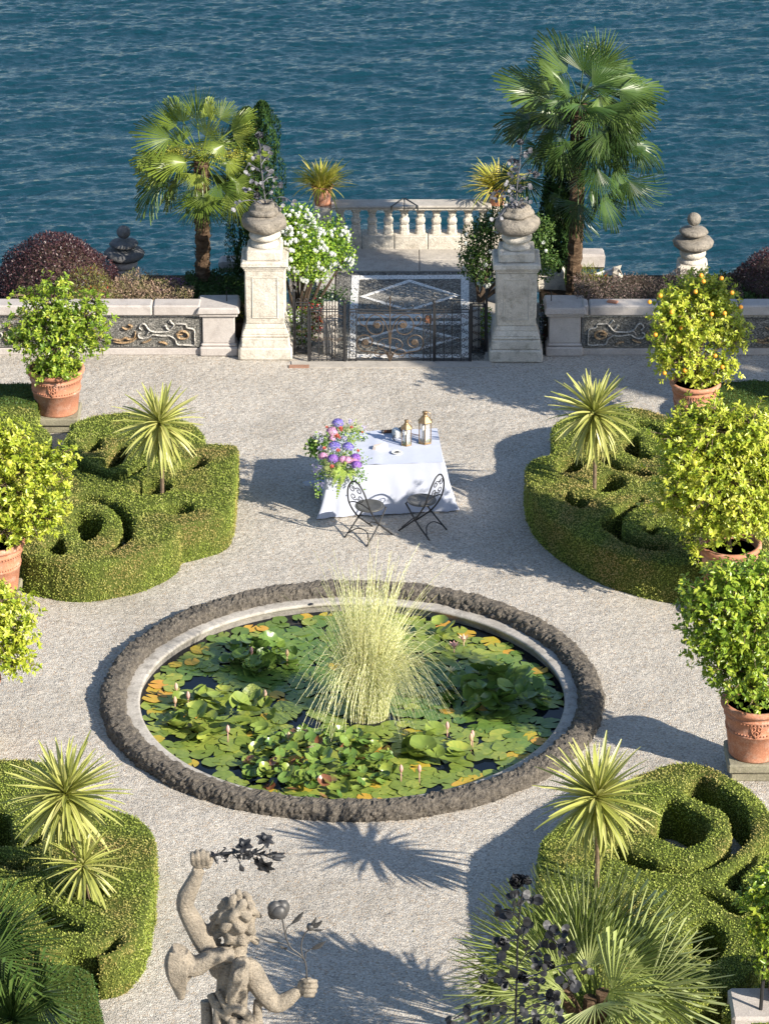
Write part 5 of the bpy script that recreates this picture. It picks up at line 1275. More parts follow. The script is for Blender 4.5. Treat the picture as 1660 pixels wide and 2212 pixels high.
hedge('broad lower left box hedge with a straight lit right side',
    [(-300, 262), (-100, 255), (150, 240), (280, 252), (370, 290), (440, 380), (560, 470), (700, 560), (820, 615), (930, 640), (1040, 690), (1115, 755), (1148, 830), (1155, 900), (1150, 1050), (1135, 1200), (1100, 1360), (1060, 1490), (1000, 1570), (940, 1640), (830, 1690), (740, 1705), (640, 1660), (520, 1640), (300, 1700), (0, 1700), (-300, 1650)],
    [[(-150, 640), (20, 640), (60, 745), (130, 830), (200, 815), (310, 780), (345, 735), (300, 835), (200, 875), (60, 860), (-150, 850)], [(250, 1310), (330, 1325), (430, 1400), (600, 1478), (575, 1508), (440, 1490), (330, 1400)],
     [(560, 1180), (640, 1150), (740, 1210), (735, 1250), (650, 1255), (590, 1225)], [(-150, 930), (0, 950), (120, 1010), (200, 1000), (210, 1030), (110, 1045), (-20, 990), (-150, 975)], [(690, 1655), (760, 1640), (845, 1590), (880, 1560), (860, 1620), (790, 1668)]], HH, cLL, seed=17)
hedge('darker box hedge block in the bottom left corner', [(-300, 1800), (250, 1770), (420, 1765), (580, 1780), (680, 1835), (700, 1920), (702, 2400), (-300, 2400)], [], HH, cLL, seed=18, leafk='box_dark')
cLR = lambda x, y: (1156.7 + .3033 * x, 1569.8 + .3033 * y)
hedge('curled box hedge in the lower right with a spiral and deep D shaped hollow',
    [(25, 880), (60, 785), (150, 715), (300, 610), (430, 500), (560, 420), (700, 350), (860, 288), (960, 258), (1080, 248), (1200, 272), (1310, 318), (1450, 395), (1560, 480), (1650, 590), (1720, 740), (1760, 950), (1700, 1200), (1690, 1420), (1640, 1600), (1570, 1740), (1440, 1850), (1300, 1880), (1000, 2000), (600, 2050), (300, 1900), (120, 1500), (30, 1150)],
    [[(1078, 452), (1120, 395), (1160, 358), (1250, 405), (1380, 495), (1480, 600), (1512, 700), (1480, 790), (1400, 880), (1290, 965), (1150, 1012), (1010, 1020), (860, 1012), (700, 975), (600, 920), (545, 855), (600, 850), (700, 905), (780, 930), (860, 985), (1010, 1005), (1140, 1000), (1290, 935), (1390, 845), (1428, 745), (1410, 660), (1365, 598), (1250, 540), (1150, 500)],
     [(915, 530), (980, 520), (1050, 565), (1200, 665), (1205, 740), (1140, 820), (1050, 842), (940, 795), (848, 742), (900, 655)],
     [(1750, 780), (1650, 800), (1560, 905), (1460, 990), (1368, 1065), (1370, 1112), (1440, 1162), (1535, 1205), (1560, 1185), (1435, 1108), (1435, 1062), (1560, 950), (1660, 860), (1750, 840)],
     [(1148, 1160), (1290, 1188), (1400, 1250), (1462, 1312), (1432, 1325), (1320, 1252), (1230, 1200)],
     [(1100, 1405), (1200, 1388), (1290, 1450), (1325, 1530), (1290, 1625), (1200, 1640), (1050, 1598), (1150, 1510)], [(1450, 1880), (1540, 1790), (1620, 1690), (1720, 1500), (1760, 1500), (1700, 1750), (1560, 1880)]], HH, cLR, seed=19)
hedge('clipped hedge corner at the lower right edge beside the stone plinth', [(1330, 2010), (1420, 1940), (1560, 1850), (1700, 1750), (1900, 1750), (1900, 2060), (1500, 2100)], [], HH, cLR, seed=20)

# ================================================================== shrubs behind the wall
def shrub(name, label, cat, c, rad, n, L, leafk, seed, flat=.75, shell=.35, body=None, up=.3, wr=.45):
    r = np.random.default_rng(seed); d = rdir(n); d[:, 2] = np.abs(d[:, 2]) * (1 if body else 1) if flat else d[:, 2]
    q = (1 - shell * r.random(n) ** 1.5)[:, None]; lump = np.array([1 + .10 * noise.noise(Vector(x) * 2.5 + Vector((seed, 0, 0))) for x in d])[:, None]
    P = np.array(c) + d * q * lump * np.array(rad); N = unit(d + r.normal(size=(n, 3)) * .5); D = unit(r.normal(size=(n, 3)) + d * .4 + np.array([0, 0, up]))
    Ls = L * r.uniform(.7, 1.3, n); v, f, r_ = leafcloud(P, D, N, Ls, Ls * wr, .15, np.clip(r.beta(2, 2.2, n), 0, 1))
    o = mk(name, v, f, M[leafk], None, rnd=r_, loc=(c[0], c[1], c[2])); tag(o, label, cat)
    if body:
        B().ball(c, 1, 24, 14, (rad[0] * .9, rad[1] * .9, rad[2] * .9), .06, seed=seed).mk('twiggy_core', M['dark_bark'], o)
    return o
Yb_ = YW + 1.25
def ctr(px, py, Y, z): p = V(px, py, Y); return Vector((p.x, Y, z))
shrub('purple_bush', 'big dome shaped dark purple bush behind the left wall', 'bush', ctr(122, 600, Yb_, .42), (.98, .85, 1.0), 17000, .040, 'purple_leaf', 41, body=True, shell=.12)
shrub('purple_bush', 'dark purple bush cut by the right edge behind the wall', 'bush', ctr(1695, 600, Yb_, .40), (.92, .80, .82), 9000, .040, 'purple_leaf', 42, body=True, shell=.12)
shrub('red_flowering_shrub', 'feathery orange red flowering shrub in front of the purple bush', 'shrub', ctr(192, 620, YW + .55, .55), (.48, .32, .66), 3000, .055, 'red_spray', 43, shell=.8, wr=.12, up=.8)
shrub('purple_aster', 'small purple flowering plant left of the palm trunk', 'flowers', ctr(378, 600, YW + .95, .45), (.34, .28, .42), 1500, .032, 'purple_flower', 44, shell=.5, wr=.7)
shrub('red_fuchsia', 'yellow green grass tuft with red flowers at the lake edge right of the big palm', 'plant', ctr(1272, 590, YW + 1.7, .4), (.34, .25, .36), 900, .10, 'red_spray', 45, shell=.7, wr=.09, up=1.0)
shrub('low_shrub', 'small yellow green shrub between left wall post and left gate pillar', 'shrub', ctr(489 + 28, 720, YW + .45, .15), (.12, .16, .42), 500, .035, 'palm_seed', 46, shell=.6, wr=.5)
def bed(name, label, x0, x1, y, w, z, h, n, L, leafk, seed, cat='ground cover'):
    r = np.random.default_rng(seed); a, e = V(x0, 620, y).x, V(x1, 620, y).x
    P = np.stack([r.uniform(a, e, n), y + r.uniform(-w, w, n), np.zeros(n)], 1)
    prof = np.array([.75 + .35 * noise.noise(Vector((x * 2.2 + seed, yy * 2, 0))) for x, yy, _ in P]); P[:, 2] = z + h * prof * (r.random(n) ** .35)
    v, f, r_ = leafcloud(P, unit(r.normal(size=(n, 3)) + np.array([0, 0, .9])), rdir(n), L * r.uniform(.6, 1.3, n), L * .5 * r.uniform(.6, 1.2, n), .15)
    o = mk(name, v, f, M[leafk], None, rnd=r_, loc=(a, y, z)); tag(o, label, cat, kind='stuff')
bed('faded_heather', 'faded pinkish flower hedge behind the left wall', 165, 420, YW + .78, .44, .42, .55, 11000, .034, 'heather_leaf', 51)
bed('dark_ground_cover', 'dark leafy ground cover behind the left wall near the pillar', 400, 560, YW + 1.0, .62, .42, .45, 8000, .045, 'dark_leaf', 52)
bed('faded_heather', 'dark faded flower hedge behind the right wall', 1240, 1600, YW + .85, .52, .42, .50, 16000, .036, 'heather_dark', 53)
bed('dark_ground_cover', 'dark green ground cover at the right edge behind the wall', 1560, 1720, YW + .95, .62, .42, .45, 7000, .05, 'dark_leaf', 54)

def cypress(px, top, Y, label, w, seed, z0=.35, spires=((0, 1.0),)):
    r = np.random.default_rng(seed); b = V(px, 600, Y); zt_ = V(px, top, Y).z; t = thing('cypress', label, 'cypress tree', (b.x, Y, z0))
    B().tube([(b.x, Y, z0), (b.x, Y, zt_ - .3)], [.05, .02], 8).mk('trunk', M['dark_bark'], t)
    Vv = []; Ff = []; Rr = []; o = 0
    for dx, k in spires:
        n = int(15000 / len(spires)); u = r.random(n); a = r.random(n) * 6.283; H_ = (zt_ - z0) * k
        rad = w * (.55 + .75 * np.sin(np.pi * np.clip(u, 0, 1) ** .7 * .82 + .25)) * np.clip((1 - u) * 9, 0, 1) ** .5 * (1 + .25 * np.sin(a * 5 + u * 22)) * (1 - .25 * r.random(n) ** 2)
        P = np.stack([b.x + dx + rad * np.cos(a), Y + rad * np.sin(a), z0 + H_ * u], 1); N = np.stack([np.cos(a), np.sin(a), 0 * a], 1)
        D = unit(np.stack([np.cos(a) * .3, np.sin(a) * .3, np.ones(n)], 1) + r.normal(size=(n, 3)) * .3)
        v, f, rn = leafcloud(P, D, unit(N + r.normal(size=(n, 3)) * .4), np.full(n, .055), np.full(n, .022), .2, np.clip(r.random(n) * .8 + .2 * np.sin(a * 5 + u * 22), 0, 1))
        Vv.append(v); Ff.append(f + o); Rr.append(rn); o += len(v)
    mk('crown', np.concatenate(Vv), np.concatenate(Ff), M['cypress_leaf'], t, rnd=np.concatenate(Rr))['kind'] = 'stuff'
cypress(557, 222, YW + 1.75, 'slim dark cypress with two tips behind the left pillar', .235, 61, spires=((-.13, .97), (.10, 1.0)))
cypress(1203, 330, YW + 2.0, 'slim cypress almost hidden behind the big dark palm', .19, 62)

def rose_bush(label, lobes, Y, n, leafk, seed, nfl, flz):
    r = np.random.default_rng(seed); rr = random.Random(seed); C = [(V(a, c, Y + d), rx, rz) for a, c, rx, rz, d in lobes]
    g = Vector((C[0][0].x, Y + .1, 0)); t = thing('rose_bush', label, 'rose bush', g); b = B()
    for c, rx, rz in C: b.tube(catmull([g, g.lerp(c, .5) + Vector((rr.uniform(-.06, .06), 0, .05)), c], 4), [.03 - .0022 * i for i in range(9)], 6)
    b.mk('stems', M['dark_bark'], t); Ps = []; Ds = []
    w = np.array([rx * rx * rz for _, rx, rz in C]); w /= w.sum()
    for (c, rx, rz), k in zip(C, w):
        m = int(n * k); d = unit(r.normal(size=(m, 3))); Ps.append(np.array(c) + d * (r.random((m, 1)) ** .38) * np.array([rx, rx, rz]) * (1 + .14 * r.normal(size=(m, 1)))); Ds.append(d)
    P = np.concatenate(Ps); d = np.concatenate(Ds); m = len(P)
    L = .045 * r.uniform(.7, 1.3, m); v, f, rn = leafcloud(P, unit(d + r.normal(size=(m, 3))), unit(d + r.normal(size=(m, 3)) * .6 + np.array([.2, -.3, .5])), L, L * .6, .2)
    mk('foliage', v, f, M[leafk], t, rnd=rn)['kind'] = 'stuff'
    meshes = []
    for s in range(3):
        vv = []; ff = []; q = random.Random(s)
        for i in range(16):
            a = i * 2.4; e = .15 + 1.25 * i / 16; c0 = Vector((math.cos(a) * math.sin(e), math.sin(a) * math.sin(e), math.cos(e))); c0 = c0 * .55
            x = c0.orthogonal().normalized(); y = c0.cross(x).normalized(); o = len(vv); s_ = .34
            vv += [c0 * .5, c0 + x * s_, c0 * 1.25 + y * s_ * .3, c0 - x * s_, c0 + y * s_]; ff += [(o, o + 1, o + 4), (o, o + 4, o + 3), (o + 1, o + 2, o + 4), (o + 4, o + 2, o + 3)]
        meshes.append(tomesh('rose', vv, ff, M['white_petal'], False, [q.random() for _ in vv]))
    for i in range(nfl):
        c, rx, rz = C[rr.choices(range(len(C)), w.tolist())[0]]
        d_ = Vector((rr.uniform(-1, 1), -abs(rr.uniform(.1, 1)), rr.uniform(-.7, 1))).normalized(); p = c + Vector((d_.x * rx, d_.y * rx, d_.z * rz)) * rr.uniform(.95, 1.1)
        for j in range(rr.choice((1, 1, 2, 3, 4))):
            o = p + Vector((rr.uniform(-.05, .05), rr.uniform(-.03, .03), rr.uniform(-.04, .05)))
            inst('rose', rr.choice(meshes), t, frame(o, d_.cross(Vector((.1, .2, .9))), d_, rr.uniform(.034, .062)))
    return t
YR = YW + .95
rose_bush('sunlit white rose bush right of the left gate pillar', [(645, 530, .46, .50, -.1), (612, 500, .36, .34, 0), (690, 565, .26, .30, -.1), (720, 520, .28, .36, .3), (745, 555, .18, .28, .35), (640, 470, .30, .20, 0), (610, 560, .22, .26, 0), (712, 512, .20, .18, .2), (665, 590, .28, .12, -.1)], YR, 11000, 'rose_leaf', 71, 150, 0)
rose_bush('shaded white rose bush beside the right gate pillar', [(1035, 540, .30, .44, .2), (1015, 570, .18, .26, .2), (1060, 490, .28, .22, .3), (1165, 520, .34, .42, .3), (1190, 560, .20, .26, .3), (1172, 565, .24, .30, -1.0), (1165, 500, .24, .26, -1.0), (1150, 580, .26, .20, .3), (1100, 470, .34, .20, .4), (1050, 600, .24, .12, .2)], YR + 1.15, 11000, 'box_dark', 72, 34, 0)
def flowerbed(label, px, rows, Y, n, seed, leafk='ivy_leaf', pet=(('white_petal', 60),), w=.16, cat='flowers', name='bedding_flowers'):
    r = np.random.default_rng(seed); c0 = V(px, rows[1], Y); c0.z = max(c0.z, .02); zt_ = V(px, rows[0], Y).z; t = thing(name, label, cat, (c0.x, Y, 0)); z0 = c0.z
    P = np.stack([c0.x + r.normal(size=n) * w * .6, Y + r.normal(size=n) * .12, z0 + (zt_ - z0) * r.random(n)], 1)
    v, f, rn = leafcloud(P, rdir(n), rdir(n), .04 * r.uniform(.7, 1.3, n), .026 * r.uniform(.7, 1.3, n), .15); mk('foliage', v, f, M[leafk], t, rnd=rn)['kind'] = 'stuff'
    for m, k in pet:
        k *= 4; P = np.stack([c0.x + r.normal(size=k) * w * .62, Y - .10 + r.normal(size=k) * .1, z0 + (zt_ - z0) * r.random(k)], 1)
        v, f, rn = leafcloud(P, rdir(k), unit(rdir(k) + np.array([0, -1, .6])), .03 * r.uniform(.7, 1.2, k), .03 * r.uniform(.7, 1.2, k), .1); mk('blossoms', v, f, M[m], t, rnd=rn)['kind'] = 'stuff'
flowerbed('white flowering plant at the foot of the left gate pillar behind the side rail', 645, (672, 752), YW + .55, 1500, 81, 'rose_leaf', (('white_petal', 130),), .20)
flowerbed('red flowering plant between left side rail and the carved volute', 688, (655, 712), YW + .75, 600, 82, 'dark_leaf', (('red_petal', 70), ('white_petal', 10)), .15)
flowerbed('small white flowering plant left of the right gate pillar', 1046, (668, 752), YW + .75, 700, 83, 'rose_leaf', (('white_petal', 40), ('red_petal', 4)), .10)
flowerbed('red and white flowers squeezed between right pillar and wall post', 1176, (655, 745), YW + .6, 420, 84, 'dark_leaf', (('white_petal', 20), ('red_petal', 10)), .07)
flowerbed('dark plants left of the path under the sunlit roses', 700, (625, 650), YW + 1.3, 700, 85, 'dark_leaf', (('white_petal', 6),), .30, 'plants', 'low_plants')

def potted_grass(ped, pxr, r, h, label, plabel, seed, lean):
    x, y, z = ped; t = thing('terracotta_pot', plabel, 'plant pot', (x, y, z)); k = r / .17
    B().lathe((x, y, z), [(a * k, c * h / .28) for a, c in [(0, 0), (.115, 0), (.12, .01), (.145, .17), (.148, .175), (.152, .20), (.150, .21), (.158, .24), (.172, .25), (.172, .28), (.155, .28), (.145, .24), (0, .24)]], 32).mk('body', M['terracotta'], t, True)
    rr = random.Random(seed); top = Vector((x, y, z + h * .85)); g = thing('potted_grass', label, 'ornamental grass', top)
    ms = [strap_mesh(M['bamboo_leaf'], d, i, .030) for i, d in enumerate((.10, .25, .45))]
    for i in range(250):
        a = rr.uniform(0, 6.28); e = math.radians(rr.uniform(12, 88)); o = Vector((math.cos(a) * math.cos(e), math.sin(a) * math.cos(e), math.sin(e)))
        st = top + Vector((math.cos(a), math.sin(a), 0)) * rr.uniform(0, r * .6) + o * rr.uniform(0, .16); inst('leaf', rr.choice(ms), g, frame(st, o + Vector((lean, 0, 0)), (0, 0, 1), rr.uniform(.26, .50) * (.8 if e > 1.2 else 1)))
    b = B()
    for i in range(40):
        a = rr.uniform(0, 6.28); L = rr.uniform(.3, .55); o = Vector((math.cos(a) * .8, math.sin(a) * .8, rr.uniform(.2, 1))).normalized()
        b.tube(catmull([top, top + o * L * .5 + Vector((0, 0, .05)), top + o * L], 3), [.004] * 6 + [.002], 3)
    b.mk('culms', M['bamboo_leaf'], g)
potted_grass(PEDS[0], 702, .175, .33, 'yellow green bamboo grass in the pot on the left balustrade pedestal', 'terracotta pot on the left balustrade pedestal above the roses', 5, .05)
potted_grass(PEDS[1] + Vector((-.06, 0, 0)), 1066, .155, .29, 'darker bamboo grass in the pot on the right balustrade pedestal', 'terracotta pot on the right balustrade pedestal behind the rose sculpture', 6, -.15)

# ================================================================== dwarf palms in the foreground
def dwarf_palm(label, base, hubs, m, seed, R, stems=True):
    rr = random.Random(seed); t = thing('dwarf_fan_palm', label, 'dwarf palm', base)
    ms = [fan_mesh(M[m], 'frond', rr.randint(15, 20), rr.uniform(.8, 1.2), rr.uniform(.24, .32), rr.uniform(.05, .25), .80, seed * 20 + i, .3) for i in range(6)]
    for f in hubs:
        hx, hy, tx, ty, dy = f[:5]; Y = base[1] + dy; hub = V(hx, hy, Y); tip = V(tx, ty, Y + (f[5] if len(f) > 5 else 0)); d = tip - hub
        nrm = Vector((rr.uniform(-.4, .4), -1, rr.uniform(.3, 1.0)))
        inst('frond', rr.choice(ms), t, frame(hub, d, nrm, d.length)); root = Vector(base) + Vector((rr.uniform(-.15, .15), rr.uniform(-.1, .1), .1))
        if hub.z > root.z: B().tube(catmull([root, root.lerp(hub, .5) + Vector((0, 0, .1)), hub + d.normalized() * .03], 4), .010, 5).mk('leaf_stalk', M[m], t)
    return t
# ================================================================== table with white cloth
def build_table():
    zt_ = .755
    FL, FR, BR, BL = [G(x, y, zt_) for x, y in ((704, 1008), (957, 999), (944, 926), (722, 935))]
    c = (FL + FR + BR + BL) / 4
    t = thing('banquet_table', 'rectangular table hidden under the white cloth, only its form shows', 'table', (c.x, c.y, 0))
    ins = [c + (p - c) * .97 for p in (FL, FR, BR, BL)]
    B().poly([(p.x, p.y) for p in ins], zt_ - .04, zt_ - .008).mk('table_top', M['plastic_black'], t)
    for p in (FL, FR, BR, BL):
        q = c + (p - c) * .88; B().tube([(q.x, q.y, 0), (q.x, q.y, zt_ - .04)], .018, 8).mk('leg', M['iron'], t)
    # cloth: a fine sheet from the table edge down to the flared, rumpled hem
    rr = random.Random(4); n = 44; per = []
    floor = [G(686, 1120, .012), G(988, 1103, .012), None, None]
    hemBR = BR + Vector((.10, .12, 0)); hemBR.z = .02; hemBL = BL + Vector((-.12, .12, 0)); hemBL.z = .02
    hem = [floor[0], floor[1], hemBR, hemBL]; top = [FL, FR, BR, BL]
    seq = []
    for k in range(4):
        a, b_ = top[k], top[(k + 1) % 4]; ha, hb = hem[k], hem[(k + 1) % 4]
        for i in range(n): seq.append((a.lerp(b_, i / n), ha.lerp(hb, i / n), k, i / n))
    m = len(seq); rows = 14; V_ = []; F = []
    for j in range(rows + 1):
        w = j / rows
        for q, (a, h, k, u) in enumerate(seq):
            e = w ** 1.0; p = a.lerp(h, e); p.z = (zt_ + .004) * (1 - w) + .012 * w
            s = q / m * 6.283; out = (h - c); out.z = 0; out.normalize()
            corner = math.exp(-min(u, 1 - u) ** 2 * 60)
            fold = (math.sin(s * 23 + 1.2 * math.sin(s * 5)) * .018 + math.sin(s * 9 + 1) * .020) * w * (.6 + 1.5 * corner) + noise.noise(Vector((p.x * 4, p.y * 4, p.z * 3))) * .035 * w
            hug = -.10 * math.sin(math.pi * w) * (corner) * .5
            p = p + out * (fold + hug)
            if k == 0 and abs(w - .5) < .04: p.y -= .002
            if j == rows: p.z = .012 + .01 * abs(math.sin(s * 31))
            V_.append(p)
    for j in range(rows):
        for q in range(m): F.append((j * m + q, (j + 1) * m + q, (j + 1) * m + (q + 1) % m, j * m + (q + 1) % m))
    # top grid
    o = len(V_); g = 26
    for j in range(g + 1):
        for i in range(g + 1):
            u, w = i / g, j / g; p = FL.lerp(FR, u).lerp(BL.lerp(BR, u), w)
            crease = .010 * math.exp(-((u - .42) * 26) ** 2) + .004 * math.exp(-((w - .5) * 26) ** 2) + .003 * math.exp(-((u - .75) * 26) ** 2)
            V_.append((p.x, p.y, zt_ + .005 + crease + .002 * noise.noise(Vector((p.x * 5, p.y * 5, 0)))))
    for j in range(g):
        for i in range(g): k = o + j * (g + 1) + i; F.append((k, k + 1, k + g + 2, k + g + 1))
    cl = mk('tablecloth', V_, F, M['cloth'], None, True, loc=(c.x, c.y, 0)); tag(cl, 'white cloth draped over the table down to the gravel', 'tablecloth')
    # loose corner lying on the gravel at the left
    pts = [(652, 1041), (668, 1038), (700, 1036), (703, 1066), (690, 1062), (676, 1051), (662, 1051)]
    P = [G(x, y, .10 + .05 * math.sin(i * 2)) for i, (x, y) in enumerate(pts)]; V2 = []; F2 = []
    cen = sum(P, Vector()) / len(P) + Vector((0, 0, .05))
    mk('cloth_corner', [cen] + P, [(0, i + 1, (i + 1) % len(P) + 1) for i in range(len(P))], M['cloth'], cl, True)
    b = B(); hm = [V_[4 * 0 + i] for i in range(0)]
    return FL, FR, BR, BL, zt_
TFL, TFR, TBR, TBL, TZ = build_table()
ZT = lambda x, y: (578.3 + .282 * x, 853.7 + .282 * y)
def on_table(x, y): return G(*ZT(x, y), TZ + .008)

def lantern(x, y, h, w, label, seed):
    p = on_table(x, y); t = thing('brass_lantern', label, 'lantern', p); n = 6; m = M['brass']; H_ = h
    def ring(r, z, ph=math.pi / 6): return [Vector((p.x + r * math.cos(ph + i * math.pi / 3), p.y + r * math.sin(ph + i * math.pi / 3), p.z + z)) for i in range(6)]
    def band(b, r0, z0, r1, z1): 
        a, e = ring(r0, z0), ring(r1, z1); b.add(a + e, [(i, (i + 1) % 6, (i + 1) % 6 + 6, i + 6) for i in range(6)] + [tuple(reversed(range(6))), tuple(range(6, 12))])
    b = B(); band(b, w * .95, 0, w, H_ * .02); band(b, w, H_ * .02, w * .96, H_ * .05); b.mk('base', m, t)
    for i, (a, e) in enumerate(zip(ring(w * .92, H_ * .04), ring(w * .92, H_ * .66))): B().tube([a, e], w * .075, 5).mk('frame_bar', m, t)
    A, E_ = ring(w * .88, H_ * .05), ring(w * .88, H_ * .655)
    for i in range(6):
        j = (i + 1) % 6; mk('glass_pane', [A[i], A[j], E_[j], E_[i]], [(0, 1, 2, 3)], M['glass'], t)
    b = B(); band(b, w * 1.1, H_ * .655, w * 1.12, H_ * .675); band(b, w * 1.08, H_ * .675, w * .42, H_ * .83); b.mk('roof', m, t)
    b = B(); b.lathe(p, [(w * .40, H_ * .82), (w * .36, H_ * .86), (w * .30, H_ * .87), (w * .30, H_ * .93), (w * .40, H_ * .94), (w * .40, H_ * .97), (w * .2, H_ * .985), (0, H_ * .985)], 16); b.mk('chimney', m, t, True)
    b = B(); b.tube([(p.x + w * .35 + w * .45 * math.sin(q), p.y, p.z + H_ * .86 + w * .45 * math.cos(q)) for q in [i * .45 for i in range(15)]], w * .035, 5); b.mk('ring_handle', m, t)
    for dx, dy, hh, r in ((-.25, 0, .50, .20), (.2, .15, .44, .2), (.1, -.3, .36, .2)):
        B().lathe((p.x + dx * w, p.y + dy * w, p.z + H_ * .05), [(w * r, 0), (w * r, H_ * hh), (w * r * .8, H_ * hh + .005), (0, H_ * hh)], 14).mk('candle', M['candle'], t, True)
    k = 60; r = np.random.default_rng(seed); P = np.array(p) + np.array([0, 0, H_ * .06]) + r.normal(size=(k, 3)) * np.array([w * .35, w * .35, H_ * .025]); P[:, 2] = np.maximum(P[:, 2], p.z + H_ * .05)
    v, f, rn = leafcloud(P, rdir(k), rdir(k), np.full(k, .03), np.full(k, .02)); mk('leaf_sprig', v, f, M['ivy_leaf'], t, rnd=rn)
lantern(1202, 362, .475, .098, 'taller brass hexagonal lantern at the back right of the table', 1)
lantern(1060, 378, .375, .080, 'shorter brass hexagonal lantern left of the taller one', 2)
def small_things():
    p = on_table(985, 320); t = thing('camera_bag', 'white and black strapped bag lying behind the shorter lantern', 'bag', p)
    B().box((p.x + .0, p.y + .02, p.z + .055), (.10, .16, .11), .3, bev=.02).mk('body', M['white_paint'], t)
    B().box((p.x + .055, p.y + .02, p.z + .075), (.03, .10, .10), .3, bev=.01).mk('dark_flap', M['plastic_black'], t)
    B().tube(catmull([p + Vector((.05, .06, .10)), p + Vector((.10, .10, .04)), p + Vector((.22, .06, .02)), p + Vector((.32, .02, .015))], 4), .012, 5, .5).mk('strap', M['brown_leather'], t)
    B().tube(catmull([p + Vector((0, -.04, .08)), p + Vector((-.05, -.08, .02)), p + Vector((-.02, -.15, .012))], 4), .006, 5).mk('cord', M['plastic_black'], t)
    p = on_table(940, 290); t = thing('knife_sheath', 'dark brown cylindrical case lying at the back edge of the table', 'case', p)
    B().tube([p + Vector((-.11, -.01, .025)), p + Vector((.11, .02, .03))], [.022, .026], 12).mk('case_body', M['brown_leather'], t, True)
    B().tube([p + Vector((-.125, -.012, .025)), p + Vector((-.095, -.008, .025))], .026, 12).mk('case_cap', M['plastic_black'], t, True)
    p = on_table(862, 412); t = thing('folded_napkin', 'folded cream coloured fabric pouch on the table', 'napkin', p)
    V_ = [(-.11, -.03, 0), (-.06, -.055, 0), (.07, -.04, 0), (.10, .03, 0), (.02, .05, 0), (-.09, .03, 0), (-.10, -.03, .045), (-.06, -.05, .05), (.05, -.045, .06), (.10, .03, .045), (.06, .055, .075), (-.09, .04, .045), (0, 0, .065)]
    V_ = [(p.x + a, p.y + e, p.z + g) for a, e, g in V_]; F = [(i, (i + 1) % 6, (i + 1) % 6 + 6, i + 6) for i in range(6)] + [(6 + i, 6 + (i + 1) % 6, 12) for i in range(6)]
    mk('pouch', V_, F, M['cream'], t)
    p = on_table(985, 443); t = thing('ashtray', 'small round white dish with a dark centre on the table', 'dish', p)
    B().lathe(p, [(0, 0), (.055, 0), (.075, .018), (.070, .02), (.05, .008), (0, .008)], 28).mk('dish', M['white_paint'], t, True)
    B().box((p.x + .005, p.y, p.z + .018), (.055, .028, .018), .2, bev=.006).mk('dark_lid', M['plastic_black'], t)
small_things()

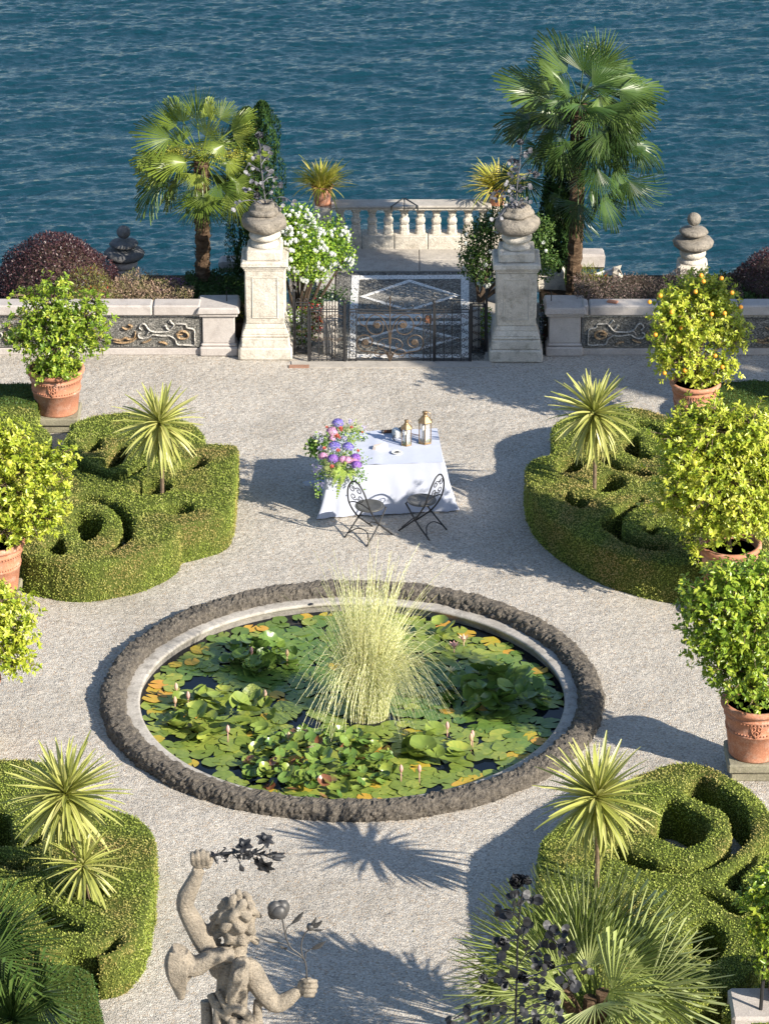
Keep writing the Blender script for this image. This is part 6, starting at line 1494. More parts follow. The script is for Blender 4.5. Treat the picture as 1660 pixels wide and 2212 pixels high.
# ---- flower arrangement
def floret_ball(c, r, m, t, seed, n=230, sc=(1, 1, .85), fl=.018):
    q = np.random.default_rng(seed); d = rdir(n); d[:, 2] = np.where(d[:, 2] < -.3, -d[:, 2], d[:, 2]); P = np.array(c) + d * r * np.array(sc) * q.uniform(.9, 1.05, (n, 1))
    k = 2; P = np.repeat(P, k, 0); d = np.repeat(d, k, 0); a = unit(np.cross(d, rdir(len(d)))); 
    v, f, rn = leafcloud(P - a * fl * .5, a, d, np.full(len(P), fl), np.full(len(P), fl * .8), -.15)
    mk('hydrangea', v, f, M[m], t, rnd=rn); 
def build_flowers():
    c = on_table(560, 400); t = thing('flower_arrangement', 'blue, violet and pink hydrangeas with coral roses and fern spilling over the left table end', 'flower arrangement', c)
    ZF = lambda x, y: ((1180 + x / 3.173) * .5508, (1620 + y / 3.173) * .5508)
    def at(x, y, dz): 
        p = G(*ZF(x, y), TZ + dz); return p
    r = np.random.default_rng(91); rr = random.Random(9)
    for i, (x, y, q, m, dz) in enumerate(((455, 130, .062, 'blue_petal', .34), (385, 235, .062, 'pink_petal', .28), (410, 425, .068, 'blue_petal', .26), (580, 430, .062, 'blue_petal', .22), (272, 540, .048, 'pink_petal', .18), (395, 575, .058, 'violet_petal', .20), (515, 580, .045, 'pink_petal', .16),
                                         (580, 590, .05, 'pink_petal', .15), (675, 560, .055, 'violet_petal', .15), (690, 650, .055, 'violet_petal', .12), (660, 610, .05, 'pink_petal', .12), (385, 320, .035, 'pink_petal', .2))):
        floret_ball(at(x, y, dz), q * 1.32, m, t, i, 380)
    for i, (x, y, q, dz) in enumerate(((572, 215, .055, .26), (320, 620, .05, .15), (470, 650, .05, .15), (310, 690, .04, .1))):
        floret_ball(at(x, y, dz), q * 1.15, 'green_umbel', t, 40 + i, 260, fl=.010)
    for i, (x, y, q, dz) in enumerate(((450, 285, .034, .30), (495, 190, .030, .33), (320, 175, .020, .32), (628, 178, .022, .28), (290, 437, .025, .26), (462, 465, .028, .26), (388, 665, .028, .2), (710, 470, .022, .12), (480, 310, .02, .28), (372, 380, .022, .24), (762, 240, .016, .15), (500, 215, .02, .3))):
        b = B(); rose_head(b, at(x, y, dz + .02), q * 1.35, (0, -.5, 1), i); n_ = len(b.v); mk('rose', b.v, b.f, M['coral_petal'], t, rnd=[rr.random() for _ in range(n_)])
    for i, (x, y, dz, k, s) in enumerate(((610, 110, .3, 50, .03), (200, 290, .24, 60, .05), (240, 340, .22, 60, .05), (540, 310, .22, 50, .04), (245, 445, .2, 40, .03), (185, 700, .02, 70, .045), (240, 670, .06, 40, .03), (230, 885, -.22, 80, .04), (770, 200, .12, 60, .05), (300, 300, .22, 40, .03))):
        P = np.array(at(x, y, dz)) + r.normal(size=(k * 2, 3)) * s * .6; v, f, rn = leafcloud(P, rdir(k * 2), rdir(k * 2), np.full(k * 2, .016), np.full(k * 2, .013)); mk('lilac_spray', v, f, M['lilac_petal'], t, rnd=rn)
    # filler foliage: one mass per material
    def fill(pts, n, L, m, name, spread, wr=.5):
        P = np.concatenate([np.array(at(x, y, dz)) + r.normal(size=(n, 3)) * np.array(spread) for x, y, dz in pts]); k = len(P); Ls = L * r.uniform(.6, 1.3, k)
        v, f, rn = leafcloud(P, unit(rdir(k) + np.array([0, -.2, .2])), unit(rdir(k) + np.array([.3, -.6, .9])), Ls, Ls * wr, .15); o = mk(name, v, f, M[m], t, rnd=rn); o['kind'] = 'stuff'
    fill([(450, 200, .2), (380, 330, .16), (300, 420, .14), (450, 500, .12), (600, 500, .08), (330, 600, .06), (550, 650, .06), (650, 680, .04), (300, 720, .0), (520, 280, .14), (640, 250, .14), (400, 700, .02), (700, 600, .04)], 110, .040, 'ivy_leaf', 'leafy_filling', (.07, .06, .05))
    fill([(660, 190, .16), (720, 230, .14), (620, 330, .12)], 70, .045, 'fern_leaf', 'light_filling', (.05, .05, .03), .3)
    fill([(170, 370, .14), (220, 400, .14), (150, 420, .1), (210, 470, .08), (240, 350, .16)], 55, .075, 'ivy_leaf', 'broad_leaves', (.05, .05, .04), .6)
    fill([(640, 760, -.02), (690, 740, -.02), (740, 760, -.06), (760, 820, -.12), (230, 790, -.1), (190, 920, -.24), (210, 980, -.3), (330, 780, -.05)], 32, .034, 'ivy_leaf', 'trailing_ivy', (.035, .03, .05), .75)
    fill([(350, 700, .08), (300, 730, .04), (400, 740, .02), (620, 790, -.06), (560, 500, .16), (520, 480, .18)], 60, .014, 'green_umbel', 'berry_sprays', (.04, .03, .04), .9)
    # fern fronds over the front edge
    def fern(a, e, bendz, w):
        p0, p1 = a, e; b = []; F = []; mid = (p0 + p1) / 2 + Vector((0, -.04, bendz)); P = catmull([p0, mid, p1], 8); R_ = []
        for i in range(1, len(P) - 1):
            u = i / len(P); d = (P[i + 1] - P[i - 1]).normalized(); s = d.cross(Vector((0, -1, .5))).normalized(); L = w * math.sin(math.pi * (.15 + .85 * (1 - u)) * .9) * (1.1 - u)
            for sg in (-1, 1):
                o = len(b); t_ = P[i] + s * sg * L + d * L * .35; h = (P[i + 1] - P[i]).length * .42; b += [P[i] - d * h, P[i] + d * h, (P[i] + t_) / 2 + d * h, t_, (P[i] + t_) / 2 - d * h]; F += [(o, o + 1, o + 2, o + 4), (o + 4, o + 2, o + 3)]; R_ += [rr.random()] * 5
        mk('fern_frond', b, F, M['fern_leaf'], t, rnd=R_)
    for (x0, y0, z0, x1, y1, z1, w) in ((540, 640, .10, 440, 1080, -.40, .075), (480, 700, .05, 370, 800, -.05, .07), (520, 690, .05, 385, 920, -.18, .075), (560, 700, .04, 640, 860, -.12, .07), (500, 690, .08, 400, 715, .02, .06), (560, 600, .14, 550, 680, .08, .04), (540, 700, .04, 520, 880, -.14, .08), (590, 700, .02, 690, 800, -.08, .06)):
        fern(at(x0, y0, z0), at(x1, y1, z1), .05, w)
    # ivy sprig lying on the cloth to the right
    k = 26; P = np.array([at(700 + 5 * i, 330 + 20 * math.sin(i * .7), .01) for i in range(k)]) + r.normal(size=(k, 3)) * .012; P[:, 2] = TZ + .015 + r.random(k) * .01
    v, f, rn = leafcloud(P, rdir(k), unit(rdir(k) * .3 + np.array([0, 0, 1])), np.full(k, .03), np.full(k, .024)); mk('ivy_sprig', v, f, M['ivy_leaf'], t, rnd=rn)
build_flowers()

# ---- folding bistro chairs
def bistro_chair(label, seat_px, rear, front, top_px, backside):
    """rear / front: photo points of the feet pairs (left, right as seen by the sitter)"""
    hs = .455; s = G(*ZT(*seat_px), hs); rear = [G(*ZT(*p)) for p in rear]; front = [G(*ZT(*p)) for p in front]
    fw = ((front[0] + front[1]) / 2 - (rear[0] + rear[1]) / 2); fw.z = 0; fw.normalize(); rt = Vector((fw.y, -fw.x, 0))
    t = thing('bistro_chair', label, 'chair', (s.x, s.y, 0)); m = M['iron']; W_ = .19
    B().lathe((s.x, s.y, hs), [(.0, -.004), (.15, -.004), (.155, 0), (.165, 0), (.17, -.006), (.185, -.006), (.195, .002), (.198, -.01), (.19, -.022), (0, -.018)], 40).mk('seat', M['seat_metal'], t, True)
    L = lambda f, r, z: Vector((s.x, s.y, 0)) + fw * f + rt * r + Vector((0, 0, z))
    for sg in (-1, 1):   # back post runs down and forward to the front foot
        B().tube(catmull([L(.25, sg * .185, 0), L(-.02, sg * .20, .24), L(-.17, sg * .20, .46), L(-.225, sg * .185, .62), L(-.255, sg * .145, .76), L(-.27, sg * .07, .865), L(-.275, 0, .895)], 5), .0115, 7).mk('back_post', m, t, True)
        B().tube(catmull([L(-.27, sg * .205, 0), L(-.05, sg * .19, .20), L(.05, sg * .175, .31), L(.15, sg * .165, .43)], 5), .0115, 7).mk('leg', m, t, True)
        # scrolls of the back
        for q, (cz, cr, r0, a0, tn) in enumerate(((.765, .058, .055, math.pi * .9, -1.25), (.645, .062, .058, -math.pi * .9, 1.25))):
            pts = [L(-.235 - (w - .62) * .22, sg * u, w) for u, w in spiral((cr, cz), r0, .018, a0, tn, 16)]
            B().tube(pts, .0065, 5).mk('back_scroll', m, t, True)
    B().tube(catmull([L(-.185, -.195, .50), L(-.205, -.10, .545), L(-.205, 0, .555), L(-.205, .10, .545), L(-.185, .195, .50)], 4), .009, 6).mk('back_rail', m, t, True)
    B().tube(catmull([L(-.215, -.19, .06), L(-.15, -.10, .13), L(-.14, 0, .15), L(-.15, .10, .13), L(-.215, .19, .06)], 4), .008, 6).mk('rear_stretcher', m, t, True)
    B().tube(catmull([L(.20, -.185, .06), L(.14, -.10, .13), L(.13, 0, .15), L(.14, .10, .13), L(.20, .185, .06)], 4), .008, 6).mk('front_stretcher', m, t, True)
    B().tube([L(.145, -.165, .43), L(.145, .165, .43)], .008, 6).mk('seat_bar', m, t, True)
M['seat_metal'] = plain('seat_metal', (.10, .10, .095), .5, .5, .3, .15, 20)
bistro_chair('left black metal folding chair with scrolled back in front of the table', (778, 843), ((590, 1085), (765, 1140)), ((770, 1020), (915, 1060)), None, -1)
bistro_chair('right black metal folding chair with scrolled back in front of the table', (1178, 800), ((1238, 1095), (1385, 1022)), ((1045, 1030), (1185, 970)), None, 1)
# ================================================================== foreground
Z7 = lambda x, y: (936.4 + .436 * x, 1707.5 + .436 * y)
def conv(Zf, L, d0=0): return [(*Zf(f[0], f[1]), *Zf(f[2], f[3]), f[4] if len(f) > 4 else d0, f[5] if len(f) > 5 else (f[4] if len(f) > 4 else d0)) for f in L]
bp = G(1290, 2290); 
dwarf_palm('bushy grey green dwarf fan palm filling the lower right foreground', (bp.x, bp.y, 0), conv(Z7, [
    (640, 700, 510, 375, .1, .2), (690, 740, 620, 385, .1, .2), (720, 760, 725, 395, .1, .2), (745, 760, 800, 380, .05, .2), (760, 760, 900, 365, .1, .2), (790, 760, 1000, 400, .1, .2), (820, 770, 1075, 440, .1, .2),
    (600, 700, 285, 500, .1), (560, 730, 190, 610, .0), (520, 770, 140, 660, -.1), (480, 810, 105, 760, -.2), (460, 860, 70, 850, -.2), (420, 920, 60, 960, -.3), (400, 970, 15, 1070, -.3), (430, 1010, 90, 1140, -.4), (520, 1030, 260, 1200, -.4),
    (860, 800, 1180, 560, .0), (940, 800, 1275, 620, .0), (930, 850, 1390, 690, -.1), (960, 880, 1420, 790, -.2), (1060, 985, 1465, 880, -.35), (1060, 1005, 1445, 1030, -.35), (1040, 1010, 1350, 1150, -.4), (880, 990, 1090, 860, -.4), (860, 1000, 1010, 1110, -.45),
    (800, 1060, 830, 1180, -.5), (960, 1020, 1190, 1160, -.4), (620, 900, 380, 720, -.2), (700, 900, 560, 620, -.1), (760, 880, 860, 600, -.1), (600, 960, 300, 860, -.3), (650, 1000, 420, 1060, -.4), (840, 900, 1120, 700, -.2), (700, 820, 640, 520, 0), (780, 820, 960, 560, 0),
    (600, 1080, 380, 1240, -.5), (700, 1100, 640, 1260, -.5), (900, 1100, 1050, 1240, -.5)]), 'dwarf_palm_leaf', 7, 1)
b = B(); tr = random.Random(3)
for i in range(5): b.tube([(bp.x + tr.uniform(-.25, .25), bp.y - .1 + tr.uniform(-.15, .15), 0), (bp.x + tr.uniform(-.4, .4), bp.y - .15, .75 + tr.uniform(-.2, .3))], [.09, .07], 9)
b.mk('trunks', M['fibre'], bpy.data.objects['dwarf_fan_palm'])
Z8 = lambda x, y: (.2903 * x, 1569.8 + .2903 * y)
bq = G(-30, 2250)
dwarf_palm('dark green fan palm leaves entering from the lower left edge', (bq.x, bq.y, 0), conv(Z8, [
    (-120, 1500, 110, 1180, 0), (-80, 1480, 20, 1150, 0), (-80, 1520, 340, 1340, 0), (-60, 1570, 450, 1480, -.1), (-40, 1650, 500, 1590, -.1), (-60, 1720, 420, 1700, -.2), (-60, 1780, 300, 1840, -.2), (270, 1985, 600, 2040, -.3), (270, 1985, 480, 1850, -.3), (260, 1990, 560, 2160, -.35),
    (100, 2175, 240, 1950, -.4), (100, 2175, 120, 1900, -.4), (90, 2180, -20, 1950, -.4), (110, 2200, 340, 2140, -.4), (-80, 1600, 300, 1620, -.05), (-100, 1900, 160, 2080, -.2), (-100, 1640, 180, 1420, .05), (-60, 1820, 220, 1700, -.1)]), 'palm_leaf_dark', 8, 1)

# upper terrace from which the photograph looks down (its wall stays just below the picture)
YS = 19.0; zb_ = V(830, 2212, YS).z
o = B().box((0, 16.2, (zb_ - .95) / 2), (30, 6.4, zb_ - .95)).mk('upper_terrace', M['slab']); tag(o, 'upper terrace with stone wall below the viewpoint', kind='structure')

# ---- putto statue, one continuous carved body
ZS = lambda x, y: (330.5 + .2654 * x, 1762.6 + .2654 * y)
def SP(x, y, d=0.0): return V(*ZS(x, y), YS + d)
K = 1 / pxm(SP(640, 1100)) * .2654          # metres per unit of the survey sheet
def statue():
    b = B(); rr = random.Random(2)
    def limb(L, n=12): b.tube(catmull([SP(*q[:3]) for q in L], 4), list(np.interp(np.linspace(0, len(L) - 1, 4 * (len(L) - 1) + 1), range(len(L)), [q[3] * K for q in L])), n)
    def blob(x, y, d, r, sc=(1, 1, 1), wob=0, seed=0): b.ball(SP(x, y, d), r * K, 16, 10, sc, wob, 2.0, seed)
    # trunk, pelvis, legs
    limb([(640, 2400, .0, 120), (640, 2050, .0, 135), (640, 1800, .0, 150), (640, 1560, .0, 128), (650, 1350, .0, 135), (660, 1220, .0, 130), (675, 1120, .02, 85), (685, 1040, .03, 62), (680, 960, .03, 70)], 18)
    blob(560, 1240, .0, 100, (1.1, .8, 1)); blob(760, 1250, 0, 105, (1.1, .8, 1))
    for s in (-1, 1): limb([(640 + s * 75, 2000, 0, 105), (640 + s * 85, 2300, .04, 92), (640 + s * 80, 2500, .0, 66), (640 + s * 80, 2750, .03, 50), (640 + s * 80, 2850, .0, 52)])
    for s in (-1, 1): limb([(640 + s * 80, 2860, -.0, 50), (640 + s * 90, 2890, .12, 38), (640 + s * 92, 2905, .17, 28)])
    # raised arm with fist
    limb([(545, 1190, .0, 88), (455, 1080, .0, 92), (380, 960, .0, 92), (300, 820, .0, 80), (262, 730, .0, 72), (275, 650, .0, 76), (320, 560, .0, 68), (355, 480, .0, 52), (370, 430, .0, 50)])
    blob(378, 372, .0, 62, (1.15, .75, 1.0))
    for i, x in enumerate((322, 362, 404, 442)):
        h = (305, 288, 282, 300)[i]; limb([(x + 4, 392, -.02, 21), (x, 340, -.045, 21), (x - 2, h + 12, -.03, 20), (x - 2, h, .005, 19), (x + 2, h + 34, .035, 18), (x + 4, h + 66, .030, 15)], 8)
    limb([(430, 420, -.0, 26), (462, 392, .0, 22), (474, 352, .01, 20), (462, 322, .02, 16)], 8)
    # lowered arm reaching to the right
    limb([(740, 1230, .0, 95), (800, 1270, .0, 100), (860, 1370, .0, 92), (930, 1470, .0, 84), (1000, 1530, .0, 76), (1080, 1500, .0, 70), (1150, 1450, .0, 54), (1195, 1425, .0, 46)])
    blob(1240, 1395, .0, 62, (1.0, .75, 1.0)); 
    for i, y in enumerate((1345, 1385, 1425, 1460)):
        e = (1322, 1326, 1318, 1300)[i]; limb([(1225, y, -.03, 20), (1275, y - 2, -.045, 21), (e - 8, y, -.025, 20), (e, y + 2, .01, 18), (e - 30, y + 4, .035, 16), (e - 58, y + 6, .03, 14)], 8)
    limb([(1195, 1390, .0, 26), (1205, 1350, .0, 23), (1240, 1332, .005, 20), (1290, 1328, .01, 16)], 8)
    # head with face turned away, and curls
    blob(680, 850, .05, 132, (1, 1.05, 1.08)); blob(705, 900, .13, 60, (1, .8, 1)); blob(700, 935, .15, 40); blob(702, 870, .20, 22, (.8, 1.2, 1)); blob(702, 912, .185, 20, (1.4, .7, .6))
    for s in (-1, 1): blob(702 + s * 45, 850, .165, 16); blob(680 + s * 128, 880, .03, 26, (.5, 1, 1.3))
    curls = [(705, 640, 50), (770, 670, 55), (650, 690, 58), (720, 730, 66), (600, 750, 60), (800, 750, 52), (560, 820, 55), (660, 800, 66), (750, 800, 62), (835, 850, 46), (500, 870, 50), (610, 880, 66), (700, 890, 68), (790, 900, 62), (845, 930, 36), (545, 950, 52), (630, 970, 62), (720, 980, 64),
             (800, 990, 52), (850, 1010, 28), (535, 1030, 34), (600, 1040, 38), (660, 1030, 46), (740, 1060, 46), (790, 1040, 36), (500, 910, 38), (580, 700, 46), (840, 790, 36), (525, 800, 44), (745, 625, 36)]
    for i, (x, y, r) in enumerate(curls):
        ux, uy = (x - 690) / 160, (y - 840) / 200; rr2 = min(1, ux * ux + uy * uy); d = .03 - .115 * math.sqrt(max(0, 1 - rr2)) 
        sg = 1 if (i % 2) else -1; ln = r * 1.15
        if i % 5 == 4: continue
        tw = rr.uniform(-.6, .6); dx_, dy_ = ux + tw * .5, abs(uy) * .3 + .8; ln = r * 1.7
        limb([(x - dx_ * ln * .45, y - dy_ * ln * .45, d + .01, r * .40), (x - dx_ * ln * .1 + sg * r * .16, y - dy_ * ln * .1, d - r * K * .22, r * .62), (x + dx_ * ln * .25 - sg * r * .20, y + dy_ * ln * .25, d - r * K * .26, r * .66), (x + dx_ * ln * .5 + sg * r * .12, y + dy_ * ln * .5, d - r * K * .12, r * .50), (x + dx_ * ln * .6 + sg * r * .34, y + dy_ * ln * .58, d - r * K * .1, r * .24)], 10)
    blob(680, 820, .0, 150, (1.05, .9, 1.15)); blob(690, 960, .0, 128, (1, .85, .8))
    # wings
    limb([(640, 1130, -.07, 62), (540, 1130, -.10, 66), (440, 1170, -.12, 74), (350, 1220, -.13, 88), (270, 1200, -.13, 95), (215, 1130, -.13, 88)])
    limb([(235, 1090, -.13, 90), (180, 1180, -.13, 88), (190, 1280, -.12, 88), (210, 1370, -.11, 66), (225, 1450, -.10, 44), (232, 1490, -.10, 26)]); blob(225, 1230, -.12, 110, (1, .45, 1.5))
    for i in range(7): x = 130 + i * 22; limb([(x + 15, 1110 + i * 12, -.19, 16), (x, 1230 + i * 8, -.20, 17), (x + 20 - i * 2, 1350, -.18, 15), (205 + i * 7, 1440 + (3 - abs(i - 3)) * 10, -.13, 8)], 6)
    limb([(745, 1185, -.06, 60), (705, 1250, -.13, 66), (672, 1340, -.16, 62), (648, 1440, -.16, 48), (634, 1530, -.14, 28)]); blob(705, 1290, -.13, 80, (1, .8, 2.0))
    for i in range(5): limb([(745 - i * 16, 1210 + i * 10, -.19 + i * .004, 13), (715 - i * 14, 1320, -.21, 14), (655 - i * 2, 1500, -.145, 7)], 6)
    # drapery round the hips
    for L in ([(470, 1450, -.03, 40), (520, 1560, -.09, 34), (600, 1640, -.13, 32), (700, 1690, -.13, 34), (820, 1640, -.06, 38)], [(600, 1600, -.12, 42), (640, 1560, -.14, 46), (720, 1580, -.14, 44), (790, 1650, -.10, 40), (840, 1760, -.04, 44)],
              [(520, 1420, -.08, 24), (560, 1500, -.12, 24), (600, 1580, -.14, 26)], [(430, 1500, .0, 46), (440, 1650, -.02, 50), (450, 1800, -.03, 60), (470, 2100, -.03, 70)], [(540, 1500, -.08, 30), (520, 1650, -.11, 36), (540, 1850, -.12, 44), (560, 2150, -.1, 50)],
              [(650, 1640, -.14, 38), (640, 1780, -.15, 44), (660, 2000, -.13, 54)], [(760, 1700, -.1, 40), (780, 1850, -.11, 46), (790, 2100, -.08, 60)], [(850, 1500, .0, 34), (850, 1650, .0, 44), (860, 1850, -.02, 54), (850, 2150, -.02, 60)], [(600, 1720, -.14, 30), (680, 1760, -.15, 34), (780, 1740, -.11, 30)]): limb(L, 10)
    base = SP(640, 2900); base.z -= .06
    me = bpy.data.meshes.new('statue'); t = mk('putto_statue', b.v, b.f, M['statue_stone'], None, True, loc=base)
    md = t.modifiers.new('merge', 'REMESH'); md.mode = 'VOXEL'; md.voxel_size = .006; md.use_smooth_shade = True
    sm = t.modifiers.new('wear', 'SMOOTH'); sm.iterations = 2; sm.factor = .5
    tag(t, 'weathered stone putto statue seen from behind, one arm raised, holding metal flowers', 'statue')
    p = thing('statue_pedestal', 'square stone pedestal under the winged putto statue', 'pedestal', (base.x, base.y, zb_ - .95))
    zt2 = base.z + .01; z0 = zb_ - .95
    B().box((base.x, base.y, (zt2 + z0) / 2), (.55, .55, zt2 - z0 if zt2 > z0 + .05 else .06), bev=.02).mk('block', M['pale_stone'], p)
statue()
def petal_flower(b, c, r, n, up, openness=.8, seed=0):
    rr = random.Random(seed); up = Vector(up).normalized(); a = up.orthogonal().normalized(); e = up.cross(a)
    for i in range(n):
        w = 2 * math.pi * i / n + rr.uniform(-.1, .1); o = a * math.cos(w) + e * math.sin(w); s = up.cross(o); V_ = []; F = []
        for j in range(6):
            t = j / 5; wd = r * .40 * math.sin(math.pi * min(.93, .10 + .92 * t ** 1.2)) ** .8; p = c + up * (r * (t * (1 - openness * .5) - openness * .5 * t * t)) + o * (r * openness * t * (.5 + .6 * t))
            V_ += [p - s * wd, p - up * r * .05, p + s * wd]
        for j in range(5): k = j * 3; F += [(k, k + 1, k + 4, k + 3), (k + 1, k + 2, k + 5, k + 4)]
        b.add(V_, F)
def sword_leaf(b, p0, p1, w, nrm=(0, -1, .3)):
    d = p1 - p0; s = d.cross(Vector(nrm)).normalized(); V_ = []; F = []
    for j in range(7):
        t = j / 6; q = w * math.sin(math.pi * (.04 + .94 * t)); p = p0 + d * t + Vector((0, 0, -.06 * d.length * math.sin(math.pi * t))); V_ += [p - s * q, p + Vector((0, -q * .35, 0)), p + s * q]
    for j in range(6): k = j * 3; F += [(k, k + 1, k + 4, k + 3), (k + 1, k + 2, k + 5, k + 4)]
    b.add(V_, F)
def metal_branch():
    m = M['black_metal']; t = thing('metal_branch', 'black metal flower branch held level in the raised hand of the statue', 'metal flowers', SP(440, 330)); rr = random.Random(6)
    B().tube(catmull([SP(400, 335, -.01), SP(500, 318), SP(620, 300), (SP(760, 290)), SP(860, 312), SP(1000, 318)], 4), [.009] * 17 + [.005] * 4, 7).mk('stem', m, t)
    for L in ([(520, 315), (560, 290), (590, 262, -.03), (570, 255, -.03)], [(560, 312), (590, 345, -.02), (600, 370, -.02), (575, 372)], [(640, 300), (690, 350, -.03), (712, 400, -.04)], [(820, 300), (880, 270), (915, 235, .02)], [(860, 315), (890, 350, -.03), (905, 390, -.03)], [(700, 295), (720, 262, .0), (740, 245)], [(480, 320), (500, 350, .02), (510, 372, .02)], [(900, 318), (960, 340, .03), (1020, 350, .03)]):
        B().tube(catmull([SP(*q) for q in L], 4), .004, 5).mk('twig', m, t)
    for (x, y, d, r, n, up, k) in ((742, 240, -.01, 62, 5, (0, -.6, 1), .9), (912, 195, .02, 60, 6, (.3, -.4, 1), 1.0), (908, 405, -.03, 66, 6, (-.2, -.9, -.3), 1.0), (760, 320, -.05, 44, 5, (.2, -1, 0), .8), (850, 360, -.02, 36, 5, (-.4, -1, -.4), .9)):
        b = B(); petal_flower(b, SP(x, y, d), r * K * 1.2, n, up, k, int(x)); petal_flower(b, SP(x, y, d), r * K * .9, 5, up, .5, int(x) + 1); b.mk('metal_flower', m, t)
    for (x0, y0, x1, y1, w) in ((640, 300, 560, 330, 12), (690, 298, 640, 262, 15), (500, 318, 470, 285, 14), (500, 318, 530, 395, 15), (705, 398, 738, 452, 22), (960, 316, 1080, 300, 16), (960, 320, 1085, 328, 18), (950, 330, 1050, 362, 16), (930, 312, 1015, 292, 14), (800, 300, 850, 260, 16), (820, 310, 760, 345, 14), (680, 310, 720, 350, 14), (860, 310, 920, 280, 14), (620, 305, 590, 345, 10), (780, 295, 820, 330, 14), (730, 300, 690, 330, 16)):
        b = B(); sword_leaf(b, SP(x0, y0, rr.uniform(-.03, .03)), SP(x1, y1, rr.uniform(-.05, .05)), w * K, (rr.uniform(-.4, .4), -1, rr.uniform(.1, .9))); b.mk('metal_leaf', m, t)
    b = B()
    for i in range(9):
        x, y = rr.uniform(520, 980), rr.uniform(290, 340); b.tube([SP(x + 22 * math.cos(q), y + 22 * math.sin(q) - 14, -.03) for q in [k * .7 for k in range(7)]], .0028, 4)
    b.mk('tendrils', m, t)
    t = thing('metal_flower_stem', 'dark metal poppy and tulip on curved stems held in the lowered hand of the statue', 'metal flowers', SP(1250, 1400)); m = M['poppy_metal']
    for L, r in (([(1250, 1420), (1250, 1310), (1245, 1220), (1225, 1160), (1180, 1115), (1120, 1070), (1080, 980), (1060, 880), (1040, 790)], 7), ([(1225, 1160), (1205, 1080), (1215, 1000), (1245, 945), (1275, 925)], 6), ([(1100, 1040), (1080, 960), (1090, 910), (1125, 880)], 5), ([(1220, 1160), (1160, 1130), (1100, 1100), (1070, 1080)], 5), ([(1240, 1160), (1245, 1110), (1285, 1085)], 5), ([(1120, 1065), (1080, 1045), (1020, 1028)], 5)):
        B().tube(catmull([SP(*q) for q in L], 4), r * K, 7).mk('stem', m, t, True)
    for i, (x, y, d, r) in enumerate(((1055, 740, .0, 50), (985, 745, -.03, 46), (1025, 790, -.05, 44), (975, 795, .0, 40), (1055, 790, .03, 40))):
        B().ball(SP(x * .75 + 1020 * .25, y * .75 + 768 * .25, d), r * K * 1.35, 16, 10, (1, .8, 1.05), .12, 2, i).mk('poppy_petal', m, t, True)
    b = B(); c = SP(1280, 925); 
    b.lathe(c, [(.0, -.01), (.018, .0), (.024, .02), (.022, .035)], 10); b.mk('tulip_cup', m, t, True)
    for (x0, y0, x1, y1, w) in ((1275, 915, 1330, 820, 14), (1285, 915, 1378, 852, 20), (1285, 925, 1395, 925, 10), (1278, 910, 1340, 865, 16), (1125, 880, 1228, 775, 20), (1020, 1028, 882, 988, 20), (1285, 1085, 1402, 1020, 22), (1070, 1080, 1035, 1055, 14), (1070, 1085, 1090, 1070, 14)):
        b = B(); sword_leaf(b, SP(x0, y0), SP(x1, y1, -.03), w * K); b.mk('metal_leaf', m, t)
M['poppy_metal'] = plain('poppy_metal', (.075, .073, .072), .5, .5, .3, .3, 25)
metal_branch()

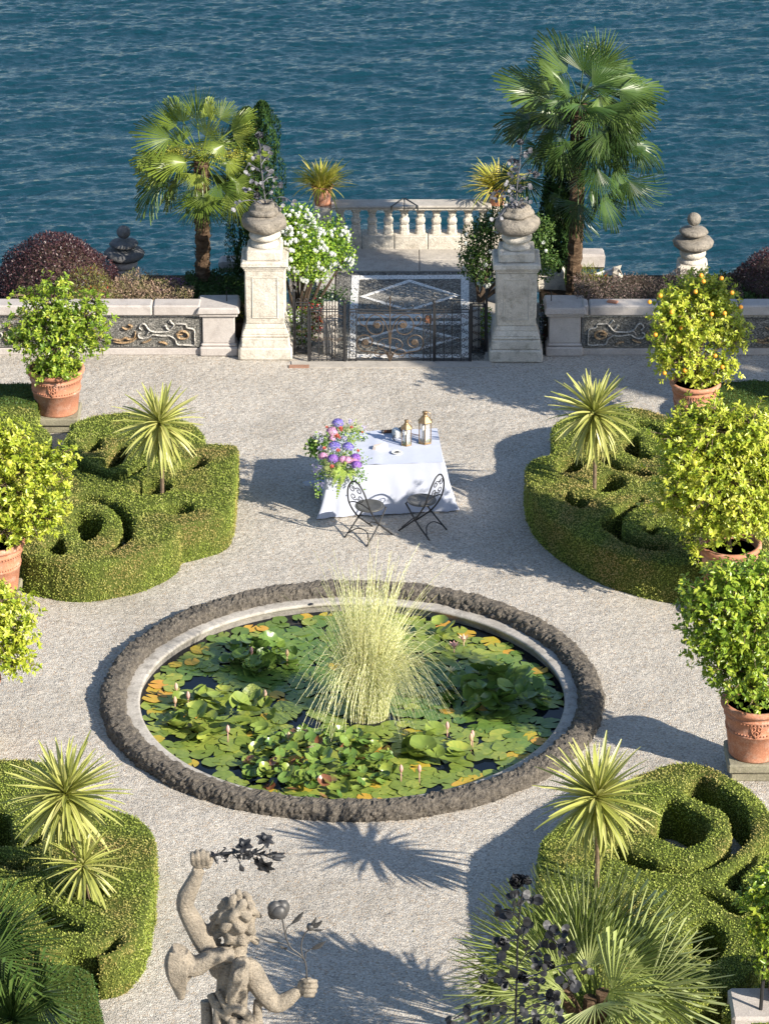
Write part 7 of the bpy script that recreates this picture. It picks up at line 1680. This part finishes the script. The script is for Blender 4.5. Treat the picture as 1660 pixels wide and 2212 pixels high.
# ---- black rose tree close to the camera, lower right
YB = 17.6
Z9 = lambda x, y: ((1700 + x / 2.767) * .5508, (3350 + y / 2.767) * .5508)
BS = V(*Z9(890, 2400), YB)
def P9(L): return [V(*Z9(q[0], q[1]), YB + (q[2] if len(q) > 2 else 0)) for q in L]
rose_tree(BS, 'tall black metal rose tree with round leaves in front of the dwarf palm', M['black_metal'],
    P9([(890, 2400), (888, 1900), (890, 1600), (903, 1250), (905, 980), (920, 850), (925, 680), (950, 500), (965, 380), (960, 300)]),
    [P9(q) for q in ([(915, 690), (880, 665), (858, 645), (880, 560), (870, 500)], [(925, 650), (860, 640), (800, 620), (750, 615, .03)], [(940, 560), (1000, 500, .02), (1060, 495, .02)], [(930, 1180), (1000, 1090), (1100, 1040), (1210, 960), (1280, 900), (1370, 860)], [(1100, 1040), (1180, 940), (1240, 850, .03)], [(1280, 900), (1330, 960), (1370, 1010, -.02)],
      [(905, 940), (820, 935, -.02), (760, 945, -.03)], [(990, 1080), (1010, 1000), (960, 920, -.02), (1000, 800)], [(1000, 1340, -.03), (1120, 1300), (1230, 1260), (1360, 1215), (1480, 1190), (1580, 1180), (1640, 1240)], [(1440, 1200), (1440, 1130), (1380, 1060), (1430, 1040)], [(1290, 1240), (1220, 1200), (1150, 1190)], [(1340, 1240), (1430, 1330), (1470, 1390)],
      [(900, 1500), (840, 1430), (790, 1390), (700, 1340, -.03), (600, 1340, -.05)], [(905, 1270), (820, 1230, -.03), (750, 1190, -.05), (720, 1150)], [(890, 1560), (960, 1500, -.03), (1040, 1440, -.05), (1130, 1420)], [(1000, 1470), (980, 1380), (960, 1310), (1060, 1330)], [(888, 1600), (1050, 1560), (1180, 1550), (1260, 1530)], [(885, 1720), (800, 1650, -.03), (640, 1640, -.05), (520, 1670)],
      [(700, 1640, -.04), (620, 1700, -.04), (530, 1780)], [(885, 1740), (760, 1740, -.03), (640, 1750, -.04)], [(885, 1760), (1000, 1680, -.03), (1130, 1620), (1290, 1650)], [(885, 1800), (1040, 1760), (1160, 1740), (1320, 1760)], [(520, 1670), (420, 1700), (340, 1720), (210, 1790)], [(850, 1480), (800, 1380, .02), (720, 1300), (710, 1330)], [(887, 1900), (980, 1860), (1060, 1830)])],
    [(V(*Z9(905, 300), YB - .03), .058, (-.3, -.6, .7)), (V(*Z9(990, 290), YB + .02), .050, (.4, .2, .8)), (V(*Z9(750, 950), YB - .05), .032, (-.6, -.7, .2)), (V(*Z9(1275, 1200), YB), .034, (-.4, -.8, .2)), (V(*Z9(560, 1340), YB - .05), .040, (-.7, -.3, -.2)), (V(*Z9(1265, 1545), YB), .048, (.3, -.6, .4)), (V(*Z9(960, 1340), YB), .042, (0, -.6, .6))],
    .050, .0085, 12)
u = thing('stone_urn', 'stone urn below the black metal rose tree, out of view', 'urn', (BS.x, YB, zb_ - .95))
B().lathe((BS.x, YB, zb_ - .95), [(0, 0), (.16, 0), (.14, .08), (.10, .12), (.20, .22), (.24, .34), (.18, .44), (.10, .5), (0, .5)], 28, .08).mk('bowl', M['grey_stone'], u, True)
# plinth at the lower right corner
p = G(1620, 2300); a, e = V(1580, 2190, p.y), V(1700, 2190, p.y)
o = thing('stone_plinth', 'grey stone plinth with iron prop cut by the lower right corner', 'plinth', (p.x, p.y, 0))
B().box(((a.x + e.x) / 2, p.y + .25, (a.z - .02) / 2), (e.x - a.x, .6, a.z - .02), bev=.03).mk('block', M['pink_granite'], o)
B().tube([V(1640, 2200, p.y + .1), V(1652, 2050, p.y + .2)], .02, 7).mk('iron_prop', M['iron'], o)

# ================================================================== tall trees outside the frame whose shade falls on the terrace
def shade_tree(x, y, h0, h1, r, n, seed, label, L=.16):
    q = np.random.default_rng(seed); t = thing('tall_tree', label, 'tree', (x, y, 0)); b = B(); b.tube([(x, y, 0), (x + .1, y, (h0 + h1) / 2)], [.28, .14], 10); cz = (h0 + h1) / 2; rz = (h1 - h0) / 2
    C = [np.array([x, y, cz]) + rdir(1)[0] * np.array([r, r, rz]) * .62 for i in range(26)]
    for c in C[::2]: b.tube([(x, y, h0 + .3), tuple(c)], [.08, .02], 5)
    b.mk('trunk', M['bark'], t)
    P = np.concatenate([c + rdir(n // 26) * (q.random((n // 26, 1)) ** .4) * np.array([r, r, rz]) * .36 for c in C]); k = len(P)
    v, f, rn = leafcloud(P, rdir(k), rdir(k), L * q.uniform(.7, 1.3, k), L * .55 * q.uniform(.7, 1.3, k)); mk('crown', v, f, M['dark_leaf'], t, rnd=rn)['kind'] = 'stuff'
shade_tree(12.95, 43.6, 6.4, 9.4, 1.3, 16000, 1, 'tall broadleaf tree outside the right edge that shades the right pillar')
shade_tree(16.6, 43.1, 5.0, 9.4, 2.2, 22000, 2, 'second tall tree outside the right edge that shades the right wall')

# ---- fallen leaves on the gravel
def litter():
    r = np.random.default_rng(77); P = []
    while len(P) < 150:
        x, y = r.uniform(0, 1660), r.uniform(790, 2200); g = G(x, y, .008)
        if (g.xy - PC.xy).length > PR + .03: P.append(tuple(g))
    P = np.array(P); k = len(P); v, f, rn = leafcloud(P, rdir(k) * np.array([1, 1, .1]), rdir(k) * .3 + np.array([0, 0, 1]), r.uniform(.02, .045, k), r.uniform(.012, .022, k), .2)
    tag(mk('fallen_leaves', v, f, M['heather_leaf'], None, rnd=rn), 'scattered small dry leaves on the gravel', 'leaves', kind='stuff')
litter()

# ---- which things repeat
GROUPS = {'citrus tree': 'potted citrus trees around the pond', 'plant pot': 'terracotta pots', 'cordyline': 'spiky cordylines in the hedges', 'chair': 'folding chairs at the table', 'lantern': 'brass lanterns on the table',
    'hedge': 'clipped box hedges of the parterre', 'pillar': 'gate pillars', 'urn': 'stone urns', 'palm tree': 'fan palms by the lake', 'dwarf palm': 'foreground fan palms', 'cypress tree': 'slim cypresses', 'rose bush': 'white rose bushes by the gate', 'finial': 'stacked stone finials by the lake',
    'metal sculpture': 'metal rose trees', 'water lily': 'water lily clumps in the pond', 'wall': 'low mosaic walls', 'post': 'low wall posts', 'plinth': 'stone plinths', 'bush': 'purple dome bushes', 'ornamental grass': 'potted grasses on the balustrade', 'metal flowers': 'metal flowers held by the statue', 'tree': 'tall trees outside the frame'}
for o in bpy.data.objects:
    if o.parent is None and 'category' in o and o['category'] in GROUPS: o['group'] = GROUPS[o['category']]
